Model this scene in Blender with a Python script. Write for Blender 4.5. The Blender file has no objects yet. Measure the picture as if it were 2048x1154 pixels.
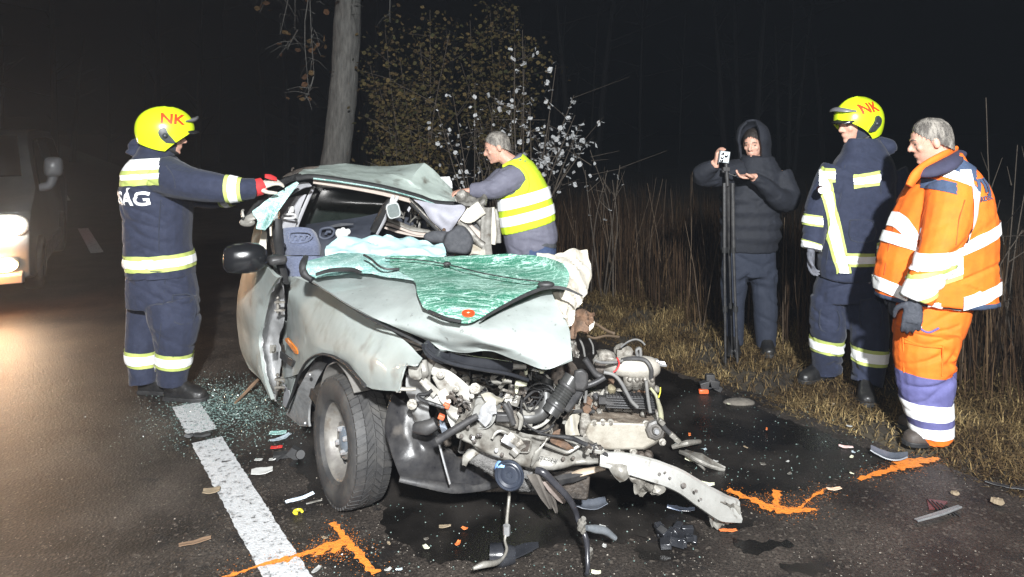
import bpy, bmesh, math, random
from mathutils import Vector, Matrix, noise
from mathutils.bvhtree import BVHTree
random.seed(7)
R = math.radians
sc = bpy.context.scene
COL = sc.collection
# ---------------------------------------------------------------- camera, sky, light, exposure
F, CX, HY, HC = 1400.0, 1024.0, 264.0, 1.68        # focal length, axis and horizon in photo pixels; eye height in metres
cd = bpy.data.cameras.new('camera'); cam = bpy.data.objects.new('camera', cd); COL.objects.link(cam)
cam.location = (0, 0, HC); cam.rotation_euler = (R(90), 0, 0)
cd.sensor_width = 36.0; cd.lens = F / 2048 * 36.0; cd.shift_y = -(577 - HY) / 2048
cd.clip_start = .05; cd.clip_end = 2000
sc.camera = cam
wd = bpy.data.worlds.new('World'); sc.world = wd; wd.use_nodes = True
wn = wd.node_tree.nodes; wl = wd.node_tree.links
sky = wn.new('ShaderNodeTexSky'); sky.sky_type = 'NISHITA'; sky.sun_disc = False
sky.sun_elevation = R(-4); sky.sun_rotation = R(200)
wl.new(sky.outputs[0], wn['Background'].inputs[0]); wn['Background'].inputs[1].default_value = .05
def lamp(kind, name, loc, target, energy, col, size=.05, spot=None, blend=.5):
    d = bpy.data.lights.new(name, kind); d.energy = energy; d.color = col
    o = bpy.data.objects.new(name, d); COL.objects.link(o); o.location = loc
    if kind != 'SUN': d.shadow_soft_size = size
    if spot: d.spot_size = R(spot); d.spot_blend = blend
    if target is not None:
        o.rotation_euler = (Vector(target) - Vector(loc)).to_track_quat('-Z', 'Y').to_euler()
    return o
moon = lamp('SUN', 'moonlight', (0, 0, 20), (6, 14, 0), .004, (.7, .8, 1)); moon.data.angle = R(.5)
# the photographer's flash beside the camera and the work floodlight standing behind it on the verge
lamp('SPOT', 'camera_flash', (-.30, -.45, 2.02), (.1, 4.2, .75), 290, (1, .985, .96), .05, 92, .45)
lamp('SPOT', 'work_floodlight', (.45, -2.6, 3.8), (1.0, 4.3, .6), 6300, (.97, .99, 1), .12, 74, .6)
sc.view_settings.view_transform = 'Standard'; sc.view_settings.look = 'None'
sc.view_settings.exposure = 0; sc.view_settings.gamma = 1; sc.view_settings.use_curve_mapping = False
sc.cycles.use_denoising = True
sc.cycles.max_bounces = 6; sc.cycles.diffuse_bounces = 2; sc.cycles.glossy_bounces = 2
sc.cycles.transmission_bounces = 4; sc.cycles.transparent_max_bounces = 6; sc.cycles.volume_bounces = 0
sc.cycles.caustics_reflective = False; sc.cycles.caustics_refractive = False
sc.cycles.sample_clamp_indirect = 3
# ---------------------------------------------------------------- places: a pixel gives a direction, the plane it touches the distance
def at(px, py, Y): return Vector(((px - CX) * Y / F, Y, HC - (py - HY) * Y / F))
def gnd(px, py, z=0.0): return at(px, py, F * (HC - z) / (py - HY))
CO = Vector((-.725, 3.13)); PH = R(31)
CA = Vector((-math.sin(PH), math.cos(PH))); CB = Vector((math.cos(PH), math.sin(PH)))
def car(a, b, h):
    p = CO + a * CA + b * CB
    return Vector((p.x, p.y, h))
def byb(px, py, b):
    k = (px - CX) / F
    return at(px, py, (CO.dot(CB) + b) / (k * CB.x + CB.y))
def bya(px, py, a):
    k = (px - CX) / F
    return at(px, py, (CO.dot(CA) + a) / (k * CA.x + CA.y))
def crop(x, y, s): return lambda u, v: (x + u / s, y + v / s)
K4 = crop(460, 300, 3.607); K5 = crop(460, 480, 2.061); K6 = crop(780, 480, 4.12)
K7 = crop(760, 640, 3.205); K8 = crop(880, 780, 3.086); K9 = crop(780, 690, 5.496); KE = crop(1120, 640, 4.121)
KM = crop(900, 820, 4.809); KI = crop(730, 330, 5.771); KL = crop(460, 320, 4.808); KD = crop(520, 540, 3.725)
# ---------------------------------------------------------------- materials
MATS = {}
def node(nt, kind, **kw):
    n = nt.nodes.new('ShaderNode' + kind)
    for k, v in kw.items():
        if hasattr(n, k): setattr(n, k, v)
    return n
def mat(name, c1, c2=None, scale=6.0, rough=.6, metal=0.0, bump=0.0, bscale=60.0, c3=None, s3=2.0, t3=(.55, .7),
        rough2=None, spec=.5, coat=0.0, stretch=None, sss=0, sheen=0, contrast=(.35, .65), detail=5):
    if name in MATS: return MATS[name]
    m = bpy.data.materials.new(name); m.use_nodes = True; MATS[name] = m
    nt = m.node_tree; b = nt.nodes['Principled BSDF']; L = nt.links.new
    tc = node(nt, 'TexCoord'); src = tc.outputs['Object']
    if stretch:
        mp = node(nt, 'Mapping'); mp.inputs['Scale'].default_value = stretch; L(src, mp.inputs[0]); src = mp.outputs[0]
    b.inputs['Base Color'].default_value = (*c1, 1); b.inputs['Roughness'].default_value = rough
    b.inputs['Metallic'].default_value = metal; b.inputs['Specular IOR Level'].default_value = spec
    b.inputs['Coat Weight'].default_value = coat
    if sheen: b.inputs['Sheen Weight'].default_value = sheen
    if sss:
        b.inputs['Subsurface Weight'].default_value = sss; b.inputs['Subsurface Radius'].default_value = (.02, .008, .004)
        b.inputs['Subsurface Scale'].default_value = .3
    if c2 is not None:
        n = node(nt, 'TexNoise'); n.inputs['Scale'].default_value = scale; n.inputs['Detail'].default_value = detail
        n.inputs['Roughness'].default_value = .65; L(src, n.inputs['Vector'])
        mr = node(nt, 'MapRange'); mr.inputs[1].default_value, mr.inputs[2].default_value = contrast; L(n.outputs['Fac'], mr.inputs[0])
        mx = node(nt, 'MixRGB'); mx.inputs[1].default_value = (*c1, 1); mx.inputs[2].default_value = (*c2, 1)
        L(mr.outputs[0], mx.inputs[0]); out = mx.outputs[0]
        if rough2 is not None:
            r2 = node(nt, 'MapRange'); r2.inputs[1].default_value, r2.inputs[2].default_value = contrast
            r2.inputs[3].default_value, r2.inputs[4].default_value = rough, rough2
            L(n.outputs['Fac'], r2.inputs[0]); L(r2.outputs[0], b.inputs['Roughness'])
        if c3 is not None:
            n3 = node(nt, 'TexNoise'); n3.inputs['Scale'].default_value = s3; n3.inputs['Detail'].default_value = 8; L(src, n3.inputs['Vector'])
            m3 = node(nt, 'MapRange'); m3.inputs[1].default_value, m3.inputs[2].default_value = t3; L(n3.outputs['Fac'], m3.inputs[0])
            x3 = node(nt, 'MixRGB'); x3.inputs[2].default_value = (*c3, 1); L(out, x3.inputs[1]); L(m3.outputs[0], x3.inputs[0]); out = x3.outputs[0]
        L(out, b.inputs['Base Color'])
    if bump:
        n2 = node(nt, 'TexNoise'); n2.inputs['Scale'].default_value = bscale; n2.inputs['Detail'].default_value = 4; L(src, n2.inputs['Vector'])
        bp = node(nt, 'Bump'); bp.inputs['Strength'].default_value = bump; bp.inputs['Distance'].default_value = .01
        L(n2.outputs['Fac'], bp.inputs['Height']); L(bp.outputs[0], b.inputs['Normal'])
    return m
def emit(name, col, s):
    if name in MATS: return MATS[name]
    m = bpy.data.materials.new(name); m.use_nodes = True; MATS[name] = m
    b = m.node_tree.nodes['Principled BSDF']; b.inputs['Base Color'].default_value = (*col, 1)
    b.inputs['Emission Color'].default_value = (*col, 1); b.inputs['Emission Strength'].default_value = s
    return m
def shattered(name, dark, pale, along, amount, fine=110, crushed=None):
    # laminated glass gone white along its cracks: long fracture streaks, branching lines and crazed crumbs
    m = bpy.data.materials.new(name); m.use_nodes = True; MATS[name] = m
    nt = m.node_tree; b = nt.nodes['Principled BSDF']; L = nt.links.new
    tc = node(nt, 'TexCoord')
    def streak(rot, scl, width, sc0):
        mp = node(nt, 'Mapping'); mp.inputs['Rotation'].default_value = rot; mp.inputs['Scale'].default_value = scl; L(tc.outputs['Object'], mp.inputs[0])
        n = node(nt, 'TexNoise'); n.inputs['Scale'].default_value = sc0; n.inputs['Detail'].default_value = 3; n.inputs['Distortion'].default_value = .6; L(mp.outputs[0], n.inputs['Vector'])
        s1 = node(nt, 'Math', operation='SUBTRACT'); L(n.outputs['Fac'], s1.inputs[0]); s1.inputs[1].default_value = .5
        s2 = node(nt, 'Math', operation='ABSOLUTE'); L(s1.outputs[0], s2.inputs[0])
        r = node(nt, 'MapRange'); r.inputs[1].default_value = 0; r.inputs[2].default_value = width; r.inputs[3].default_value = 1; r.inputs[4].default_value = 0; L(s2.outputs[0], r.inputs[0]); return r.outputs[0]
    def mx_(a, c, op='MAXIMUM'):
        q = node(nt, 'Math', operation=op); L(a, q.inputs[0]); L(c, q.inputs[1]) if not isinstance(c, float) else setattr(q.inputs[1], 'default_value', c); return q.outputs[0]
    f = mx_(streak((0, 0, R(8)), (along, 1, 1), .030, 26), streak((0, 0, R(-14)), (along * .8, 1, 1), .022, 19))
    f = mx_(f, mx_(streak((0, 0, R(30)), (.35, 1, 1), .018, 11), .8, 'MULTIPLY'))
    v2 = node(nt, 'TexVoronoi'); v2.feature = 'DISTANCE_TO_EDGE'; v2.inputs['Scale'].default_value = fine; L(tc.outputs['Object'], v2.inputs['Vector'])
    e2 = node(nt, 'MapRange'); e2.inputs[1].default_value = .0; e2.inputs[2].default_value = .16; e2.inputs[3].default_value = .75; e2.inputs[4].default_value = 0; L(v2.outputs[0], e2.inputs[0])
    cl = node(nt, 'TexNoise'); cl.inputs['Scale'].default_value = 4.2; cl.inputs['Detail'].default_value = 7; L(tc.outputs['Object'], cl.inputs['Vector'])
    cm = node(nt, 'MapRange'); cm.inputs[1].default_value, cm.inputs[2].default_value = amount; L(cl.outputs['Fac'], cm.inputs[0])
    f = mx_(f, mx_(e2.outputs[0], cm.outputs[0], 'MULTIPLY')); f = mx_(f, mx_(e2.outputs[0], .42, 'MULTIPLY')); f = mx_(f, mx_(cm.outputs[0], .55, 'MULTIPLY'))
    if crushed:                                                    # glass ground to white where the far corner was crushed
        sx = node(nt, 'SeparateXYZ'); L(tc.outputs['Object'], sx.inputs[0]); cr = node(nt, 'MapRange'); cr.inputs[1].default_value, cr.inputs[2].default_value = crushed; cr.inputs[4].default_value = .8; L(sx.outputs[0], cr.inputs[0])
        f = mx_(f, mx_(mx_(cr.outputs[0], cl.outputs['Fac'], 'MULTIPLY'), 1.7, 'MULTIPLY'))
    g = node(nt, 'TexNoise'); g.inputs['Scale'].default_value = 190; L(tc.outputs['Object'], g.inputs['Vector'])
    gr = node(nt, 'MapRange'); gr.inputs[1].default_value = .3; gr.inputs[2].default_value = .62; gr.inputs[3].default_value = .25; gr.inputs[4].default_value = 1.2; L(g.outputs['Fac'], gr.inputs[0])
    fac = mx_(f, gr.outputs[0], 'MULTIPLY')
    mx = node(nt, 'MixRGB'); mx.inputs[1].default_value = (*dark, 1); mx.inputs[2].default_value = (*pale, 1); mx.use_clamp = True; L(fac, mx.inputs[0])
    L(mx.outputs[0], b.inputs['Base Color']); b.inputs['Roughness'].default_value = .3
    bp = node(nt, 'Bump'); bp.inputs['Strength'].default_value = .35; bp.inputs['Distance'].default_value = .005; L(f, bp.inputs['Height']); L(bp.outputs[0], b.inputs['Normal'])
    return m
paint = mat('silver_green_paint', (.40, .44, .42), (.33, .36, .34), 5, .42, .05, .05, 60, c3=(.15, .12, .09), s3=7.0, t3=(.58, .82), coat=.2, rough2=.55)
paint_hood = mat('dusty_silver_paint', (.355, .39, .375), (.275, .30, .288), 5, .42, .12, .08, 40, c3=(.06, .052, .045), s3=45.0, t3=(.64, .76), coat=.2)
paint_roof = mat('dirty_roof_paint', (.46, .53, .49), (.36, .42, .38), 7, .42, .05, .12, 50, c3=(.10, .085, .065), s3=9.0, t3=(.56, .78))
cream = mat('cream_torn_panel', (.62, .59, .52), (.46, .42, .34), 7, .55, 0, .3, 30, c3=(.33, .22, .10), s3=6, t3=(.6, .78))
bare = mat('bare_pressed_steel', (.30, .29, .265), (.15, .14, .12), 12, .40, .35, .2, 50, c3=(.06, .05, .04), s3=16, t3=(.50, .72), rough2=.6)
white_steel = mat('white_primed_steel', (.31, .30, .272), (.15, .14, .122), 13, .45, .15, .15, 40, c3=(.10, .08, .06), s3=30, t3=(.58, .76))
rust = mat('rusty_steel', (.15, .085, .05), (.07, .045, .03), 30, .8, .1, .4, 90)
blackp = mat('black_plastic', (.022, .022, .024), (.045, .043, .042), 14, .38, 0, .1, 60, rough2=.6)
rubber = mat('black_rubber', (.016, .016, .017), (.03, .03, .03), 20, .55)
dirtblk = mat('dusty_black_plastic', (.016, .016, .018), (.045, .043, .042), 8, .26, 0, .25, 24, c3=(.14, .125, .11), s3=9, t3=(.6, .85), rough2=.5)
tyre_m = mat('tyre_rubber', (.026, .026, .027), (.05, .048, .046), 14, .62, 0, .15, 90, c3=(.085, .08, .072), s3=7, t3=(.52, .8))
rim_m = mat('dusty_steel_wheel', (.22, .21, .19), (.14, .13, .12), 18, .5, .2, .1, 60, c3=(.10, .075, .05), s3=16, t3=(.58, .76))
chrome = mat('bright_steel', (.62, .63, .65), (.5, .5, .5), 20, .28, .7)
alu = mat('cast_aluminium', (.31, .293, .262), (.15, .137, .115), 22, .5, .3, .5, 80, c3=(.055, .043, .034), s3=20, t3=(.48, .70), rough2=.65)
rocker_m = mat('pale_rocker_cover', (.37, .345, .295), (.25, .228, .187), 9, .5, .1, .2, 50, c3=(.13, .09, .065), s3=9, t3=(.56, .80))
grime = mat('oily_grime', (.028, .024, .021), (.075, .06, .048), 22, .42, .1, .6, 70, rough2=.7)
inner = mat('dark_navy_trim', (.022, .026, .038), (.038, .044, .06), 12, .7)
greytrim = mat('light_grey_trim', (.42, .42, .44), (.33, .33, .35), 8, .6, 0, .1, 60)
beige = mat('pinkish_headliner', (.52, .44, .38), (.42, .36, .32), 12, .7)
seatm = mat('blue_seat_fabric', (.075, .09, .15), (.135, .155, .225), 70, .9, 0, .5, 140, sheen=.3, stretch=(1, 1, 2.2))
charcoal = mat('charcoal_fabric', (.055, .058, .066), (.085, .087, .095), 30, .9, 0, .3, 120)
sheetm = mat('pale_cyan_sheet', (.40, .60, .62), (.47, .68, .70), 5, .75, 0, .1, 30, sss=0)
glass_main = shattered('shattered_green_windscreen', (.010, .13, .075), (.50, .72, .64), .16, (.42, .74), crushed=(.02, .42))
glass_pale = shattered('shattered_pale_glass', (.05, .24, .205), (.74, .93, .89), .5, (.33, .60), 90)
darkglass = mat('dark_rear_glass', (.010, .014, .012), (.022, .028, .024), 3, .22)
amber = mat('amber_lens', (.85, .26, .02), (.6, .16, .01), 60, .25)
navy = mat('navy_fire_cloth', (.012, .017, .039), (.018, .024, .051), 24, .85, 0, .35, 55, sheen=.08, detail=2)
navy_dk = mat('dark_navy_cloth', (.014, .019, .034), (.021, .026, .044), 24, .85, 0, .35, 55, sheen=.15, detail=2)
blackcloth = mat('black_quilted_cloth', (.007, .0085, .0135), (.011, .013, .02), 20, .8, 0, .3, 45)
tape = mat('silver_reflective_tape', (.96, .97, .97), None, rough=.5, spec=.3)
limetape = mat('lime_tape_edge', (.50, .58, .16), (.43, .50, .14), 30, .7)
lime = mat('lime_yellow_cloth', (.62, .83, .03), (.55, .74, .03), 14, .8, 0, .2, 30)
helmet_m = mat('fluorescent_yellow_helmet', (.72, .92, .02), (.66, .86, .02), 6, .28, coat=.4)
orange = mat('fluorescent_orange_cloth', (.95, .19, .012), (.85, .15, .012), 9, .8, 0, .3, 26)
steelblue = mat('steel_blue_cloth', (.055, .085, .155), (.042, .065, .12), 20, .85, 0, .3, 60)
violet = mat('violet_blue_cloth', (.13, .13, .31), (.10, .10, .25), 12, .85, 0, .3, 30)
grey_jkt = mat('grey_violet_quilt', (.155, .155, .20), (.125, .125, .165), 14, .75, 0, .2, 30)
denim = mat('blue_denim', (.04, .065, .14), (.06, .09, .175), 60, .9, 0, .3, 120)
skin = mat('skin', (.62, .36, .27), (.54, .29, .21), 14, .55, sss=.12)
hair_grey = mat('grey_hair', (.30, .275, .24), (.10, .09, .08), 34, .75, 0, .8, 190, stretch=(1, 1, .35), contrast=(.4, .6))
gloveg = mat('grey_glove', (.15, .155, .18), (.10, .105, .125), 40, .85, 0, .3, 90)
gloved = mat('dark_work_glove', (.035, .04, .052), (.055, .06, .075), 40, .7, 0, .3, 90)
glove_r = mat('red_glove_cloth', (.62, .03, .03), (.5, .025, .03), 30, .8)
glove_w = mat('pale_glove_leather', (.56, .52, .46), (.40, .36, .30), 30, .8, 0, .3, 60)
boot_m = mat('black_leather_boot', (.012, .012, .013), (.022, .021, .02), 18, .4, 0, .2, 60)
redmark = mat('red_print', (.72, .07, .012), (.62, .05, .01), 30, .5)
# ---------------------------------------------------------------- mesh building
def catmull(pts, k):
    if k <= 1 or len(pts) < 3: return [Vector(p) for p in pts]
    out = []; n = len(pts); P = [Vector(p) for p in pts]
    for i in range(n - 1):
        p0 = P[i - 1] if i else P[0] * 2 - P[1]
        p1, p2 = P[i], P[i + 1]
        p3 = P[i + 2] if i + 2 < n else P[-1] * 2 - P[-2]
        for j in range(k):
            t = j / k
            out.append(.5 * ((2 * p1) + (p2 - p0) * t + (2 * p0 - 5 * p1 + 4 * p2 - p3) * t * t + (3 * p1 - p0 - 3 * p2 + p3) * t ** 3))
    out.append(P[-1]); return out
def straight(pts, k):
    P = [Vector(p) for p in pts]; out = []
    for a, b in zip(P, P[1:]): out += [a.lerp(b, j / k) for j in range(k)]
    return out + [P[-1]]
def lerp_list(vals, n):
    if not isinstance(vals, (list, tuple)): return [vals] * n
    out = []
    for i in range(n):
        t = i / max(1, n - 1) * (len(vals) - 1); k = min(int(t), len(vals) - 2) if len(vals) > 1 else 0
        out.append(vals[k] + (vals[min(k + 1, len(vals) - 1)] - vals[k]) * (t - k))
    return out
class M:
    def __init__(s): s.v = []; s.f = []; s.m = []; s.cur = 0
    def add(s, vs, fs):
        o = len(s.v); s.v += [Vector(v) for v in vs]; s.f += [[i + o for i in f] for f in fs]; s.m += [s.cur] * len(fs); return s
    def loft(s, rings, cap=True):
        n = len(rings[0]); vs = [v for r in rings for v in r]; fs = []
        for i in range(len(rings) - 1):
            for j in range(n):
                k = (j + 1) % n
                fs.append([i * n + j, i * n + k, (i + 1) * n + k, (i + 1) * n + j])
        if cap: fs.append(list(range(n))[::-1]); fs.append([(len(rings) - 1) * n + j for j in range(n)])
        return s.add(vs, fs)
    def tube(s, pts, rad, n=8, k=1, cap=True, flat=1.0):
        P = catmull(pts, k); rr = lerp_list(rad, len(P)); rings = []; x = None
        for i, p in enumerate(P):
            t = (P[min(i + 1, len(P) - 1)] - P[max(i - 1, 0)])
            t = t.normalized() if t.length > 1e-9 else Vector((0, 0, 1))
            if x is None: x = t.orthogonal().normalized()
            else:
                x = x - t * x.dot(t); x = x.normalized() if x.length > 1e-6 else t.orthogonal().normalized()
            y = t.cross(x)
            rings.append([p + rr[i] * (math.cos(2 * math.pi * j / n) * x + flat * math.sin(2 * math.pi * j / n) * y) for j in range(n)])
        return s.loft(rings, cap)
    def lathe(s, prof, org, axis, n=24, cap=True, up=None):
        axis = Vector(axis).normalized(); x = (Vector(up) - axis * axis.dot(Vector(up))).normalized() if up else axis.orthogonal().normalized(); y = axis.cross(x); org = Vector(org)
        rings = [[org + axis * h + r * (math.cos(2 * math.pi * j / n) * x + math.sin(2 * math.pi * j / n) * y) for j in range(n)] for r, h in prof]
        return s.loft(rings, cap)
    def box(s, c, size, rot=None, taper=1.0):
        c = Vector(c); rot = rot or Matrix.Identity(3); vs = []
        for z in (-1, 1):
            for x, y in ((-1, -1), (1, -1), (1, 1), (-1, 1)):
                k = taper if z > 0 else 1
                vs.append(c + rot @ Vector((x * size[0] / 2 * k, y * size[1] / 2 * k, z * size[2] / 2)))
        return s.add(vs, [[3, 2, 1, 0], [4, 5, 6, 7], [0, 1, 5, 4], [1, 2, 6, 5], [2, 3, 7, 6], [3, 0, 4, 7]])
    def blob(s, c, r, rot=None, nu=14, nv=9):
        c = Vector(c); r = r if hasattr(r, '__len__') else (r, r, r); rot = rot or Matrix.Identity(3); rings = []
        for i in range(1, nv):
            a = math.pi * i / nv - math.pi / 2
            rings.append([c + rot @ Vector((r[0] * math.cos(a) * math.cos(2 * math.pi * j / nu), r[1] * math.cos(a) * math.sin(2 * math.pi * j / nu), r[2] * math.sin(a))) for j in range(nu)])
        return s.loft(rings)
    def poly(s, pts, depth):
        P = [Vector(p) for p in pts]; n = len(P); d = Vector(depth)
        return s.add(P + [p + d for p in P], [list(range(n)), list(range(n, 2 * n))[::-1]] + [[i, i + n, (i + 1) % n + n, (i + 1) % n] for i in range(n)])
    def grid(s, rows, k=4, thick=.004, amp=0.0, fr=6.0, ridge=0.0, seed=0.0, kv=None, lin=False):
        fn = straight if lin else catmull
        rows = [fn(r, k) for r in rows]
        cols = [fn(c, kv or k) for c in zip(*rows)]; G = [list(r) for r in zip(*cols)]
        nr, nc = len(G), len(G[0]); N = [[None] * nc for _ in range(nr)]
        def nrm():
            for i in range(nr):
                for j in range(nc):
                    du = G[min(i + 1, nr - 1)][j] - G[max(i - 1, 0)][j]; dv = G[i][min(j + 1, nc - 1)] - G[i][max(j - 1, 0)]
                    c = du.cross(dv); N[i][j] = c.normalized() if c.length > 1e-12 else Vector((0, 0, 1))
        nrm()
        if amp or ridge:
            off = Vector((seed, seed * 1.7, -seed))
            for i in range(nr):
                for j in range(nc):
                    p = G[i][j] * fr + off
                    d = amp * noise.noise(p) + amp * .5 * noise.noise(p * 2.3)
                    if ridge: d += ridge * (abs(noise.noise(p * .8 + Vector((9, 0, 0)))) * 2 - .5)
                    G[i][j] = G[i][j] + N[i][j] * d
            nrm()
        vs = [G[i][j] for i in range(nr) for j in range(nc)] + [G[i][j] - N[i][j] * thick for i in range(nr) for j in range(nc)]
        o = nr * nc; fs = []
        for i in range(nr - 1):
            for j in range(nc - 1):
                a = i * nc + j
                fs.append([a, a + 1, a + nc + 1, a + nc]); fs.append([o + a, o + a + nc, o + a + nc + 1, o + a + 1])
        edge = [i for i in range(nc)] + [r * nc + nc - 1 for r in range(1, nr)] + [(nr - 1) * nc + c for c in range(nc - 2, -1, -1)] + [r * nc for r in range(nr - 2, 0, -1)]
        for a, b in zip(edge, edge[1:] + edge[:1]): fs.append([a, a + o, b + o, b])
        return s.add(vs, fs)
    def ribbon(s, pts, width, thick, up=(0, 0, 1), k=4):
        # a strip of sheet metal along pts with turned-down edges
        P = catmull(pts, k); W = lerp_list(width, len(P)); up = Vector(up); rings = []
        for i, p in enumerate(P):
            t = (P[min(i + 1, len(P) - 1)] - P[max(i - 1, 0)]).normalized(); sd = t.cross(up).normalized(); n = sd.cross(t); w = W[i] / 2
            prof = [(-1, -.35), (-1, 0), (-.72, .22), (-.3, .1), (.3, .1), (.72, .22), (1, 0), (1, -.35), (.9, -.35), (.85, -.1), (-.85, -.1), (-.9, -.35)]
            rings.append([p + sd * a * w + n * b * thick for a, b in prof])
        return s.loft(rings)
    def mesh(s, name='m'):
        me = bpy.data.meshes.new(name); me.from_pydata([v[:] for v in s.v], [], s.f); return me
    def obj(s, name, material, parent=None, smooth=45, bevel=0.0, seg=2, label=None, fixn=True):
        me = s.mesh(name)
        if fixn:
            bm = bmesh.new(); bm.from_mesh(me); bmesh.ops.recalc_face_normals(bm, faces=bm.faces); bm.to_mesh(me); bm.free()
        mats = material if isinstance(material, (list, tuple)) else [material]
        for x in mats: me.materials.append(x)
        if len(mats) > 1: me.polygons.foreach_set('material_index', s.m)
        return finish(name, me, parent, smooth, bevel, seg, label)
def finish(name, me, parent=None, smooth=45, bevel=0.0, seg=2, label=None):
    if smooth:
        me.polygons.foreach_set('use_smooth', [True] * len(me.polygons))
        if smooth < 180: me.set_sharp_from_angle(angle=R(smooth))
    o = bpy.data.objects.new(name, me); COL.objects.link(o); attach(o, parent)
    if bevel:
        b = o.modifiers.new('bevel', 'BEVEL'); b.width = bevel; b.segments = seg; b.limit_method = 'ANGLE'; b.angle_limit = R(35)
    if label: o['label'] = label
    return o
def attach(o, parent):
    if parent is not None:
        o.parent = parent
        if parent.type == 'EMPTY': o.matrix_parent_inverse = Matrix.Translation(-Vector(parent.location))
def thing(name, label, cat, loc, group=None):
    o = bpy.data.objects.new(name, None); COL.objects.link(o); o.location = loc; o.empty_display_size = .2
    return tag(o, label, cat, group)
def tag(o, label, cat, group=None):
    o['label'] = label; o['category'] = cat
    if group: o['group'] = group
    return o
def struct(o, kind='structure', label=None, cat=None):
    o['kind'] = kind
    if label: o['label'] = label
    if cat: o['category'] = cat
    return o
def fuse(m, voxel, smooth=2, wr=0.0, wf=9.0, wz=1.0, name='fused'):
    # one continuous skin round overlapping volumes, smoothed, then creased like cloth
    me = m.mesh(); o = bpy.data.objects.new('tmp', me); COL.objects.link(o)
    r = o.modifiers.new('r', 'REMESH'); r.mode = 'VOXEL'; r.voxel_size = voxel; r.adaptivity = 0
    if smooth: q = o.modifiers.new('s', 'SMOOTH'); q.factor = .5; q.iterations = smooth
    dg = bpy.context.evaluated_depsgraph_get(); out = bpy.data.meshes.new_from_object(o.evaluated_get(dg)); out.name = name
    bpy.data.objects.remove(o); bpy.data.meshes.remove(me)
    if wr:
        ns = [v.normal.copy() for v in out.vertices]
        for v, n in zip(out.vertices, ns):
            p = Vector((v.co.x * wf, v.co.y * wf, v.co.z * wf * wz))
            g = max(0.0, noise.noise(p * .45 + Vector((1, 4, 9))) + .25); s_ = math.copysign(1, noise.noise(p * .3)); q = Vector((p.x * .5 + p.z * .3 * s_, p.y * .5, p.z * 1.2 + p.x * .5 * s_))
            c1 = noise.noise(q * 1.15 + Vector((3, 7, 1))) / .15
            v.co += n * wr * (.8 * noise.noise(p * .7) - 1.8 * g * math.exp(-c1 * c1) + .15 * noise.noise(p * 3.3))
    out.materials.clear(); return out
def skin_obj(name, me, material, parent, label=None):
    me = me.copy() if me.users else me
    me.materials.clear(); me.materials.append(material); me.update()
    return finish(name, me, parent, 180, label=label)
def band(me, cuts, keep=None, off=.005, name='stripe', material=None, parent=None, thick=.003):
    # cut a strip out of a garment's own surface and lay it a few millimetres proud
    bm = bmesh.new(); bm.from_mesh(me)
    for co, no in cuts:
        bmesh.ops.bisect_plane(bm, geom=bm.verts[:] + bm.edges[:] + bm.faces[:], plane_co=co, plane_no=no, clear_outer=True)
    if keep:
        bad = [f for f in bm.faces if not keep(f.calc_center_median(), f.normal)]
        bmesh.ops.delete(bm, geom=bad, context='FACES')
    if not bm.faces: bm.free(); return None
    bm.normal_update()
    ns = {v: v.normal.copy() for v in bm.verts}
    for v in bm.verts: v.co += ns[v] * off
    res = None; seen = set(); comps = []
    for f in bm.faces:                                             # every separate piece of tape is a part of its own
        if f in seen: continue
        st = [f]; seen.add(f); comp = []
        while st:
            g = st.pop(); comp.append(g)
            for e in g.edges:
                for h in e.link_faces:
                    if h not in seen: seen.add(h); st.append(h)
        comps.append(comp)
    for comp in comps:
        if len(comp) < 8: continue
        ids = {}; fs = []
        for g in comp: fs.append([ids.setdefault(v, len(ids)) for v in g.verts])
        out = bpy.data.meshes.new(name); out.from_pydata([v.co[:] for v in ids], [], fs); out.materials.append(material); res = finish(name, out, parent, 180)
    bm.free(); return res
def slab(c, n, w):
    # two opposite half-spaces that leave a strip of width w centred on c across n
    c = Vector(c); n = Vector(n).normalized()
    return [(c + n * w / 2, n), (c - n * w / 2, -n)]
def bvh_of(me):
    return BVHTree.FromPolygons([v.co for v in me.vertices], [p.vertices[:] for p in me.polygons])
def lettering(txt, size, org, right, up, target, material, parent, name='lettering', xs=1.0, bold=0.0, off=.006, ext=0):
    cu = bpy.data.curves.new('t', 'FONT'); cu.body = txt; cu.size = size; cu.align_x = 'CENTER'; cu.align_y = 'CENTER'; cu.offset = bold; cu.resolution_u = 3
    o = bpy.data.objects.new('t', cu); COL.objects.link(o)
    dg = bpy.context.evaluated_depsgraph_get(); me = bpy.data.meshes.new_from_object(o.evaluated_get(dg)); bpy.data.objects.remove(o)
    bm = bmesh.new(); bm.from_mesh(me); bmesh.ops.triangulate(bm, faces=bm.faces); bmesh.ops.remove_doubles(bm, verts=bm.verts, dist=1e-5)
    for _ in range(2):
        es = [e for e in bm.edges if e.calc_length() > size * .12]
        if es: bmesh.ops.subdivide_edges(bm, edges=es, cuts=1); bmesh.ops.triangulate(bm, faces=bm.faces)
    r = Vector(right).normalized(); u = Vector(up); u = (u - r * u.dot(r)).normalized(); n = r.cross(u); bad = []
    for v in bm.verts:
        w = Vector(org) + r * v.co.x * xs + u * v.co.y
        if target is None: v.co = w; continue
        h = target.ray_cast(w + n * .5, -n, 1.0)
        if h[0] is None: bad.append(v)
        else: v.co = h[0] + n * off
    bmesh.ops.delete(bm, geom=bad, context='VERTS')
    bm.to_mesh(me); bm.free(); me.materials.clear(); me.materials.append(material)
    return finish(name, me, parent, 0)
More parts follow.
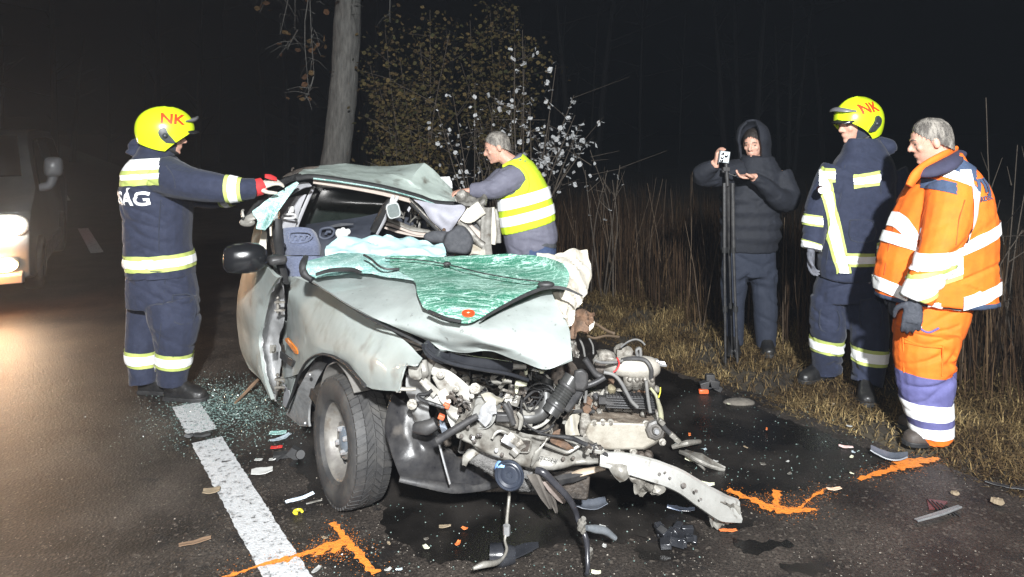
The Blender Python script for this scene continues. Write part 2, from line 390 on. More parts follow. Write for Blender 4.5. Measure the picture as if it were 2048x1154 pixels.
# ================================================================ ground, road, markings
RD = Vector((-.570, .822)); RN = Vector((.822, .570))           # along the road, and across it towards the verge
EDGE, MID = 3.80, .737                                          # offsets across the road: asphalt edge, centre line
def road(s, n, z=0.0):
    p = RD * s + RN * n
    return Vector((p.x, p.y, z))
def rn(p): return p.x * RN.x + p.y * RN.y
def rs(p): return p.x * RD.x + p.y * RD.y
soil = mat('dark_soil', (.045, .036, .024), (.075, .06, .036), 5, .95, 0, .8, 20, c3=(.03, .024, .018), s3=1.5, t3=(.45, .65))
m = M(); m.add([(-300, -60, -.035), (300, -60, -.035), (300, 500, -.035), (-300, 500, -.035)], [[0, 1, 2, 3]])
struct(m.obj('ground', soil, smooth=0, fixn=False))
asphalt = bpy.data.materials.new('asphalt'); asphalt.use_nodes = True
def build_asphalt(m):
    nt = m.node_tree; b = nt.nodes['Principled BSDF']; L = nt.links.new
    tc = node(nt, 'TexCoord'); src = tc.outputs['Object']
    v = node(nt, 'TexVoronoi'); v.inputs['Scale'].default_value = 85; L(src, v.inputs['Vector'])
    big = node(nt, 'TexNoise'); big.inputs['Scale'].default_value = 2.6; big.inputs['Detail'].default_value = 7; L(src, big.inputs['Vector'])
    fine = node(nt, 'TexNoise'); fine.inputs['Scale'].default_value = 95; fine.inputs['Detail'].default_value = 4; fine.inputs['Roughness'].default_value = .7; L(src, fine.inputs['Vector'])
    r = node(nt, 'ValToRGB'); e = r.color_ramp.elements
    e[0].position = .36; e[0].color = (.0085, .0064, .0052, 1); e[1].position = .70; e[1].color = (.044, .036, .030, 1); L(big.outputs['Fac'], r.inputs[0])
    g = node(nt, 'MapRange'); g.inputs[1].default_value = .36; g.inputs[2].default_value = .66; g.inputs[3].default_value = .30; g.inputs[4].default_value = 1.9; L(fine.outputs['Fac'], g.inputs[0])
    m0 = node(nt, 'MixRGB'); m0.blend_type = 'MULTIPLY'; m0.inputs[0].default_value = 1; L(r.outputs[0], m0.inputs[1]); L(g.outputs[0], m0.inputs[2])
    sp_ = node(nt, 'SeparateXYZ'); L(v.outputs['Color'], sp_.inputs[0]); stn = node(nt, 'MapRange'); stn.inputs[1].default_value = .91; stn.inputs[2].default_value = .98; stn.inputs[4].default_value = .8; L(sp_.outputs[0], stn.inputs[0])
    mx = node(nt, 'MixRGB'); mx.inputs[2].default_value = (.085, .072, .06, 1); L(stn.outputs[0], mx.inputs[0]); L(m0.outputs[0], mx.inputs[1])   # paler stones in the mix
    st = node(nt, 'TexNoise'); st.inputs['Scale'].default_value = 6; st.inputs['Detail'].default_value = 9; st.inputs['Roughness'].default_value = .75; L(src, st.inputs['Vector'])
    sr = node(nt, 'MapRange'); sr.inputs[1].default_value = .555; sr.inputs[2].default_value = .63; L(st.outputs['Fac'], sr.inputs[0])
    m2 = node(nt, 'MixRGB'); m2.inputs[2].default_value = (.010, .009, .009, 1); L(sr.outputs[0], m2.inputs[0]); L(mx.outputs[0], m2.inputs[1])
    L(m2.outputs[0], b.inputs['Base Color']); b.inputs['Roughness'].default_value = .55
    bp = node(nt, 'Bump'); bp.inputs['Strength'].default_value = .4; bp.inputs['Distance'].default_value = .004; L(v.outputs['Distance'], bp.inputs['Height'])
    b2 = node(nt, 'Bump'); b2.inputs['Strength'].default_value = .5; b2.inputs['Distance'].default_value = .004; L(fine.outputs['Fac'], b2.inputs['Height']); L(bp.outputs[0], b2.inputs['Normal'])
    L(b2.outputs[0], b.inputs['Normal'])
build_asphalt(asphalt)
vs = []; fs = []; ss = [-40 + i * .12 for i in range(0, 520)] + [23 + i * 4 for i in range(80)]
for i, s in enumerate(ss):
    w = .14 * noise.noise(Vector((s * 1.3, 0, 3))) + .07 * noise.noise(Vector((s * 5, 1, 0))) + .03 * noise.noise(Vector((s * 19, 1, 0)))
    vs += [road(s, -2.6), road(s, EDGE + w)]
    if i: fs.append([2 * i - 2, 2 * i - 1, 2 * i + 1, 2 * i])
m = M(); m.add(vs, fs); struct(m.obj('road', asphalt, smooth=0))
paintw = bpy.data.materials.new('worn_white_paint'); paintw.use_nodes = True
def worn(m, col, under, lo, hi, sc_, rough=.7):
    nt = m.node_tree; b = nt.nodes['Principled BSDF']; L = nt.links.new; tc = node(nt, 'TexCoord')
    n = node(nt, 'TexNoise'); n.inputs['Scale'].default_value = sc_; n.inputs['Detail'].default_value = 9; n.inputs['Roughness'].default_value = .8; L(tc.outputs['Object'], n.inputs['Vector'])
    r = node(nt, 'MapRange'); r.inputs[1].default_value = lo; r.inputs[2].default_value = hi; L(n.outputs['Fac'], r.inputs[0])
    f = node(nt, 'TexNoise'); f.inputs['Scale'].default_value = 120; L(tc.outputs['Object'], f.inputs['Vector'])
    g = node(nt, 'MixRGB'); g.blend_type = 'MULTIPLY'; g.inputs[0].default_value = .55; g.inputs[1].default_value = (*col, 1); L(f.outputs['Fac'], g.inputs[2])
    x = node(nt, 'MixRGB'); x.inputs[2].default_value = (*under, 1); L(g.outputs[0], x.inputs[1]); L(r.outputs[0], x.inputs[0]); L(x.outputs[0], b.inputs['Base Color'])
    b.inputs['Roughness'].default_value = rough
    bp = node(nt, 'Bump'); bp.inputs['Strength'].default_value = .7; bp.inputs['Distance'].default_value = .005; L(f.outputs['Fac'], bp.inputs['Height']); L(bp.outputs[0], b.inputs['Normal'])
worn(paintw, (.66, .67, .68), (.05, .048, .045), .525, .62, 30)
def stroke(pts, widths, z, rag=.012, step=.02):
    # a painted strip on the ground with a ragged edge
    P = catmull([Vector((p[0], p[1], z)) for p in pts], 1)
    L = [0]
    for a, b in zip(P, P[1:]): L.append(L[-1] + (b - a).length)
    n = max(4, int(L[-1] / step)); W = lerp_list(widths, n + 1); vs = []; fs = []
    for i in range(n + 1):
        d = L[-1] * i / n; k = max(j for j in range(len(L) - 1) if L[j] <= d + 1e-9); t = (d - L[k]) / (L[k + 1] - L[k])
        p = P[k].lerp(P[k + 1], t); dr = (P[k + 1] - P[k]).normalized(); sd = Vector((dr.y, -dr.x, 0)); q = p * 40
        w1 = W[i] / 2 + rag * noise.noise(q) + rag * .6 * noise.noise(q * 3); w2 = W[i] / 2 + rag * noise.noise(q + Vector((5, 5, 5))) + rag * .6 * noise.noise(q * 3.1)
        vs += [p - sd * max(w1, .002), p, p + sd * max(w2, .002)]
        if i:
            a = 3 * i - 3; fs += [[a, a + 1, a + 4, a + 3], [a + 1, a + 2, a + 5, a + 4]]
    return vs, fs
c0 = gnd(415, 884); near = rs(c0); midn = rn(c0)
def dash(s0, s1): 
    m = M(); m.add(*stroke([road(s0, midn), road(s1, midn)], .155, .004, .006)); o = m.obj('road_marking', paintw, smooth=0); return struct(o)
dash(near - 3.2, near + .02); dash(near + .14, near + .62)
f0 = rs(gnd(183, 507)); dash(f0, f0 + 3.0); dash(f0 + 9, f0 + 12)
# orange spray paint left by the accident investigators
spray = bpy.data.materials.new('orange_spray_paint'); spray.use_nodes = True
worn(spray, (1.0, .30, .04), (.06, .04, .03), .535, .64, 40, .6)
def gpts(L): return [gnd(*p) for p in L]
def spray_mark(strokes, label, z):
    m = M()
    for k, (pts, w) in enumerate(strokes): m.add(*stroke(gpts(pts), [x_ * .66 for x_ in w] if isinstance(w, list) else w * .66, z + k * .0015, .016, .012))
    rnd = random.Random(len(label))
    for pts, w in strokes:
        for _ in range(190):
            i = rnd.randrange(len(pts) - 1); t = rnd.random(); p = gnd(*pts[i]).lerp(gnd(*pts[i + 1]), t) + Vector((rnd.gauss(0, .04), rnd.gauss(0, .04), z + .0005)); r = rnd.uniform(.0009, .0026)
            m.add([p + Vector((r * math.cos(a), r * math.sin(a), 0)) for a in (0, 1.3, 2.6, 3.8, 5)], [[0, 1, 2, 3, 4]])
    return tag(m.obj('spray_paint_mark', spray, smooth=0), label, 'paint mark', 'orange investigation marks')
spray_mark([([(440, 1160), (520, 1135), (610, 1110), (700, 1084)], [.018, .03, .055, .05]), ([(603, 1118), (640, 1096), (700, 1084)], [.02, .03, .04]),
            ([(625, 1118), (650, 1105), (704, 1086)], .025), ([(664, 1050), (685, 1075), (715, 1110), (750, 1153)], [.03, .045, .05, .045]), ([(665, 1112), (690, 1092)], .035)],
           'orange sprayed arrow crossing the white centre line before the front wheel', .007)
spray_mark([([(1455, 982), (1500, 1000), (1548, 1022)], [.05, .05, .09]), ([(1548, 1022), (1600, 1024), (1632, 1022)], [.10, .06, .04]),
            ([(1556, 985), (1550, 1022)], [.04, .07]), ([(1600, 1022), (1628, 995), (1652, 982)], [.02, .012, .03])], 'orange sprayed corner mark beside the end of the torn bumper bar', .007)
spray_mark([([(1718, 962), (1760, 948), (1795, 938)], [.03, .045, .06]), ([(1790, 930), (1830, 925), (1880, 920)], [.09, .10, .04]), ([(1795, 940), (1840, 932)], .07)],
           'orange sprayed line running to the grass edge by the dry verge', .007)
# oil and coolant spilled from the engine
oil = bpy.data.materials.new('spilled_oil'); oil.use_nodes = True
def build_oil(m):
    nt = m.node_tree; b = nt.nodes['Principled BSDF']; L = nt.links.new; tc = node(nt, 'TexCoord')
    n = node(nt, 'TexNoise'); n.inputs['Scale'].default_value = 3; n.inputs['Detail'].default_value = 9; L(tc.outputs['Object'], n.inputs['Vector'])
    f = node(nt, 'TexNoise'); f.inputs['Scale'].default_value = 150; L(tc.outputs['Object'], f.inputs['Vector'])
    r = node(nt, 'ValToRGB'); e = r.color_ramp.elements; e[0].position = .42; e[0].color = (.006, .0055, .005, 1); e[1].position = .75; e[1].color = (.026, .022, .019, 1); L(n.outputs['Fac'], r.inputs[0])
    L(r.outputs[0], b.inputs['Base Color'])
    q = node(nt, 'MapRange'); q.inputs[1].default_value = .4; q.inputs[2].default_value = .6; q.inputs[3].default_value = .22; q.inputs[4].default_value = .5; L(n.outputs['Fac'], q.inputs[0]); L(q.outputs[0], b.inputs['Roughness'])
    bp = node(nt, 'Bump'); bp.inputs['Strength'].default_value = .5; bp.inputs['Distance'].default_value = .004; L(f.outputs['Fac'], bp.inputs['Height']); L(bp.outputs[0], b.inputs['Normal'])
build_oil(oil)
def ragged(pts, z, amp=.05):
    P = gpts(pts); out = []; n = len(P)
    for i in range(n):
        a, b = P[i], P[(i + 1) % n]; k = max(2, int((b - a).length / .02))
        for j in range(k):
            p = a.lerp(b, j / k); d = (b - a).normalized(); nn = Vector((-d.y, d.x, 0))
            q = p * 7; out.append(Vector((p.x, p.y, z)) + nn * amp * (noise.noise(q) + .7 * noise.noise(q * 3) + .4 * noise.noise(q * 8)))
    return out
m = M(); o_ = ragged([(560, 880), (640, 1010), (760, 1000), (780, 1075), (860, 1130), (1010, 1120), (1120, 1100), (1240, 1085), (1290, 1060), (1400, 1040), (1490, 1000),
                      (1590, 985), (1700, 950), (1770, 915), (1660, 870), (1560, 835), (1440, 790), (1330, 740), (1000, 740), (700, 800)], .004)
m.add(o_, [list(range(len(o_)))]); struct(m.obj('oil_spill', oil, smooth=0), label='black wet oil spill under the wrecked car front')
for L_, z in (([(1290, 1045), (1350, 1035), (1390, 1060), (1370, 1085), (1310, 1085)], .0045), ([(1280, 1095), (1330, 1090), (1345, 1112), (1290, 1120)], .0045), ([(1470, 1085), (1570, 1080), (1580, 1100), (1490, 1108)], .0045),
              ([(1560, 1130), (1650, 1120), (1660, 1145), (1580, 1154)], .0045), ([(1450, 1035), (1500, 1040), (1490, 1062), (1450, 1060)], .0045)):
    o_ = ragged(L_, z, .055); m = M(); m.add(o_, [list(range(len(o_)))]); struct(m.obj('oil_stain', oil, smooth=0))
# ================================================================ grit, crumbled glass (nobody could count them)
def grit(name, spots, material, label, cat='debris'):
    m = M(); rnd = random.Random(name)
    for p, r in spots:
        a = rnd.random() * 6.28; h = r * rnd.uniform(.5, 1.0)
        vs = [p + Vector((r * math.cos(a + t) * rnd.uniform(.7, 1.2), r * math.sin(a + t) * rnd.uniform(.7, 1.2), 0)) for t in (0, 1.6, 3.1, 4.7)] + [p + Vector((r * .3 * math.cos(a), r * .3 * math.sin(a), h))]
        m.add(vs, [[0, 1, 4], [1, 2, 4], [2, 3, 4], [3, 0, 4]])
    return struct(m.obj(name, material, smooth=0, fixn=False), 'stuff', label, cat)
rnd = random.Random(3)
chip_a = mat('pale_grit', (.30, .27, .23), (.12, .1, .08), 40, .7); chip_g = mat('crumbled_glass', (.07, .115, .105), (.34, .43, .40), 30, .2, contrast=(.45, .7))
spots = []
for _ in range(3000):
    px, py = rnd.uniform(-100, 2100), 600 + 554 * rnd.random() ** .7
    p = gnd(px, py, .003)
    if rn(p) < EDGE and noise.noise(p * 1.5) > -.25: spots.append((p, rnd.uniform(.0012, .0030) * (1.9 if rnd.random() < .06 else 1)))
grit('road_grit', spots, chip_a, 'pale grit and crumbs scattered over the asphalt')
spots = []
for _ in range(4200):
    px, py = rnd.gauss(455, 62), rnd.gauss(808, 24)
    if rnd.random() < .22: px, py = rnd.gauss(440, 90), rnd.gauss(850, 32)
    if py < 740: continue
    p = gnd(px, py, .003); spots.append((p, rnd.uniform(.0025, .0055)))
for _ in range(220):
    px, py = rnd.uniform(1340, 1760), rnd.uniform(780, 960); spots.append((gnd(px, py, .004), rnd.uniform(.002, .005)))
for _ in range(160):
    px, py = rnd.uniform(640, 1400), rnd.uniform(1000, 1154); spots.append((gnd(px, py, .004), rnd.uniform(.002, .0045)))
grit('glass_crumbs', spots, chip_g, 'crumbled window glass spread on the road beside the car')
# ================================================================ dry verge and reeds
def blades(name, N, place, material, label, seed, width, kind='stuff'):
    rnd = random.Random(seed); vs = []; fs = []
    for _ in range(N):
        q = place(rnd)
        if q is None: continue
        p, h, lean = q; a = rnd.random() * 6.283; w = width * rnd.uniform(.6, 1.4)
        sd = Vector((math.cos(a), math.sin(a), 0)) * w; ld = Vector((math.cos(a + 1.4), math.sin(a + 1.4), 0)) * lean * h
        o = len(vs); mid = p + Vector((0, 0, h * .6)) + ld * .35; tip = p + Vector((0, 0, h * (1 - .25 * min(lean, 1.6)))) + ld
        vs += [p - sd, p + sd, mid - sd * .75, mid + sd * .75, tip]; fs += [[o, o + 1, o + 3, o + 2], [o + 2, o + 3, o + 4]]
    m = M(); m.v = vs; m.f = fs; m.m = [0] * len(fs)
    return struct(m.obj(name, material, smooth=0, fixn=False), kind, label, name.split('_')[-1])
def blade_mat(name, cols, patchy=0.0):
    m = bpy.data.materials.new(name); m.use_nodes = True; nt = m.node_tree; L = nt.links.new; b = nt.nodes['Principled BSDF']
    g = node(nt, 'NewGeometry'); r = node(nt, 'ValToRGB'); pass
    if patchy:
        n = node(nt, 'TexNoise'); n.inputs['Scale'].default_value = 1.9; n.inputs['Detail'].default_value = 3; L(g.outputs['Position'], n.inputs['Vector']); a = node(nt, 'Math', operation='MULTIPLY_ADD'); L(n.outputs['Fac'], a.inputs[0]); a.inputs[1].default_value = patchy * 2; a.inputs[2].default_value = -patchy * .95
        q = node(nt, 'Math', operation='MULTIPLY_ADD'); L(g.outputs['Random Per Island'], q.inputs[0]); q.inputs[1].default_value = .75; L(a.outputs[0], q.inputs[2]); L(q.outputs[0], r.inputs[0])
    else: L(g.outputs['Random Per Island'], r.inputs[0])
    while len(r.color_ramp.elements) < len(cols): r.color_ramp.elements.new(.5)
    for i, c in enumerate(cols): r.color_ramp.elements[i].position = i / (len(cols) - 1); r.color_ramp.elements[i].color = (*c, 1)
    L(r.outputs[0], b.inputs['Base Color']); b.inputs['Roughness'].default_value = .8; b.inputs['Specular IOR Level'].default_value = .2
    return m
straw = blade_mat('dry_grass', [(.024, .015, .008), (.075, .046, .02), (.19, .13, .055), (.055, .036, .017), (.29, .21, .095), (.36, .27, .125)], 1.1)
def verge(r):
    n = EDGE + r.random() ** 1.2 * 1.6 - .06; s = r.uniform(-3.2, 6.5); p = road(s, n, -.02)
    if p.y < 1.6: return None
    cl = noise.noise(Vector((p.x * 2.2, p.y * 2.2, 1))); ed = min(1, max(0, (n - EDGE) / .5))
    if cl < -.28 + .1 * ed and r.random() < .75: return None
    tall = max(0, n - EDGE - .75); return p, r.uniform(.03, .075) * (1 + .8 * max(0, cl)) * (.6 + .6 * ed) + tall * r.uniform(0, .22), r.uniform(.5, 2.4)
blades('verge_grass', 52000, verge, straw, 'dry flattened straw-coloured grass on the road verge', 11, .0028)
reedm = blade_mat('dry_reed', [(.010, .006, .0035), (.030, .017, .009), (.056, .031, .015), (.020, .012, .006), (.085, .052, .025)])
def reed(r):
    n = 4.78 + r.random() ** 1.5 * 5.0 + .25 * noise.noise(Vector((r.random(), 0, 0))); s = r.uniform(-3.5, 11); p = road(s, n, -.03)
    if p.y < 3.0: return None
    c = noise.noise(Vector((p.x * .9, p.y * .9, 5))); return p, r.uniform(.35, .92) * (1 + .25 * c), r.uniform(.02, .38)
blades('dry_reeds', 15000, reed, reedm, 'dense dark brown dry reeds beyond the verge', 12, .0042)
stalkm = mat('bleached_stalk', (.10, .066, .038), (.05, .034, .02), 10, .8)
m = M(); rnd = random.Random(21)
for _ in range(150):
    n = 4.75 + rnd.random() * 2.2; s = rnd.uniform(-2.5, 7); p = road(s, n, -.03)
    if p.y < 3.4: continue
    h = rnd.uniform(.6, 1.35); l = rnd.gauss(0, .16) * h; m.tube([p, p + Vector((l * .4, rnd.gauss(0, .04), h * .55)), p + Vector((l, rnd.gauss(0, .08), h))], [.0045, .002], 4)
struct(m.obj('dry_stalks', stalkm), 'stuff', 'thin pale weed stalks standing among the brown reeds', 'stalks')
# ================================================================ trees and saplings
bark = mat('grey_ridged_bark', (.13, .127, .117), (.06, .058, .053), 26, .9, 0, 1.0, 34, stretch=(1, 1, .22))
twig = mat('dark_twig', (.075, .06, .045), (.045, .036, .028), 20, .9)
tc_ = thing('roadside_tree', 'straight grey-barked roadside tree standing behind the wrecked car roof', 'tree', at(664, 511, 9.5) * 1)
def trunk_pt(py, Y=9.5): return at(696 - .085 * (py - 0) + 6 * math.sin(py / 120), py, Y)
P = [trunk_pt(y) for y in (516, 430, 340, 250, 160, 80, 0, -90, -200, -340)]
m = M(); m.tube(P, [.26, .205, .195, .187, .182, .178, .173, .165, .155, .14], 20, 4)
for v in m.v:
    q = Vector((v.x * 14, v.y * 14, v.z * 3)); c = at(696 - .085 * ((HC - v.z) * F / 9.5 + HY), 0, 9.5); dv = Vector((v.x - c.x, v.y - 9.5, 0)).normalized()
    v += dv * (.016 * noise.noise(q) + .008 * noise.noise(q * 2.7))
m.obj('trunk', bark, tc_, 60)
leafb = blade_mat('brown_leaf', [(.05, .026, .013), (.085, .042, .019), (.07, .046, .019), (.11, .07, .03)])
leafy = blade_mat('yellowing_leaf', [(.028, .025, .010), (.06, .048, .016), (.046, .030, .014), (.11, .08, .03), (.03, .034, .012)])
leafw = mat('silver_leaf', (.55, .56, .57), (.30, .31, .31), 9, .6)
def leaf_shape(m, p, r, rnd, droop=.3):
    a = rnd.random() * 6.283; d = Vector((math.cos(a), math.sin(a), rnd.uniform(-1, .4))).normalized(); s = d.orthogonal().normalized(); s = (Matrix.Rotation(rnd.random() * 6.283, 3, d) @ s) * r * .42; n = d.cross(s) * .35
    m.add([p, p + d * r * .35 + s, p + d * r * .75 + s * .75 + n, p + d * r, p + d * r * .75 - s * .75 + n, p + d * r * .35 - s], [[0, 1, 2, 3], [0, 3, 4, 5]])
rnd = random.Random(5); lm = M(); bm_ = M()
bm_.tube([P[7], at(760, -150, 9.3), at(860, -170, 9.0)], [.06, .04, .02], 7, 3); bm_.tube([P[6] + Vector((0, 0, .1)), at(620, -130, 9.2), at(540, -120, 8.8)], [.06, .045, .02], 7, 3)
for x0, y0, x1, y1 in ((600, -120, 590, 60), (620, -130, 628, 150), (640, -100, 618, 190), (575, -120, 560, 70), (595, 60, 575, 100), (628, 150, 610, 200), (775, -150, 780, 45), (740, -140, 700, 20), (545, -120, 520, 25)):
    Y = rnd.uniform(8.7, 9.1); p0 = at(x0, y0, Y); p1 = at(x1, y1, Y + rnd.uniform(-.3, .3)); mid = p0.lerp(p1, .5) + Vector((rnd.gauss(0, .07), rnd.gauss(0, .1), 0)); bm_.tube([p0, mid, p1], [.011, .007, .003], 4, 3)
    for k in range(9):
        q = p0.lerp(p1, rnd.uniform(.35, 1)); e = q + Vector((rnd.gauss(0, .16), rnd.gauss(0, .1), rnd.uniform(-.22, .05))); bm_.tube([q, q.lerp(e, .5) + Vector((0, 0, .03)), e], [.004, .0015], 3)
        for _ in range(rnd.choice((0, 0, 1, 2))): leaf_shape(lm, e + Vector((rnd.gauss(0, .05), rnd.gauss(0, .05), rnd.gauss(0, .06))), rnd.uniform(.06, .10), rnd)
bm_.obj('branches', bark, tc_); o = lm.obj('crown', leafb, tc_, 0, fixn=False)
def sapling(name, label, cat, base, tips, Y, rad, nleaf, leaf, lsize, leafmat, seed, ind=False, spread=.09, fr=(.35, 1.0), sub=5, group=None):
    rnd = random.Random(seed); b0 = at(*base, Y); g = thing(name, label, cat, Vector((b0.x, b0.y, 0)), group); b0.z = -.02
    bm = M(); fm = M(); ends = []
    for (tx, ty) in tips:
        t = at(tx, ty, Y + rnd.uniform(-.5, .4)); mid = b0.lerp(t, .5) + Vector((rnd.gauss(0, .06), rnd.gauss(0, .1), .12)); bm.tube([b0 + Vector((rnd.gauss(0, .08), rnd.gauss(0, .08), 0)), mid, t], [rad, rad * .6, .003], 5, 4)
        for k in range(sub):
            u = rnd.uniform(*fr); q = b0.lerp(t, u) + Vector((0, 0, .12 * 4 * u * (1 - u))); e = q + Vector((rnd.gauss(0, .2), rnd.gauss(0, .16), rnd.uniform(-.02, .30))); bm.tube([q, q.lerp(e, .5), e], [.004, .0015], 3); ends += [(q, e)]
        ends += [(b0.lerp(t, .75), t)] * 2
    bm.obj('stem', twig, g)
    if ind:
        pm = M(); leaf_shape(pm, Vector((0, 0, 0)), 1, random.Random(4)); src = pm.mesh('leaf'); src.materials.append(leafmat)
    for i in range(nleaf):
        q, e = rnd.choice(ends); u = rnd.uniform(.2, 1.05); p = q.lerp(e, u) + Vector((rnd.gauss(0, spread), rnd.gauss(0, spread), rnd.gauss(0, spread)))
        r = lsize * rnd.uniform(.6, 1.25)
        if ind and i < 280:
            o = bpy.data.objects.new('leaf', src); COL.objects.link(o); attach(o, g); o.location = p; o.scale = (r, r, r); o.rotation_euler = (rnd.random() * 6.28, rnd.random() * 6.28, rnd.random() * 6.28)
        else: leaf_shape(fm, p, r, rnd)
    if fm.v: struct(fm.obj('foliage', leafmat, g, 0, fixn=False), 'stuff')
    return g
sapling('poplar_sapling', 'young poplar sapling with silvery white leaves behind the man in the vest', 'sapling', (1040, 505), [(1112, 130), (1148, 190), (1160, 250), (1165, 300), (1135, 270), (1100, 240), (1060, 215), (1020, 180), (1030, 90), (1045, 60), (1150, 230), (1090, 300), (1168, 280)], 7.7, .014, 240, None, .068, leafw, 31, True, .028, (.5, 1), 6)
sapling('poplar_sapling', 'thinner poplar shoot with sparse silvery leaves left of the vest man', 'sapling', (955, 500), [(905, 185), (950, 165), (870, 200), (935, 240), (985, 205), (890, 260), (960, 300), (1000, 270), (920, 300)], 8.1, .011, 120, None, .052, leafw, 32, True, .03, (.45, 1), 6)
sapling('leafy_shrub', 'tall shrub with small yellow-brown leaves above the crushed car roof', 'shrub', (850, 500), [(770, 60), (800, 120), (760, 180), (840, 90), (870, 150), (780, 240), (830, 200), (750, 260), (900, 60), (860, 20), (820, 270), (790, 300), (880, 240), (740, 130)], 9.3, .012, 2700, None, .058, leafy, 33, False, .10, (.35, 1), 9)
sapling('leafy_shrub', 'loose shrub of dim olive leaves rising behind the silvery saplings', 'shrub', (1000, 500), [(940, 40), (980, 20), (1030, 30), (1050, 90), (1000, 110), (960, 140), (1040, 180), (920, 120), (1010, 230), (960, 240), (1055, 150)], 9.8, .012, 2400, None, .056, leafy, 34, False, .10, (.35, 1), 9)
sapling('leafy_shrub', 'low yellow-green shrub just behind the car roof ridge', 'shrub', (820, 500), [(790, 270), (815, 290), (850, 300), (870, 285), (780, 320), (840, 330), (900, 330), (760, 330)], 8.6, .009, 700, None, .056, leafy, 35, False, .07, (.5, 1), 7)
sapling('bare_shrub', 'bare twiggy shrub with few leaves right of the saplings among reeds', 'shrub', (1200, 560), [(1180, 300), (1240, 330), (1215, 340), (1170, 340), (1225, 360)], 7.0, .008, 10, None, .05, leafw, 36, True, .05, (.5, 1), 4)
sapling('bare_shrub', 'bare thin shrub standing in the dark behind the orange-clad man', 'shrub', (1985, 620), [(1972, 195), (2035, 290), (2060, 330), (2000, 400), (2045, 460)], 5.2, .007, 0, None, .05, leafw, 37, False, .05, (.3, 1), 3)
# dim wood far behind in the dark
farm_ = mat('dark_wood', (.009, .009, .010), (.013, .013, .013), 6, .95)
rnd = random.Random(8); m = M()
for i in range(46):
    x = rnd.uniform(-34, 16); y = rnd.uniform(24, 40); h = rnd.uniform(5, 10); l = rnd.gauss(0, .5); r = rnd.uniform(.07, .2)
    m.tube([(x, y, -.05), (x + l * .4, y, h * .5), (x + l, y, h)], [r, r * .7, r * .3], 6, 2)
    for _ in range(16):
        u = rnd.uniform(.12, .95); p = Vector((x + l * u, y, h * u)); m.tube([p, p + Vector((rnd.gauss(0, .9), rnd.gauss(0, .6), rnd.uniform(.1, 1.1)))], [.03, .006], 3)
struct(m.obj('far_wood', farm_), 'stuff', 'dim bare wood far behind in the darkness', 'wood')

# misty night air round everything
m = M(); m.box((-4, 18.5, 5.6), (90, 57, 13.4)); hz_ = bpy.data.materials.new('night_mist'); hz_.use_nodes = True
for n_ in list(hz_.node_tree.nodes):
    if n_.type == 'BSDF_PRINCIPLED': hz_.node_tree.nodes.remove(n_)
pv = node(hz_.node_tree, 'VolumePrincipled'); pv.inputs['Color'].default_value = (.72, .83, 1, 1); pv.inputs['Density'].default_value = .0062; pv.inputs['Anisotropy'].default_value = .62
hz_.node_tree.links.new(pv.outputs[0], hz_.node_tree.nodes['Material Output'].inputs['Volume'])
struct(m.obj('haze', hz_, None, 0), 'stuff', 'thin night mist lit by the lamps', 'haze')
# ================================================================ the wrecked car
CAR = thing('wrecked_car', 'wrecked silver-green car with crushed roof and torn open front', 'car', Vector((CO.x, CO.y, 0)))
def k(f, u, v, Y): return at(*f(u, v), Y)
def kb(f, u, v, b): return byb(*f(u, v), b)
def kh(f, u, v, h): return gnd(*f(u, v), h)
def ks(f, L, Y): return [k(f, u, v, Y if not callable(Y) else Y(u, v)) for u, v in L]
def wire(name, pts, r, material, parent, n=6, kk=4):
    m = M(); m.tube(pts, r, n, kk); return m.obj(name, material, parent, 60)
# ---- wheel, steered a little and dusty
th = R(34); WN = Vector((-math.cos(th), -math.sin(th), .05)).normalized()      # outward
WC = Vector((-.735, 3.19, .283)); WX = Vector((WN.y, -WN.x, 0)).normalized(); WU = WN.cross(WX).normalized()
if WU.z < 0: WU = -WU
wheel = M()
prof = [(.0, .018), (.055, .018), (.06, .030), (.082, .034), (.088, .012), (.105, -.004), (.128, -.002), (.140, .018), (.150, .044), (.160, .060), (.172, .066), (.172, .058), (.163, .050), (.158, .010), (.158, -.08), (.0, -.08)]
wheel.lathe(prof, WC, WN, 40)
wheel = wheel.obj('wheel', rim_m, CAR, 40)
m = M(); m.lathe([(.0, .02), (.052, .02), (.056, .036), (.030, .044), (.0, .044)], WC, WN, 20); m.obj('hub_cap', mat('blue_grey_hub', (.12, .15, .19), (.18, .2, .22), 20, .5), wheel)
for i in range(4):
    a = math.pi / 4 + i * math.pi / 2 + .3; p = WC + (WX * math.cos(a) + WU * math.sin(a)) * .05
    m = M(); m.lathe([(.0, .02), (.0125, .02), (.0125, .05), (.008, .056), (.0, .056)], p, WN, 6); m.obj('wheel_nut', chrome, wheel)
for i in range(10):
    a = i * math.pi / 5 + .1; rd_ = WX * math.cos(a) + WU * math.sin(a); tg = WN.cross(rd_); p = WC + rd_ * .131 + WN * .004
    m = M(); rot = Matrix((tg, rd_, WN)).transposed(); m.blob(p, (.021, .0105, .006), rot, 12, 6); m.obj('wheel_slot', rubber, wheel)
tm = M()
pr = [(.168, .066), (.180, .083), (.205, .091), (.235, .092), (.258, .086), (.272, .076), (.279, .064), (.280, .030), (.2805, 0), (.280, -.030), (.279, -.064), (.272, -.076), (.258, -.086), (.225, -.092), (.168, -.066)]
tm.lathe(pr, WC, WN, 72, False)
NB = 54
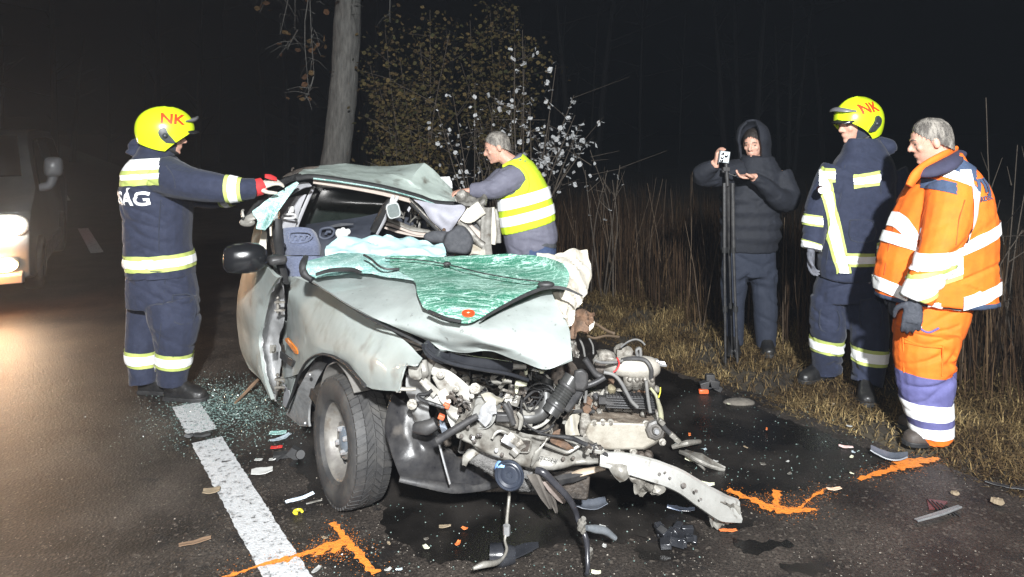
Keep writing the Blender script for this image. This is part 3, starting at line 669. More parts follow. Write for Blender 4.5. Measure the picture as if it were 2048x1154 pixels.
for i in range(NB):                                            # tread blocks with sipes between them
    for kx, (h0, h1) in enumerate(((.040, .079), (.004, .036), (-.036, -.004), (-.079, -.040))):
        a0 = 2 * math.pi * (i + .5 * (kx % 2)) / NB; da = 2 * math.pi / NB * .40; sk = (.06 if kx in (1, 2) else .02) * (1 if kx < 2 else -1); vs = []
        for rr in (.274, .2875):
            for h, s_ in ((h0, -1), (h1, 1)):
                r2 = rr - (.008 if abs(h) > .07 else 0)
                for t in (-1, 1):
                    a = a0 + t * da + s_ * sk; vs.append(WC + WN * h + r2 * (WX * math.cos(a) + WU * math.sin(a)))
        tm.add(vs, [[4, 5, 7, 6], [0, 1, 5, 4], [2, 6, 7, 3], [0, 4, 6, 2], [1, 3, 7, 5]])
tm.obj('tyre', tyre_m, wheel, 30)
m = M(); m.lathe([(.20, -.02), (.205, -.03), (.12, -.14), (.02, -.15)], WC, WN, 20); m.obj('brake_drum', grime, CAR)
m = M(); m.tube([WC - WN * .1, WC - WN * .5 + Vector((0, 0, -.02))], [.035, .03], 8); m.tube([WC - WN * .12, WC - WN * .25 + Vector((0, .05, .45))], [.04, .05], 10); m.obj('suspension_strut', grime, CAR)
# ---- front wing on the near side, creased behind the arch
rows = [[(256, 148, .05), (345, 185, .05), (470, 250, .05), (600, 335, .05), (720, 415, .05), (794, 486, .05)],
        [(242, 225, -.01), (338, 285, .0), (470, 342, .0), (590, 412, .0), (700, 478, .0), (768, 512, .0)],
        [(238, 300, .03), (325, 370, -.03), (460, 420, -.035), (570, 480, -.035), (660, 538, -.03), (724, 520, -.01)],
        [(232, 420, .07), (306, 440, -.03), (420, 452, -.045), (520, 518, -.045), (612, 574, -.04), (704, 572, -.02)],
        [(222, 570, .05), (288, 548, -.02), (378, 472, -.04), (478, 512, -.04), (556, 600, -.04), (692, 626, -.02)]]
m = M(); m.grid([[kb(K5, *p) for p in r] for r in rows], 7, .006, .006, 7); WING = m.obj('front_wing', paint, CAR, 60)
m = M(); m.tube([kb(K5, u, v, -.045) for u, v in ((236, 690), (262, 620), (290, 545), (325, 492), (378, 470), (435, 484), (490, 520), (530, 565), (558, 602))], .010, 6, 4, flat=.6); m.obj('arch_trim', rubber, WING)
rows = [[kb(K5, 222, 330, .06), kb(K5, 262, 345, .045), kb(K5, 292, 380, .0)], [kb(K5, 215, 400, .10), kb(K5, 250, 405, .12), kb(K5, 290, 440, .02)], [kb(K5, 214, 480, .07), kb(K5, 248, 490, .06), kb(K5, 285, 500, .02)], [kb(K5, 212, 560, .06), kb(K5, 235, 570, .05), kb(K5, 270, 560, .02)], [kb(K5, 205, 610, .07), kb(K5, 222, 640, .06), kb(K5, 240, 690, .03)]]
m = M(); m.grid(rows, 5, .005, .012, 14, .01); m.obj('dented_panel', paint, WING, 40)
m = M(); m.poly([kb(K5, *p, .0) for p in ((234, 404), (244, 402), (288, 456), (286, 470), (276, 468), (236, 416))], CB.to_3d() * -.012); m.obj('side_indicator', amber, WING, 30, .003)
m = M(); m.poly([kb(K5, *p, .0) for p in ((214, 456), (272, 500), (262, 524), (212, 486))], CB.to_3d() * -.012); m.obj('rub_strip', blackp, WING, 30, .004)
m = M(); m.grid([[kb(K5, 205, 560, .02), kb(K5, 222, 600, .02)], [kb(K5, 222, 610, .02), kb(K5, 246, 628, .02)], [kb(K5, 215, 690, .02), kb(K5, 232, 690, .02)]], 4, .004, .004, 20); m.obj('sill_flap', greytrim, WING)
# inner arch and mud flap behind the wheel
m = M(); rows = []
for i in range(15):
    a = R(-25 + i * 150 / 14); rows.append([Vector((WC.x, WC.y, WC.z)) + CA.to_3d() * math.cos(a) * .345 + Vector((0, 0, math.sin(a) * .345)) + CB.to_3d() * t for t in (-.05, .1, .26, .40)])
m.grid(rows, 2, .006, .008, 9); m.obj('wheel_arch_liner', mat('dusty_arch_liner', (.20, .19, .175), (.12, .115, .105), 12, .75, 0, .3, 30), CAR)
m = M(); m.grid([[kb(K5, 345, 500, .03), kb(K5, 395, 515, .08)], [kb(K5, 300, 580, .0), kb(K5, 350, 600, .06)], [kb(K5, 255, 660, .0), kb(K5, 325, 690, .05)], [kb(K5, 218, 745, .0), kb(K5, 322, 750, .04)], [kb(K5, 206, 762, .0), kb(K5, 324, 770, .04)]], 5, .012, .006, 12); m.obj('mud_flap', mat('dusty_grey_plastic', (.24, .24, .24), (.15, .15, .15), 14, .6, 0, .3, 40, c3=(.34, .31, .27), s3=9, t3=(.55, .75)), CAR)
for u, v in ((310, 755), (330, 555), (222, 742)):
    m = M(); m.blob(kb(K5, u, v, -.005), .009); m.obj('clip', chrome, CAR)
m = M(); m.blob(car(.42, .20, .11), (.10, .14, .09)); m.blob(car(.52, .18, .13), (.1, .1, .07)); m.obj('floor_crossbeam', mat('blue_grey_steel', (.07, .085, .11), (.11, .12, .14), 9, .5, .2), CAR)
# ---- near door, its front end sprung away from the pillar
rows = []
for (u_, v_), bl in zip(((160, 50), (95, 150), (60, 260), (35, 400), (14, 520), (28, 640), (50, 780), (112, 960)), (-.0, -.012, -.02, -.028, -.01, -.008, .0, .03)):
    p0 = kb(KD, u_, v_, -.10); rows.append([p0] + [p0 + CA.to_3d() * d_ + CB.to_3d() * (bl * q_ - .01) + Vector((0, 0, .05 * d_ * (1 if p0.z > .5 else -.6))) for d_, q_ in ((.10, .5), (.26, 1), (.45, 1), (.66, .4))])
m = M(); m.grid(rows, 4, .02, .005, 5); DOOR = m.obj('door', paint, CAR, 50)
rows = [[(166, 48), (150, 62), (182, 60)], [(95, 150), (130, 130), (184, 140)], [(60, 260), (110, 250), (178, 270)], [(35, 400), (85, 390), (178, 390)], [(14, 520), (60, 515), (140, 500)], [(30, 630), (66, 620), (150, 600)], [(44, 740), (80, 730), (150, 715)], [(60, 860), (92, 850), (140, 830)], [(100, 930), (112, 925), (130, 900)], [(122, 975), (124, 972), (128, 950)]]
m = M(); m.grid([[kb(KD, r[0][0], r[0][1], -.10), kb(KD, r[1][0], r[1][1], -.02), kb(KD, r[2][0], r[2][1], .03)] for r in rows], 5, .006, .012, 16, .006); m.obj('door_edge', mat('pale_door_edge', (.47, .475, .48), (.36, .36, .36), 10, .42, .3, .1, 50, c3=(.14, .11, .08), s3=14, t3=(.6, .75)), DOOR, 50)
for v in (225, 800):
    m = M(); m.box(kb(KD, 148, v + 15, -.03), (.06, .012, .012)); m.box(kb(KD, 148, v + 75, -.03), (.06, .012, .012)); m.tube([kb(KD, 132, v, -.035), kb(KD, 132, v + 95, -.035)], .009, 8); m.blob(kb(KD, 130, v - 18, -.03), .011); m.obj('hinge', alu, DOOR, 40)
m = M(); m.box(kb(KD, 97, 588, -.055), (.035, .015, .045)); m.box(kb(KD, 97, 588, -.065), (.018, .01, .026)); m.obj('door_check', white_steel, DOOR, 40)
m = M(); m.tube([kb(K4, 350, 500, -.02), kb(K4, 356, 640, -.03), kb(K4, 372, 800, -.05), kb(K4, 405, 960, -.06)], [.024, .026, .024, .02], 8, 4, flat=.5); m.tube([kb(K4, 322, 520, .04), kb(K4, 330, 700, .0), kb(K4, 380, 900, -.03)], [.018, .03, .02], 6, 4); m.obj('window_frame', rubber, DOOR)
m = M(); m.tube([kb(K4, 292, 530, -.03), kb(K4, 296, 620, -.03)], .007, 6, flat=.5); m.obj('frame_trim', cream, DOOR)
m = M(); m.grid([[kb(K4, 235, 570, -.05), kb(K4, 262, 575, -.02)], [kb(K4, 212, 680, -.06), kb(K4, 262, 680, -.02)], [kb(K4, 235, 765, -.05), kb(K4, 262, 740, -.02)]], 4, .01, .012, 30); m.obj('window_runner', cream, DOOR)
m = M(); m.box(car(.98, -.10, .965), (.10, .10, .05), Matrix.Rotation(PH, 3, 'Z')); m.obj('mirror_foot', blackp, DOOR, 40, .02)
m = M(); mc = at(489, 516, 3.92); rot = Matrix.Rotation(R(20), 3, 'Z')
m.loft([[mc + rot @ Vector((x, y * s, z * s)) for y, z in [(.075 * math.cos(a) , .085 * math.copysign(abs(math.sin(a)) ** .7, math.sin(a))) for a in [i * math.pi / 8 for i in range(16)]]] for x, s in ((-.112, .25), (-.108, .62), (-.09, .88), (-.05, 1), (.02, 1.02), (.07, .93), (.10, .7), (.12, .4))])
m.obj('wing_mirror', mat('glossy_black_mirror', (.008, .009, .010), (.013, .013, .015), 8, .2), CAR, 50)
# sill and the bent rear body behind the door
m = M(); m.loft([[car(a, b, h) for b, h in ((.08, .14), (.06, .22), (.12, .26), (.20, .2), (.18, .13))] for a in (.62, .9, 1.3, 1.82)]); m.obj('sill', blackp, CAR)
PR = PH - R(10)
RA = Vector((-math.sin(PR), math.cos(PR), 0)); RB = Vector((math.cos(PR), math.sin(PR), 0)); R0 = car(1.80, 0, 0)
def rear(a, b, h): return R0 + RA * a + RB * b + Vector((0, 0, h))
rows = []
for h, b in ((.95, .02), (.86, -.05), (.70, -.07), (.50, -.06), (.32, -.04), (.2, .02)): rows.append([rear(a, b + (.10 * (a / 1.75) ** 4), h + .03 * t) for t, a in ((0, .0), (.3, .5), (.6, 1.0), (.85, 1.45), (1, 1.75))])
m = M(); m.grid(rows, 3, .02, .006, 5); m.obj('rear_quarter_panel', paint, CAR, 50)
m = M(); m.grid([[rear(1.75, .12 + b, h) for b in (0, .5, 1.0, 1.40)] for h in (.98, .8, .5, .25)], 3, .02, .02, 4, .02); m.obj('tailgate', paint, CAR, 50)
rows = []
for h, b in ((.95, 1.48), (.8, 1.55), (.55, 1.56), (.3, 1.52)): rows.append([rear(a, b - .25 * (1 - a / 1.75), h) for a in (.0, .6, 1.2, 1.75)])
m = M(); m.grid(rows, 4, .02, .03, 5, .03); m.obj('far_quarter_panel', paint, CAR, 45)
m = M(); m.box(rear(1.0, .75, .24), (1.35, 1.7, .06), Matrix.Rotation(PR, 3, 'Z')); m.box(car(.9, .72, .24), (1.35, 1.9, .06), Matrix.Rotation(PH, 3, 'Z')); m.obj('floor_pan', grime, CAR)
m = M(); m.lathe(pr, rear(1.05, .10, .283), -RB, 40, False); m.lathe([(0, .03), (.17, .06), (.17, -.05)], rear(1.05, .10, .283), -RB, 24); m.obj('rear_tyre', tyre_m, CAR)
m = M(); m.lathe(pr, rear(1.05, 1.45, .283), -RB, 40, False); m.lathe([(0, .03), (.17, .06), (.17, -.05)], rear(1.05, 1.45, .283), -RB, 24); m.obj('rear_tyre', tyre_m, CAR)
# ---- roof, peaked and folded
def roofY(u, v): return 0
fr_ = [(470, 205, 4.62), (600, 192, 4.70), (830, 222, 4.80), (1100, 268, 4.92), (1350, 332, 5.05), (1480, 378, 5.12), (1640, 390, 5.2)]
r1 = [(478, 184, 4.72), (610, 172, 4.80), (830, 200, 4.92), (1100, 236, 5.02), (1360, 288, 5.14), (1500, 330, 5.18), (1640, 380, 5.24)]
r2 = [(505, 160, 4.86), (640, 152, 4.96), (850, 168, 5.08), (1150, 176, 5.22), (1300, 225, 5.15), (1490, 268, 5.3), (1625, 358, 5.3)]
r3 = [(545, 140, 5.05), (670, 136, 5.12), (860, 140, 5.2), (1165, 140, 5.45), (1345, 160, 5.26), (1500, 222, 5.38), (1612, 325, 5.36)]
r4 = [(600, 128, 5.3), (700, 116, 5.3), (830, 105, 5.35), (1160, 126, 5.62), (1400, 97, 5.36), (1500, 178, 5.42), (1597, 285, 5.42)]
r5 = [(650, 135, 6.1), (760, 130, 6.1), (900, 125, 6.1), (1160, 140, 6.1), (1350, 122, 5.9), (1480, 195, 5.8), (1580, 295, 5.6)]
m = M(); m.grid([[k(K4, u, v, Y) for u, v, Y in r] for r in (fr_, r1, r2, r3, r4, r5)], 6, .006, .006, 9, .006, 2.0, lin=True); ROOF = m.obj('roof', paint_roof, CAR, 14)
m = M(); m.tube([k(K4, u, v, Y - .03) for u, v, Y in fr_], .021, 8, 5, flat=.8); m.obj('windscreen_seal', rubber, ROOF)
m = M(); m.tube([k(K4, u, v + 13, Y - .045) for u, v, Y in fr_[1:6]], .006, 5, 5); m.obj('glass_edge', glass_pale, ROOF)
m = M(); m.ribbon([k(K4, u, v + dv, Y + .02) for (u, v, Y), dv in zip(fr_[1:], (26, 28, 30, 32, 34, 20))], [.05, .06, .07, .07, .06], .015, (0, -.75, .6)); m.obj('header_lining', beige, ROOF)
m = M(); m.tube([k(K4, 578, 190, 4.70), k(K4, 610, 135, 5.4)], .012, 6); m.obj('roof_gutter', rubber, ROOF)
m = M(); m.tube(ks(K4, [(380, 195), (450, 165), (540, 138), (640, 120)], 5.0), [.004, .02, .02, .006], 6, 3, flat=.4); m.tube(ks(K4, [(445, 150), (450, 135), (462, 128)], 5.0), .007, 5); m.obj('torn_roof_rail', grime, ROOF)
m = M(); m.grid([[k(K4, 1515, 195, 5.75), k(K4, 1585, 195, 5.75)], [k(K4, 1530, 235, 5.7), k(K4, 1600, 235, 5.7)], [k(K4, 1570, 270, 5.65), k(K4, 1605, 270, 5.65)]], 3, .004, .03, 30); m.obj('torn_edge', mat('white_torn_paint', (.8, .8, .8), None, rough=.5), ROOF)
# ---- front pillar bent out over the door with its strip of windscreen
PL = [(600, 352, 4.68), (575, 360, 4.6), (545, 378, 4.5), (520, 403, 4.42), (500, 428, 4.36), (486, 442, 4.32)]
m = M(); m.tube([at(x, y, Y) for x, y, Y in PL], [.022, .03, .034, .032, .026, .016], 8, 4, flat=.7); PIL = m.obj('front_pillar', rubber, CAR)
m = M(); m.tube([k(KL, 130, 570, 4.33), k(KL, 175, 560, 4.33), k(KL, 250, 530, 4.34)], [.022, .034, .03], 8, 3, flat=.5); m.blob(k(KL, 165, 600, 4.33), (.05, .02, .028)); m.tube([k(KL, 125, 550, 4.33), k(KL, 118, 490, 4.34), k(KL, 135, 480, 4.34)], [.012, .006], 5, 3); m.obj('pillar_stub', white_steel, PIL)
m = M(); m.grid([[k(KL, 215, 495, 4.30), k(KL, 300, 430, 4.33), k(KL, 400, 350, 4.37), k(KL, 500, 290, 4.41), k(KL, 640, 205, 4.5)], [k(KL, 225, 530, 4.28), k(KL, 320, 480, 4.31), k(KL, 410, 410, 4.35), k(KL, 490, 340, 4.39), k(KL, 655, 212, 4.5)], [k(KL, 265, 580, 4.27), k(KL, 340, 540, 4.29), k(KL, 420, 480, 4.33), k(KL, 495, 390, 4.38), k(KL, 660, 216, 4.5)], [k(KL, 252, 660, 4.26), k(KL, 310, 668, 4.28), k(KL, 355, 660, 4.31), k(KL, 490, 455, 4.36), k(KL, 665, 220, 4.5)]], 6, .006, .008, 25, .004); m.obj('glass_remnant', glass_pale, PIL, 60)
m = M(); m.ribbon([k(KL, 505, 355, 4.55), k(KL, 600, 290, 4.62), k(KL, 690, 240, 4.7), k(KL, 770, 232, 4.76)], [.05, .06, .06, .04], .02, (0, -.8, .6)); m.obj('pillar_lining', greytrim, PIL)
# ---- cabin seen through the open windscreen
m = M(); m.grid([[k(KL, 500, 395, 4.72), k(KL, 600, 360, 4.78), k(KL, 735, 330, 4.85)], [k(KL, 485, 480, 4.70), k(KL, 590, 480, 4.76), k(KL, 690, 440, 4.82)], [k(KL, 475, 560, 4.70), k(KL, 580, 570, 4.75), k(KL, 655, 540, 4.8)], [k(KL, 470, 670, 4.70), k(KL, 560, 670, 4.74), k(KL, 625, 660, 4.78)]], 5, .03, .004, 8); PT = m.obj('middle_pillar_trim', greytrim, CAR, 60)
m = M(); m.tube(ks(KL, [(510, 525), (500, 545), (520, 560), (615, 558), (632, 540), (610, 522), (520, 522)], 4.66), .008, 6, 2); m.obj('belt_guide', mat('pale_belt_plastic', (.52, .51, .5), None, rough=.5), PT)
m = M(); m.box(k(KL, 588, 475, 4.68), (.035, .02, .04)); m.tube(ks(KL, [(580, 480), (570, 522)], 4.67), .012, 6, flat=.3); m.obj('belt_anchor', mat('white_plastic', (.68, .67, .65), None, rough=.5), PT, 40, .004)
m = M(); m.tube([k(KL, 805, 255, 4.95), k(KL, 730, 420, 4.9), k(KL, 660, 590, 4.85), k(KL, 640, 650, 4.85)], .014, 6, 3, flat=.6); m.obj('window_rail', greytrim, CAR)
m = M(); m.grid([[k(K4, 600, 262, 5.55), k(K4, 880, 285, 5.6), k(K4, 1170, 330, 5.65)], [k(K4, 540, 400, 5.5), k(K4, 850, 400, 5.6), k(K4, 1130, 400, 5.65)], [k(K4, 490, 555, 5.45), k(K4, 820, 510, 5.5), k(K4, 1080, 470, 5.6)]], 4, .005); m.obj('rear_window', darkglass, CAR)
m = M(); m.grid([[k(K4, 480, 545, 5.3), k(K4, 800, 505, 5.35), k(K4, 1080, 455, 5.4)], [k(K4, 500, 600, 5.1), k(K4, 800, 575, 5.2), k(K4, 1060, 530, 5.3)], [k(K4, 520, 680, 5.0), k(K4, 800, 660, 5.1), k(K4, 1040, 620, 5.2)], [k(K4, 520, 800, 4.95), k(K4, 800, 780, 5.05), k(K4, 1040, 700, 5.15)]], 4, .03, .01, 5); DC = m.obj('door_card', inner, CAR, 60)
m = M(); m.tube(ks(K4, [(650, 600), (660, 570), (720, 560), (750, 580), (740, 615), (690, 640), (650, 625), (650, 600)], 5.08), .010, 6, 3); m.tube(ks(K4, [(690, 610), (700, 590), (730, 590)], 5.06), .012, 6); m.obj('door_pull', mat('grey_blue_plastic', (.06, .07, .10), None, rough=.5), DC)
m = M(); m.tube(ks(K4, [(720, 555), (800, 540), (890, 535)], 5.15), [.008, .014, .005], 6, 3); m.obj('armrest_edge', charcoal, DC)
m = M()
for u, v, r in ((790, 600, .03), (800, 625, .028), (830, 605, .024), (850, 590, .02), (815, 580, .02)): m.blob(k(K4, u, v, 4.9), (r, r * .8, r * 1.1))
m.obj('crumpled_tissue', mat('white_tissue', (.7, .7, .68), None, rough=.9), CAR)
def bolster(name, rows, parent, material, thick=.12):
    m = M(); m.grid(rows, 5, thick, .006, 8); return m.obj(name, material, parent, 70)
SEAT = bolster('seat', [[k(KL, 480, 665, 4.34), k(KL, 560, 650, 4.30), k(KL, 700, 645, 4.30), k(KL, 790, 665, 4.33), k(KL, 830, 700, 4.38)], [k(KL, 480, 740, 4.31), k(KL, 570, 735, 4.25), k(KL, 700, 730, 4.25), k(KL, 830, 740, 4.29), k(KL, 862, 770, 4.37)], [k(KL, 485, 830, 4.30), k(KL, 580, 825, 4.24), k(KL, 720, 820, 4.24), k(KL, 850, 825, 4.28), k(KL, 882, 850, 4.37)], [k(KL, 500, 910, 4.32), k(KL, 590, 915, 4.27), k(KL, 730, 915, 4.27), k(KL, 850, 915, 4.30), k(KL, 880, 915, 4.38)]], CAR, seatm)
bolster('lower_backrest', [[k(KL, 505, 925, 4.28), k(KL, 640, 925, 4.24), k(KL, 800, 925, 4.24), k(KL, 910, 930, 4.30)], [k(KL, 525, 1010, 4.25), k(KL, 640, 1010, 4.20), k(KL, 800, 1010, 4.20), k(KL, 915, 1010, 4.28)], [k(KL, 540, 1120, 4.24), k(KL, 640, 1120, 4.18), k(KL, 800, 1120, 4.18), k(KL, 920, 1120, 4.27)]], SEAT, seatm)
m = M(); m.tube(ks(KL, [(575, 700), (640, 690), (750, 695), (790, 730), (740, 780), (620, 800), (575, 770), (575, 700)], 4.235), .006, 5, 3); m.obj('stitched_oval', seatm, SEAT)
for i in range(3):
    m = M(); m.tube(ks(KL, [(600 + i * 55, 775), (620 + i * 55, 725), (650 + i * 55, 735), (640 + i * 50, 770)], 4.232), .006, 5, 3); m.obj('stitch_loop', seatm, SEAT)
wire('belt_stalk', ks(KL, [(490, 850), (510, 830), (530, 820)], 4.2), .014, blackp, CAR)
# driver's side: posts, seat, collapsed door
m = M(); m.tube([k(KI, 140, 800, 5.0), k(KI, 210, 670, 4.98), k(KI, 270, 540, 4.95), k(KI, 350, 380, 4.95)], [.012, .014, .014, .01], 6, 3, flat=.5); m.obj('far_pillar_trim', greytrim, CAR)
m = M(); m.tube([k(KI, 100, 760, 5.06), k(KI, 170, 640, 5.04), k(KI, 260, 470, 5.0), k(KI, 330, 370, 5.0)], [.03, .035, .035, .02], 8, 3); m.obj('far_pillar', rubber, CAR)
m = M(); m.tube([k(KI, 505, 390, 5.05), k(KI, 680, 570, 5.0), k(KI, 870, 770, 4.95)], [.022, .026, .02], 8, 3, flat=.6); BR = m.obj('bent_door_frame', rubber, CAR)
m = M(); m.tube([k(KI, 515, 395, 5.02), k(KI, 690, 575, 4.97), k(KI, 900, 790, 4.92)], [.005, .007, .004], 5, 3); m.obj('frame_edge', alu, BR)
m = M(); m.grid([[k(KI, 190, 560, 5.5), k(KI, 500, 380, 5.6), k(KI, 820, 480, 5.5)], [k(KI, 180, 700, 5.45), k(KI, 500, 640, 5.5), k(KI, 850, 720, 5.4)], [k(KI, 130, 820, 5.4), k(KI, 500, 830, 5.4), k(KI, 850, 860, 5.3)]], 5, .01, .03, 8, .04); m.obj('collapsed_lining', inner, CAR, 50)
for nm, L_, r, mt in (('door_rail', [(240, 620), (400, 680), (560, 740), (860, 780)], .020, white_steel), ('door_rail', [(220, 670), (400, 720), (600, 790), (830, 810)], .018, beige), ('door_rail', [(190, 710), (380, 770), (600, 815), (780, 830)], .012, beige), ('door_beam', [(230, 690), (420, 745), (620, 800)], .03, rubber)):
    m = M(); m.tube(ks(KI, L_, 5.12 if mt is not rubber else 5.18), [r * .7, r, r, r * .5], 7, 4, flat=.5); m.obj(nm, mt, CAR)
rnd = random.Random(17); m = M()
for _ in range(26):
    p = k(KI, rnd.uniform(430, 800), rnd.uniform(480, 730), rnd.uniform(5.15, 5.35)); q = p + Vector((rnd.gauss(0, .05), rnd.gauss(0, .05), rnd.gauss(0, .04))); m.tube([p, p.lerp(q, .5) + Vector((0, 0, .02)), q], rnd.uniform(.004, .014), 5, 2, flat=.5)
m.obj('crushed_bodywork', bare, CAR)
m = M(); m.grid([[k(KI, 485, 520, 5.1), k(KI, 510, 475, 5.1)], [k(KI, 505, 545, 5.1), k(KI, 530, 495, 5.1)]], 2, .01); m.obj('broken_clip', greytrim, CAR)
mm_ = M(); c = k(KI, 327, 525, 4.72); rot = Matrix.Rotation(R(-14), 3, 'Y') @ Matrix.Rotation(R(12), 3, 'Z')
mm_.loft([[c + rot @ Vector((.046 * s * math.copysign(abs(math.cos(a)) ** .55, math.cos(a)), y, .054 * s * math.copysign(abs(math.sin(a)) ** .55, math.sin(a)))) for a in [i * math.pi / 10 for i in range(20)]] for y, s in ((.03, .8), (.012, 1), (-.008, 1), (-.012, .93))])
IM = mm_.obj('interior_mirror', mat('mirror_shell', (.40, .42, .42), None, rough=.4), CAR, 40)
m = M(); m.loft([[c + rot @ Vector((.038 * math.copysign(abs(math.cos(a)) ** .55, math.cos(a)), y, .045 * math.copysign(abs(math.sin(a)) ** .55, math.sin(a)))) for a in [i * math.pi / 10 for i in range(20)]] for y in (-.0115, -.0150)]); m.obj('mirror_glass', mat('mirror_glass', (.35, .42, .40), (.5, .55, .53), 50, .12, .7), IM, 40)
m = M(); m.tube(ks(KI, [(310, 450), (320, 380), (335, 350)], 4.78), [.02, .016, .01], 6, 3, flat=.5); m.tube(ks(KI, [(340, 440), (370, 385), (385, 360)], 4.78), [.012, .012, .008], 6, 3, flat=.5); m.obj('mirror_stalk', mat('pale_plastic', (.6, .6, .59), None, rough=.5), IM)
m = M(); m.grid([[k(KI, 560, 395, 4.98), k(KI, 760, 430, 4.95), k(KI, 960, 460, 4.95), k(KI, 1140, 465, 5.0)], [k(KI, 640, 470, 4.95), k(KI, 800, 520, 4.9), k(KI, 960, 560, 4.9), k(KI, 1150, 520, 4.97)], [k(KI, 740, 590, 4.93), k(KI, 830, 630, 4.9), k(KI, 970, 640, 4.88), k(KI, 1075, 630, 4.92)], [k(KI, 830, 690, 4.92), k(KI, 890, 720, 4.9), k(KI, 980, 720, 4.9), k(KI, 1040, 690, 4.92)], [k(KI, 915, 785, 4.92), k(KI, 935, 800, 4.92), k(KI, 955, 795, 4.92), k(KI, 985, 770, 4.92)]], 6, .012, .006, 9, .012); HL = m.obj('hanging_headlining', mat('grey_lilac_lining', (.40, .40, .45), (.33, .33, .37), 9, .8, 0, .1, 40, c3=(.40, .22, .12), s3=5, t3=(.68, .75)), CAR, 40)
m = M(); m.lathe([(0, 0), (.014, 0), (.012, .008), (0, .010)], k(KI, 912, 750, 4.90), (0, -1, 0), 10); m.obj('lining_clip', rust, HL)
m = M(); m.loft([[k(KI, 1060 + (u - 1060) * s_, 870 + (v - 870) * s_, Yv) for u, v in ((930, 790), (1070, 690), (1150, 700), (1225, 790), (1255, 880), (1225, 990), (1180, 1040), (950, 1020), (890, 920))] for Yv, s_ in ((4.92, .9), (4.88, 1), (4.80, 1), (4.76, .85))]); m.blob(k(KI, 850, 830, 4.88), (.11, .05, .045)); me = fuse(m, .010, 3, .006, 9); skin_obj('driver_backrest', me, charcoal, CAR)
# crushed driver's door folded into upright pleats
def pleat(L, Y, wd, mt, nm='door_pleat'):
    m = M(); m.ribbon(ks(KI, L, Y), wd, .03, (.25, -1, .2), 4); return m.obj(nm, mt, CAR, 50)
pleat([(1410, 490), (1400, 640), (1395, 850), (1410, 1040)], 4.95, .075, white_steel); pleat([(1455, 490), (1470, 650), (1480, 800), (1465, 915)], 5.0, .055, cream)
pleat([(1490, 510), (1515, 650), (1530, 780), (1535, 900)], 5.05, .05, white_steel); pleat([(1340, 480), (1350, 600), (1370, 760), (1385, 1000)], 5.0, .05, bare)
pleat([(1100, 620), (1230, 740), (1330, 820), (1390, 880)], 4.97, .055, beige); pleat([(1085, 650), (1180, 740), (1280, 860), (1370, 930)], 4.93, .05, bare); pleat([(1120, 600), (1240, 680), (1360, 770)], 5.02, .05, rubber, 'door_seal')
pleat([(1140, 560), (1200, 590), (1290, 530), (1350, 490)], 4.9, .10, cream, 'folded_sill'); pleat([(1240, 560), (1320, 640), (1380, 720)], 4.98, .045, white_steel); pleat([(1300, 520), (1350, 580), (1385, 650)], 4.96, .03, white_steel)
m = M(); m.grid([[k(KI, 1180, 780, 5.1), k(KI, 1300, 840, 5.05), k(KI, 1390, 880, 5.0)], [k(KI, 1240, 900, 5.0), k(KI, 1320, 930, 4.95), k(KI, 1385, 960, 4.95)], [k(KI, 1190, 1035, 4.9), k(KI, 1290, 1030, 4.88), k(KI, 1390, 1040, 4.9)]], 5, .008, .015, 14, .02); m.obj('torn_door_skin', cream, CAR, 40)
m = M(); m.grid([[k(KI, 1140, 290, 5.1), k(KI, 1220, 330, 5.1), k(KI, 1320, 390, 5.1), k(KI, 1400, 410, 5.1)], [k(KI, 1060, 340, 5.05), k(KI, 1180, 390, 5.0), k(KI, 1300, 430, 5.0), k(KI, 1405, 460, 5.05)], [k(KI, 1040, 420, 5.0), k(KI, 1150, 470, 4.97), k(KI, 1260, 480, 4.97), k(KI, 1350, 480, 5.0)]], 6, .006, .03, 16, .04, 4); m.obj('crumpled_roof_corner', bare, CAR, 35)
# dashboard and engine-bay bulkhead in the dark below the sheet
m = M(); m.loft([[car(a, b, h) for a, h in ((.60, .35), (.60, .80), (.72, .89), (1.0, .89), (1.08, .82), (.98, .62), (.70, .35))] for b in (.10, .5, .8, 1.0)]); m.obj('dashboard', inner, CAR)
# ---- bonnet, buckled up in the middle
rows = [[(612, 555, .945), (700, 543, .985), (800, 538, 1.02), (900, 532, 1.02), (1000, 530, 1.01), (1100, 535, 1.01)],
        [(675, 594, .95), (765, 588, .985), (855, 590, 1.02), (945, 590, 1.02), (1035, 585, 1.01), (1102, 578, 1.02)],
        [(745, 634, .94), (828, 640, .96), (910, 648, .985), (990, 640, .985), (1062, 615, .985), (1120, 620, .975)],
        [(812, 664, .91), (880, 677, .92), (950, 682, .935), (1015, 682, .93), (1082, 676, .92), (1137, 655, .92)],
        [(858, 684, .885), (915, 697, .885), (975, 696, .89), (1035, 707, .885), (1090, 712, .87), (1142, 690, .88)],
        [(880, 698, .87), (930, 706, .865), (985, 703, .875), (1035, 722, .85), (1092, 739, .82), (1144, 717, .85)]]
m = M(); m.grid([[gnd(*p) for p in r] for r in rows], 7, .010, .004, 7, .004, 1.0); HOOD = m.obj('bonnet', paint_hood, CAR, 40)
m = M(); m.tube([gnd(626, 562, .935), gnd(680, 600, .935), gnd(745, 640, .925), gnd(812, 672, .90), gnd(870, 702, .862)], .005, 6, 4, flat=.5); m.obj('bonnet_edge', rubber, HOOD)
m = M(); m.ribbon([byb(628, 566, .065), byb(700, 618, .075), byb(770, 655, .08), byb(835, 700, .08)], [.03, .06, .09, .10], .03, (0, 0, 1)); m.obj('wing_gutter', grime, CAR)
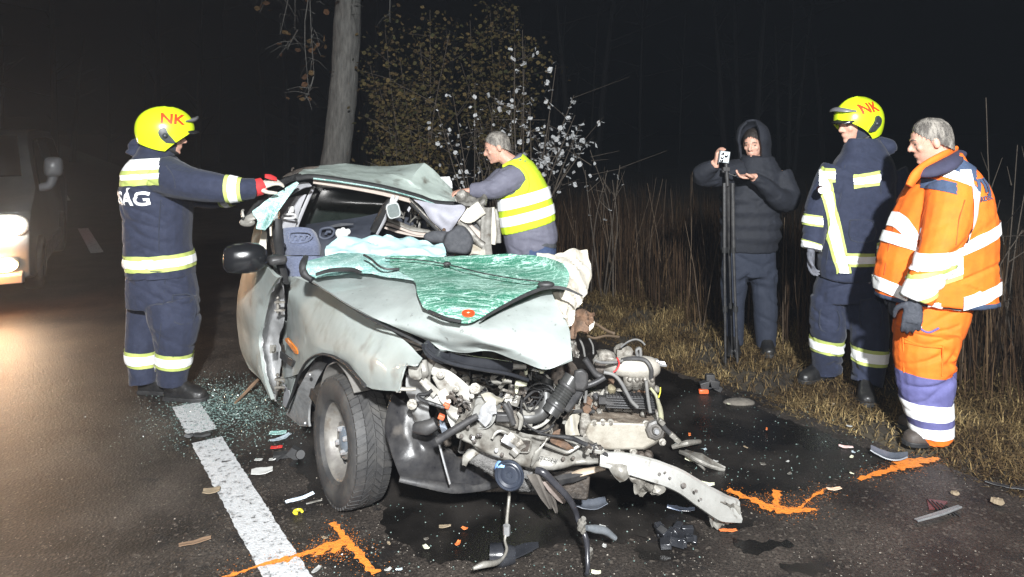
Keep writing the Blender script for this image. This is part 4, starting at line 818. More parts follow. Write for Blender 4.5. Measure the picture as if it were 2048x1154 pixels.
# ---- windscreen, shattered but held by its film, sagging over the bonnet
W0 = [(615, 522, 1.03), (690, 505, 1.06), (780, 512, 1.08), (880, 512, 1.09), (980, 509, 1.10), (1076, 511, 1.115), (1125, 528, 1.12)]
W1 = [(612, 535, 1.015), (690, 530, 1.04), (780, 530, 1.055), (880, 535, 1.06), (980, 535, 1.06), (1070, 538, 1.07), (1138, 552, 1.075)]
W2 = [(618, 548, .985), (700, 541, 1.02), (795, 540, 1.05), (880, 562, 1.055), (970, 565, 1.05), (1050, 563, 1.05), (1130, 574, 1.055)]
W3 = [(632, 555, .98), (715, 546, 1.015), (828, 560, 1.05), (885, 588, 1.05), (960, 590, 1.045), (1030, 585, 1.045), (1095, 577, 1.045)]
W4 = [(640, 558, .985), (720, 549, 1.015), (834, 585, 1.045), (890, 612, 1.035), (950, 616, 1.03), (1010, 605, 1.03), (1070, 584, 1.035)]
W5 = [(648, 562, .98), (730, 551, 1.015), (846, 615, 1.02), (890, 633, 1.015), (935, 642, 1.01), (975, 630, 1.01), (1040, 594, 1.025)]
pale_rows = [[gnd(*p) for p in r[:3]] for r in (W0, W1, W2, W3)]
m = M(); m.grid(pale_rows, 7, .004, .006, 14, .003); WS2 = m.obj('windscreen_edge', glass_pale, CAR, 60)
m = M(); m.grid([[gnd(*p) for p in r[2:]] for r in (W0, W1, W2, W3, W4, W5)], 7, .004, .007, 12, .004, 5); WS = m.obj('windscreen', glass_main, CAR, 60)
m = M(); m.tube([gnd(1165, 592, 1.03), gnd(1130, 577, 1.055), gnd(1095, 575, 1.06), gnd(1060, 586, 1.05), gnd(1025, 603, 1.035), gnd(990, 622, 1.02), gnd(960, 640, 1.01)], [.004, .007, .008, .008, .007, .006, .004], 6, 4, flat=.6); m.obj('screen_seal', rubber, WS)
m = M(); m.tube([gnd(857, 622, 1.025), gnd(890, 636, 1.02), gnd(922, 643, 1.015)], .007, 6, 3, flat=.6); m.obj('screen_seal', rubber, WS)
m = M(); m.blob(gnd(1092, 569, 1.07), (.035, .02, .014)); m.obj('wiper_pivot', rubber, WS)
m = M(); m.blob(gnd(894, 528, 1.085), (.018, .014, .012)); m.obj('wiper_pivot', rubber, WS)
wire('wiper_cable', [gnd(770, 516, 1.09), gnd(840, 520, 1.09), gnd(900, 530, 1.085), gnd(960, 545, 1.08), gnd(1020, 556, 1.075), gnd(1080, 563, 1.075)], .003, rubber, WS)
wire('wiper_arm', [gnd(728, 510, 1.10), gnd(742, 518, 1.09), gnd(758, 532, 1.075), gnd(775, 538, 1.065), gnd(798, 538, 1.06)], [.006, .005, .005, .007], rubber, WS2)
m = M(); m.tube([gnd(632, 549, 1.01), gnd(660, 541, 1.03), gnd(700, 539, 1.04), gnd(722, 545, 1.035)], [.010, .012, .012, .008], 6, 4, flat=.7); m.obj('wiper_blade', rubber, WS2)
m = M(); m.tube([gnd(612, 514, 1.05), gnd(606, 530, 1.02), gnd(610, 548, .98), gnd(624, 560, .955)], [.014, .02, .022, .012], 8, 4); m.obj('corner_seal', rubber, WS2)
sp = gnd(936.5, 629, 1.017); sn = Vector((.05, -.62, .78)).normalized()
bvw = BVHTree.FromObject(WS, bpy.context.evaluated_depsgraph_get())
h = bvw.ray_cast(Vector((0, 0, HC)), (sp - Vector((0, 0, HC))).normalized())
if h[0] is not None: sp = h[0]; sn = h[1] if h[1].z > 0 else -h[1]
m = M(); m.lathe([(0, .004), (.0235, .004), (.0235, .007), (0, .007)], sp, sn, 28); ST = m.obj('round_badge', redmark, WS, 30)
bx_ = Vector((1, 0, 0)); bx_ = (bx_ - sn * bx_.dot(sn)).normalized(); by_ = sn.cross(bx_)
m = M(); m.lathe([(.0165, .0074), (.0185, .0074), (.0185, .0082), (.0165, .0082), (.0165, .0074)], sp, sn, 28, False); m.obj('badge_ring', mat('dark_red_print', (.16, .02, .01), None), ST)
m = M(); m.add([sp + sn * .0082 + bx_ * x + by_ * y for x, y in ((-.006, 0), (-.002, .003), (.0, .005), (.002, .003), (.006, 0), (.002, -.003), (0, -.005), (-.002, -.003))], [list(range(8))]); m.obj('badge_star', mat('pale_print', (.75, .55, .4), None), ST, 0)
# ---- cream inner wing torn up on the far side
rows = [[(1210, 140, 3.30), (1330, 112, 3.33), (1450, 82, 3.36), (1545, 64, 3.4), (1630, 76, 3.42)], [(1225, 180, 3.25), (1340, 160, 3.27), (1450, 170, 3.22), (1560, 180, 3.3), (1662, 195, 3.38)], [(1300, 260, 3.16), (1400, 250, 3.18), (1450, 280, 3.12), (1560, 300, 3.2), (1655, 320, 3.3)], [(1300, 390, 3.0), (1380, 370, 3.05), (1460, 400, 3.03), (1560, 420, 3.1), (1632, 430, 3.18)], [(1330, 470, 2.94), (1400, 470, 2.98), (1470, 490, 2.96), (1540, 520, 3.04), (1590, 490, 3.1)], [(1390, 560, 2.88), (1420, 560, 2.90), (1460, 580, 2.9), (1500, 600, 2.97), (1530, 570, 3.0)], [(1440, 650, 2.82), (1450, 660, 2.83), (1465, 690, 2.85), (1478, 700, 2.88), (1490, 660, 2.9)]]
m = M(); m.grid([[k(K6, *p) for p in r] for r in rows], 5, .006, .012, 13, .016, 3.0, lin=True); m.obj('torn_inner_wing', cream, CAR, 16)
m = M(); m.grid([[k(K6, 1500, 600, 3.05), k(K6, 1590, 565, 3.1), k(K6, 1690, 620, 3.1)], [k(K6, 1490, 700, 3.05), k(K6, 1560, 690, 3.05), k(K6, 1660, 690, 3.08)], [k(K6, 1480, 770, 3.0), k(K6, 1540, 760, 3.0), k(K6, 1590, 760, 3.05)]], 6, .008, .03, 25, .03); m.obj('torn_bracket', rust, CAR, 40)
m = M(); m.grid([[k(KE, 270, 5, 3.10), k(KE, 282, 10, 3.10)], [k(KE, 230, 60, 3.08), k(KE, 270, 60, 3.09)], [k(KE, 175, 105, 3.06), k(KE, 230, 105, 3.07)]], 4, .004, .01, 25); m.obj('torn_strip', cream, CAR)
m = M(); m.grid([[k(KE, 85, 170, 3.0), k(KE, 140, 180, 3.02), k(KE, 150, 230, 3.04)], [k(KE, 90, 240, 3.0), k(KE, 130, 250, 3.0), k(KE, 150, 290, 3.0)], [k(KE, 100, 310, 2.98), k(KE, 130, 310, 3.0), k(KE, 150, 320, 3.0)]], 4, .006, .02, 30, .02); m.obj('torn_bracket', bare, CAR)
# ================================================================ engine, pushed out of its bay
ENG = M()
def face(u, v, Y): return k(KE, u, v, Y)
ENG = None
m = M()   # crankcase behind the covers
m.loft([[face(u, v, Y) for u, v in ((170, 600), (420, 560), (780, 590), (850, 820), (850, 960), (700, 1090), (300, 1100), (60, 980), (60, 760))] for Y in (3.24, 3.30, 3.55, 3.62)])
me = fuse(m, .012, 2, .006, 22); ENG = skin_obj('engine', me, alu, CAR)
m = M(); m.loft([[face(450 + (u - 450) * s, 930 + (v - 930) * s, Y) for u, v in ((230, 850), (300, 835), (700, 850), (800, 850), (862, 900), (850, 960), (790, 1020), (700, 1070), (420, 1075), (250, 1060), (205, 1000), (205, 920))] for Y, s in ((3.26, 1.03), (3.14, 1.02), (3.10, .99), (3.085, .93))]); RC = m.obj('rocker_cover', rocker_m, ENG, 40, .006)
m = M(); m.grid([[face(u, v, Y) for u, v in L_] for L_, Y in (([(250, 745), (420, 750), (600, 760), (740, 765)], 3.24), ([(235, 790), (420, 795), (600, 800), (770, 810)], 3.18), ([(225, 840), (420, 838), (600, 845), (800, 850)], 3.11))], 5, .02, .006, 30, .004); m.obj('cylinder_head', mat('rusty_cast_iron', (.24, .205, .165), (.13, .10, .075), 25, .7, .2, .5, 60), ENG, 40)
for u, v in ((280, 845), (350, 840), (415, 840), (705, 850), (330, 1070), (470, 1078), (600, 1078), (215, 960), (250, 1040), (840, 1000)):
    m = M(); m.lathe([(0, 0), (.016, 0), (.016, .012), (.009, .014), (.009, .024), (0, .024)], face(u, v, 3.105), (0, -1, .1), 10); m.obj('bolt', alu, RC, 30)
oc = face(782, 898, 3.085)
m = M(); m.lathe([(0, 0), (.042, 0), (.045, .008), (.040, .02), (.030, .024), (.028, .016), (.018, .016), (.016, .034), (0, .034)], oc, (0, -1, .12), 8); OC = m.obj('oil_cap', mat('grey_black_cap', (.07, .065, .06), (.12, .11, .1), 30, .5), RC, 30)
m = M(); m.lathe([(0, .034), (.013, .034), (.011, .046), (0, .046)], oc, (0, -1, .12), 8); m.obj('cap_bolt', chrome, OC, 30)
m = M(); m.grid([[face(40, 780, 3.14), face(110, 760, 3.14), face(165, 800, 3.16)], [face(40, 870, 3.12), face(100, 860, 3.11), face(150, 880, 3.12)], [face(45, 960, 3.11), face(110, 950, 3.1), face(165, 950, 3.11)]], 5, .03, .006, 20, .006); m.obj('timing_cover', rocker_m, ENG, 40)
m = M(); m.loft([[face(u, v, Y) for u, v in ((175, 760), (240, 770), (262, 860), (235, 960), (165, 955), (160, 860))] for Y in (3.2, 3.12, 3.10)]); m.obj('timing_housing', alu, ENG, 40, .008)
# intake manifold
m = M(); m.tube([face(380, 395, 3.22), face(450, 390, 3.18), face(530, 385, 3.16), face(640, 390, 3.16), face(740, 395, 3.18), face(785, 410, 3.20)], [.02, .035, .047, .052, .05, .03], 16, 4); MAN = m.obj('intake_manifold', mat('brushed_manifold', (.56, .53, .47), (.40, .37, .32), 10, .42, .4, .25, 70), ENG, 60)
for i in range(4):
    u = 555 + i * 62; m = M(); m.tube([face(u, 440, 3.16), face(u + 5, 500, 3.14), face(u + 5, 545, 3.18)], [.022, .02, .022], 8, 3); m.blob(face(u + 20, 490, 3.12), .012); m.obj('intake_runner', alu, MAN)
m = M()
for i in range(8): m.lathe([(.030 + .004 * (i % 2), 0), (.030 + .004 * (i % 2), .012)], face(290 + i * 10, 400 - i, 3.22), (1, 0, .05), 14)
m.obj('throttle_bellows', grime, MAN)
m = M(); m.blob(face(370, 300, 3.25), (.04, .04, .035)); m.blob(face(420, 320, 3.24), (.03, .03, .03)); m.blob(face(330, 340, 3.26), (.04, .03, .03)); m.blob(face(320, 262, 3.26), (.016, .016, .014)); me = fuse(m, .008, 1, .008, 40); skin_obj('throttle_body', me, alu, ENG)
m = M(); m.tube([face(465, 260, 3.25), face(500, 250, 3.24), face(560, 280, 3.24), (face(585, 290, 3.25))], [.02, .035, .034, .02], 12, 2); m.box(face(490, 290, 3.2), (.025, .02, .05)); m.obj('starter_motor', alu, ENG, 40)
m = M(); m.tube([face(510, 330, 3.14), face(600, 315, 3.12), face(700, 330, 3.12), face(750, 400, 3.11), (face(750, 480, 3.12))], .010, 7, 4); m.obj('vacuum_hose', blackp, ENG)
m = M(); m.lathe([(0, 0), (.017, 0), (.017, .02), (.010, .022), (.010, .05), (0, .05)], face(770, 345, 3.2), (1, -.2, -.1), 8); m.tube([face(800, 350, 3.2), face(840, 370, 3.18), face(880, 378, 3.17)], [.012, .008, .006], 6); m.obj('hose_union', chrome, ENG, 40)
# coil pack with cooling ribs
m = M(); rot = Matrix.Rotation(R(2), 3, 'Y')
cc = face(580, 660, 3.16)
m.box(cc, (.23, .06, .055), rot)
for i in range(5): m.box(cc + rot @ Vector((0, -.034, -.022 + i * .011)), (.225, .012, .005), rot)
for i in range(14): m.box(cc + rot @ Vector((-.10 + i * .0155, -.02, .031)), (.006, .055, .008), rot)
m.obj('ignition_coil', blackp, ENG, 30, .002)
m = M(); m.tube([face(330, 670, 3.14), face(380, 675, 3.13), face(440, 690, 3.13)], [.016, .012, .010], 7, 2); m.box(face(345, 655, 3.13), (.03, .03, .03)); m.obj('coil_plug', blackp, ENG, 40)
m = M(); m.lathe([(0, 0), (.019, 0), (.021, .012), (.018, .026), (0, .03)], face(424, 585, 3.17), (0, -.5, .85), 12); m.obj('filler_cap', mat('olive_brass_cap', (.26, .23, .15), (.18, .15, .1), 20, .5, .3), ENG, 40)
m = M(); m.lathe([(0, 0), (.020, 0), (.020, .014), (0, .016)], face(225, 730, 3.12), (-.2, -1, .2), 6); m.obj('rusty_nut', rust, ENG, 30)
rnd = random.Random(41)
for _ in range(34):
    u, v = rnd.uniform(180, 780), rnd.uniform(500, 760); m = M(); p = face(u, v, rnd.uniform(3.18, 3.24)); s_ = rnd.uniform(.012, .035)
    if rnd.random() < .5: m.box(p, (s_, s_, s_ * rnd.uniform(.6, 1.4)), Matrix.Rotation(rnd.random() * 3, 3, 'Y') @ Matrix.Rotation(rnd.random() * 3, 3, 'Z'))
    else: m.lathe([(0, 0), (s_ * .6, 0), (s_ * .6, s_), (s_ * .3, s_ * 1.2), (0, s_ * 1.2)], p, (rnd.gauss(0, 1), -1, rnd.gauss(0, 1)), 8)
    m.obj('engine_fitting', rnd.choice([alu, alu, grime, bare, rust, blackp]), ENG, 35, .002)
for _ in range(16):
    u, v = rnd.uniform(250, 760), rnd.uniform(1060, 1110); m = M(); p = face(u, v, rnd.uniform(3.12, 3.2)); m.lathe([(0, 0), (.018, 0), (.02, .02), (.012, .03), (0, .03)], p, (rnd.gauss(0, .4), -1, rnd.gauss(-.4, .3)), 9); m.obj('sump_fitting', rnd.choice([alu, grime]), ENG, 40)
# hoses round the engine
wire('heater_hose', ks(KE, [(205, 320), (260, 400), (300, 450), (350, 470)], 3.08), .014, blackp, CAR, 8)
wire('heater_hose', ks(KE, [(210, 545), (280, 520), (330, 495), (370, 470)], 3.06), .013, blackp, CAR, 8)
wire('plug_lead', ks(KE, [(360, 430), (440, 450), (500, 510), (550, 600), (590, 670), (640, 720)], 3.05), .0085, mat('grey_lead', (.11, .11, .11), (.17, .165, .155), 20, .6), CAR, 7)
wire('plug_lead', ks(KE, [(710, 500), (720, 600), (730, 680), (745, 760)], 3.06), .008, MATS['grey_lead'], CAR, 7)
wire('plug_lead', ks(KE, [(190, 560), (170, 640), (200, 560), (215, 590), (205, 680)], 3.1), .007, MATS['grey_lead'], CAR, 6)
wire('wiring_loom', ks(KE, [(745, 560), (790, 620), (810, 680), (830, 760), (835, 850)], 3.08), [.006, .008, .012, .012], mat('yellowed_loom', (.36, .36, .22), (.2, .19, .14), 20, .6), CAR, 7)
wire('battery_cable', ks(KE, [(835, 850), (870, 900), (920, 945), (960, 985), (985, 1020)], 3.06), [.012, .011, .012, .006], blackp, CAR, 7)
for u, v in ((835, 840), (930, 955), (965, 990)):
    m = M(); m.box(k(KE, u, v, 3.05), (.03, .024, .022), Matrix.Rotation(.7, 3, 'Y')); m.obj('cable_joint', bare, CAR, 30, .004)
wire('fuel_line', ks(KE, [(280, 330), (340, 350), (450, 350), (520, 335)], 3.1), .007, MATS['grey_lead'], CAR)
wire('red_wire', ks(KE, [(470, 310), (488, 360), (465, 410), (440, 430)], 3.08), .004, mat('red_insulation', (.5, .03, .03), None), CAR)
wire('yellow_wire', ks(KE, [(828, 555), (825, 600), (812, 640)], 3.06), .003, mat('yellow_insulation', (.6, .55, .06), None), CAR)
for L_, r in (([(500, 225), (560, 180), (620, 160), (670, 175), (700, 205)], .0045), ([(210, 120), (280, 150), (380, 130), (490, 140)], .006), ([(280, 20), (340, 60), (400, 95), (450, 110)], .007), ([(160, 150), (190, 220), (205, 300)], .005), ([(240, 150), (270, 210), (275, 280)], .004), ([(640, 300), (630, 250), (660, 235), (665, 300)], .008)):
    wire('torn_wire', ks(KE, L_, 3.15), r, stalkm if r > .0055 and L_[0][1] < 130 else MATS['grey_lead'], CAR)
# corrugated intake pipe and resonator
m = M(); p0, p1 = k(K7, 1235, 365, 2.98), k(K7, 1090, 600, 2.93); ax = (p1 - p0).normalized(); n_ = 30; L0 = (p1 - p0).length; prof = []
for i in range(n_ + 1):
    t = i / n_; prof.append((.036 + (.0055 * (i % 2) if .28 < t < .68 else (.003 if t > .68 else 0)), L0 * t))
m.lathe([(0, 0)] + prof + [(0, L0)], p0, ax, 22); IH = m.obj('intake_pipe', mat('corrugated_black', (.028, .028, .028), (.05, .05, .048), 15, .32), CAR, 35)
for t in (.22, .74):
    m = M(); m.lathe([(.041, 0), (.044, .004), (.044, .012), (.041, .016)], p0 + ax * L0 * t, ax, 22, False); m.obj('pipe_clip', blackp, IH)
m = M(); m.loft([[k(K7, 1290 + (u - 1290) * s, 380 + (v - 380) * s, Y) for u, v in ((1245, 320), (1300, 310), (1335, 345), (1335, 420), (1310, 460), (1250, 455), (1235, 400))] for Y, s in ((3.08, .9), (3.04, 1), (2.96, 1), (2.94, .9))]); m.loft([[k(K7, u, v, Y) for u, v in ((1245, 440), (1310, 460), (1210, 600), (1165, 570))] for Y in (3.06, 2.97)]); m.obj('resonator_box', blackp, CAR, 40, .008)
wire('radiator_hose', [k(K7, 895, 622, 2.94), k(K7, 960, 625, 2.94), k(K7, 1030, 600, 2.96), k(K7, 1062, 530, 2.98), k(K7, 1062, 450, 3.0), k(K7, 1075, 380, 3.02)], [.026, .027, .03, .031, .030, .028], mat('matt_hose', (.035, .035, .034), (.06, .058, .055), 12, .45), CAR, 14)
wire('air_duct', [k(K7, 440, 230, 2.62), k(K7, 560, 265, 2.66), k(K7, 680, 285, 2.70), k(K7, 840, 300, 2.74)], [.014, .024, .026, .020], mat('glossy_black_duct', (.014, .015, .018), (.025, .026, .03), 10, .2), CAR, 12)
wire('duct_end', [k(K7, 840, 298, 2.74), k(K7, 935, 300, 2.75)], [.012, .009], white_steel, CAR, 8)
wire('bonnet_stay', [k(K7, 295, 150, 2.56), k(K7, 300, 190, 2.56), k(K7, 360, 240, 2.57), k(K7, 480, 285, 2.59), k(K7, 640, 315, 2.62), k(K7, 820, 345, 2.66), k(K7, 950, 385, 2.70)], .0075, MATS['glossy_black_duct'], CAR, 7)
m = M(); m.ribbon([k(K7, 290, 140, 2.58), k(K7, 330, 200, 2.58), k(K7, 400, 235, 2.6), (k(K7, 470, 250, 2.62))], [.03, .05, .05, .03], .03, (0, -.6, 1)); m.obj('slam_panel', MATS['glossy_black_duct'], CAR)
# dark engine bay full of broken fittings
m = M(); m.grid([[k(K7, 300, 230, 2.80), k(K7, 620, 220, 2.95), k(K7, 980, 300, 3.1), k(K7, 1250, 250, 3.4)], [k(K7, 330, 420, 2.86), k(K7, 640, 430, 3.05), k(K7, 980, 440, 3.2), k(K7, 1250, 420, 3.4)], [k(K7, 380, 640, 2.95), k(K7, 640, 620, 3.05), k(K7, 980, 640, 3.2), k(K7, 1250, 640, 3.4)], [k(K7, 440, 860, 3.0), k(K7, 640, 860, 3.1), k(K7, 980, 860, 3.2), k(K7, 1250, 860, 3.4)]], 8, .02, .04, 9, .06); m.obj('engine_bay', grime, CAR, 40)
rnd = random.Random(77)
for _ in range(90):
    u, v = rnd.uniform(430, 1240), rnd.uniform(320, 700); p = k(K7, u, v, rnd.uniform(2.84, 3.0) if u < 960 else rnd.uniform(3.04, 3.12)); m = M(); s_ = rnd.uniform(.010, .034); rt = Matrix.Rotation(rnd.random() * 3, 3, 'Y') @ Matrix.Rotation(rnd.random() * 3, 3, 'X'); c_ = rnd.random()
    if c_ < .35: m.box(p, (s_, s_ * .5, s_ * rnd.uniform(.5, 2)), rt)
    elif c_ < .7: q = p + Vector((rnd.gauss(0, .06), rnd.gauss(0, .03), rnd.gauss(0, .05))); m.tube([p, p.lerp(q, .5) + Vector((rnd.gauss(0, .02), 0, rnd.gauss(0, .02))), q], rnd.uniform(.003, .010), 6, 4)
    else: m.grid([[p + rt @ Vector((x * s_, y * s_ * 1.3, 0)) for x in (-1, 0, 1)] for y in (-1, 0, 1)], 3, .004, .012, 30)
    m.obj('broken_fitting', rnd.choice([grime, blackp, blackp, grime, bare, bare, white_steel, rust, alu]), CAR, 35)
for _ in range(42):
    p = k(K7, rnd.uniform(430, 1010), rnd.uniform(320, 640), rnd.uniform(2.86, 2.98)); pts_ = [p]
    for _i in range(4): pts_.append(pts_[-1] + Vector((rnd.gauss(0, .035), rnd.gauss(0, .012), rnd.gauss(-.008, .03))))
    wire('loose_wire', pts_, rnd.uniform(.0018, .005), rnd.choice([blackp, grime, MATS['grey_lead'], rubber, bare, MATS['grey_lead']]), CAR, 5, 3)
wire('cable_loop', [k(K7, 905, 560 - 60 * math.cos(a) * 0 + 0, 2.9) + Vector((.10 * (1 - math.cos(a)) * .8, 0, .10 * math.sin(a))) for a in [i * math.pi / 8 for i in range(-6, 7)]], .005, blackp, CAR)
m = M(); m.lathe([(.12, 0), (.128, .002), (.128, .02), (.12, .022)], k(K7, 950, 500, 3.02), (.1, -1, .1), 30, False); m.obj('fan_ring', mat('dusty_white_ring', (.45, .44, .40), (.2, .19, .17), 12, .6), CAR)
for pts in ([(870, 395), (905, 395), (945, 405), (940, 425), (895, 430), (880, 475), (868, 475), (862, 430)], [(925, 330), (945, 320), (950, 350), (930, 358)], [(1020, 322), (1055, 325), (1050, 345), (1025, 345)], [(780, 380), (800, 378), (825, 400), (815, 415), (790, 410)]):
    m = M(); m.poly(ks(K7, pts, 2.86), (0, .02, 0)); m.obj('broken_lamp_housing', mat('cream_plastic', (.62, .62, .46), (.5, .5, .38), 20, .5), CAR, 30, .003)
# front brackets by the lost headlamp
def strip(L, Y, w, mt, nm, f=K9, up=(0, -1, .35), kk=4, th_=.010):
    m = M(); m.ribbon(ks(f, L, Y), [x_ * .85 for x_ in w] if isinstance(w, list) else w * .85, th_, up, kk); return m.obj(nm, mt, CAR, 25)
strip([(92, 520), (100, 440), (120, 330), (160, 230), (215, 180)], 2.60, .022, white_steel, 'lamp_frame')
m = M(); m.grid([[k(K9, 205, 175, 2.58), k(K9, 270, 155, 2.57), k(K9, 345, 180, 2.58)], [k(K9, 200, 250, 2.57), k(K9, 280, 240, 2.55), k(K9, 350, 250, 2.57)], [k(K9, 215, 320, 2.57), k(K9, 290, 320, 2.56), k(K9, 345, 310, 2.57)], [k(K9, 270, 380, 2.58), k(K9, 320, 375, 2.57), k(K9, 345, 350, 2.58)]], 5, .006, .006, 20, .005); m.obj('lamp_bracket', white_steel, CAR, 45)
m = M(); m.grid([[k(K9, 345, 170, 2.60), k(K9, 400, 165, 2.62), k(K9, 480, 215, 2.64)], [k(K9, 350, 280, 2.59), k(K9, 400, 300, 2.6), k(K9, 460, 320, 2.63)], [k(K9, 350, 370, 2.6), k(K9, 390, 400, 2.62), k(K9, 440, 420, 2.64)]], 5, .006, .010, 20, .008); m.obj('lamp_bracket', bare, CAR, 45)
strip([(470, 250), (560, 310), (680, 400), (800, 500), (905, 570)], 2.66, [.05, .06, .065, .05], white_steel, 'headlamp_rail'); strip([(490, 330), (560, 420), (620, 510), (680, 590)], 2.64, [.03, .045, .05, .04], white_steel, 'headlamp_rail')
strip([(320, 350), (390, 420), (460, 490), (510, 540)], 2.61, [.03, .035, .04], white_steel, 'headlamp_strut'); strip([(560, 500), (600, 580), (640, 650)], 2.62, [.04, .045, .03], cream, 'headlamp_strut'); strip([(640, 690), (700, 740), (760, 770)], 2.63, [.03, .045, .05], white_steel, 'headlamp_strut')
strip([(100, 480), (180, 485), (285, 482)], 2.60, .016, white_steel, 'lamp_frame')
m = M(); m.grid([[k(K9, 470, 490, 2.64), k(K9, 540, 510, 2.65), k(K9, 590, 640, 2.66)], [k(K9, 400, 560, 2.64), k(K9, 480, 600, 2.64), k(K9, 590, 660, 2.66)], [k(K9, 370, 600, 2.64), k(K9, 460, 640, 2.65), k(K9, 580, 670, 2.66)]], 4, .01, .004, 20); m.obj('lamp_shell', mat('pale_grey_plastic', (.46, .46, .43), (.36, .36, .34), 14, .45), CAR, 45)
m = M(); m.grid([[k(K9, 165, 300, 2.70), k(K9, 280, 390, 2.7), k(K9, 420, 470, 2.72)], [k(K9, 180, 500, 2.72), k(K9, 290, 500, 2.72), k(K9, 400, 560, 2.72)], [k(K9, 210, 640, 2.74), k(K9, 300, 660, 2.74), k(K9, 440, 800, 2.75)], [k(K9, 280, 850, 2.76), k(K9, 340, 840, 2.76), k(K9, 440, 830, 2.77)]], 6, .01, .012, 14, .012); m.obj('inner_wing', mat('dusty_grey_steel', (.30, .30, .30), (.2, .2, .195), 8, .5, .2, .2, 40, c3=(.06, .055, .05), s3=9, t3=(.55, .7)), CAR, 45)
m = M(); m.grid([[k(K9, 610, 700, 2.66), k(K9, 680, 780, 2.66), k(K9, 750, 790, 2.67)], [k(K9, 640, 820, 2.67), k(K9, 690, 840, 2.67), k(K9, 740, 840, 2.68)], [k(K9, 680, 920, 2.68), k(K9, 700, 900, 2.68), k(K9, 730, 880, 2.69)]], 4, .008, .006, 20); m.obj('lamp_shell', MATS['pale_grey_plastic'], CAR, 45)
m = M(); m.grid([[k(K9, 545, 800, 2.68), k(K9, 600, 860, 2.68)], [k(K9, 550, 900, 2.68), k(K9, 630, 930, 2.68)], [k(K9, 580, 990, 2.69), k(K9, 630, 980, 2.69)]], 4, .006, .006, 20); m.obj('reflector_shard', mat('bluish_mirror', (.5, .57, .68), None, rough=.15, metal=.8), CAR, 45)
wire('lamp_gasket', ks(K9, [(460, 495), (400, 540), (320, 545), (315, 575), (370, 610), (450, 640), (540, 670), (600, 690)], 2.60), .007, rubber, CAR)
for u, v in ((620, 665), (565, 790)):
    m = M(); m.box(k(K9, u, v, 2.61), (.024, .02, .018), Matrix.Rotation(.4, 3, 'Y')); m.obj('orange_connector', mat('orange_plastic', (.62, .12, .04), (.35, .08, .04), 30, .5), CAR, 30, .003)
m = M()
for i in range(14): p = k(K9, rnd.uniform(670, 800), rnd.uniform(560, 740), rnd.uniform(2.60, 2.66)); q = p + Vector((rnd.gauss(0, .03), .0, rnd.gauss(0, .03))); m.tube([p, p.lerp(q, .5) + Vector((0, 0, .01)), q], rnd.uniform(.003, .007), 5, 3)
m.obj('severed_loom', grime, CAR)
for u, v, r in ((560, 320, .016), (725, 480, .012), (900, 560, .009), (935, 475, .02), (385, 310, .012), (245, 650, .02)):
    m = M(); m.lathe([(0, 0), (r, 0), (r, .006), (r * .5, .007), (r * .45, .014), (0, .014)], k(K9, u, v, 2.62 if v < 600 else 2.70), (0, -1, .2), 10); m.obj('bolt', alu, CAR, 30)
# radiator support end, twisted
m = M(); m.grid([[k(K9, 820, 500, 2.70), k(K9, 930, 420, 2.72), k(K9, 1040, 470, 2.74)], [k(K9, 850, 600, 2.69), k(K9, 900, 590, 2.69), k(K9, 960, 570, 2.72)], [k(K9, 830, 720, 2.68), k(K9, 880, 720, 2.67), k(K9, 930, 640, 2.70)], [k(K9, 760, 820, 2.68), k(K9, 820, 830, 2.67), k(K9, 900, 760, 2.68)]], 6, .006, .010, 16, .01); m.obj('support_bracket', bare, CAR, 40)
m = M(); m.grid([[k(K9, 1000, 545, 2.70), k(K9, 1100, 520, 2.71), k(K9, 1260, 590, 2.74)], [k(K9, 1050, 620, 2.68), k(K9, 1130, 590, 2.69), k(K9, 1240, 620, 2.72)], [k(K9, 1100, 660, 2.70), k(K9, 1160, 660, 2.7), k(K9, 1200, 650, 2.72)]], 6, .006, .008, 16, .012); m.obj('torn_baffle', mat('dusty_beige_plastic', (.34, .32, .26), (.24, .22, .18), 10, .6), CAR, 40)
fl = k(K9, 1010, 730, 2.72)
m = M(); m.lathe([(.0, .02), (.03, .02), (.034, 0), (.055, .004), (.058, .02), (.062, .02), (.062, -.06), (0, -.06)], fl, (-.25, -1, .15), 26); m.obj('fog_lamp', mat('chrome_reflector', (.5, .5, .48), (.38, .37, .34), 14, .3, .6), CAR, 40)
m = M(); m.ribbon(ks(K9, [(1000, 850), (1050, 790), (1060, 730), (1110, 690), (1165, 680)], 2.66), .05, .012, (0, -1, .2)); m.obj('spring_clip', chrome, CAR, 45)
m = M(); m.loft([[k(K9, u, v, Y) for u, v in ((1160, 700), (1400, 720), (1440, 880), (1400, 930), (1160, 860))] for Y in (2.72, 2.82)]); m.obj('radiator_tank', alu, CAR, 40, .01)
m = M(); m.box(k(K9, 1245, 790, 2.69), (.055, .03, .03)); m.obj('relay_box', blackp, CAR, 30, .004)
wire('stay_strap', ks(K9, [(1250, 640), (1290, 700), (1330, 790), (1360, 870)], 2.68), [.010, .014, .012], blackp, CAR)
wire('stay_strap', ks(K9, [(1300, 620), (1330, 720), (1350, 850)], 2.69), [.006, .009, .007], blackp, CAR)
m = M(); m.tube(ks(K9, [(1400, 740), (1440, 800), (1435, 870), (1420, 930)], 2.70), [.006, .009, .009, .006], 6, 3); m.obj('lamp_rim', white_steel, CAR)
wire('support_stay', ks(K9, [(520, 1055), (660, 960), (820, 860), (960, 780)], 2.60), [.016, .015, .013, .012], blackp, CAR, 8)
wire('thin_steel_rod', ks(K7, [(378, 790), (410, 910), (448, 1050)], 2.72), .0045, chrome, CAR)
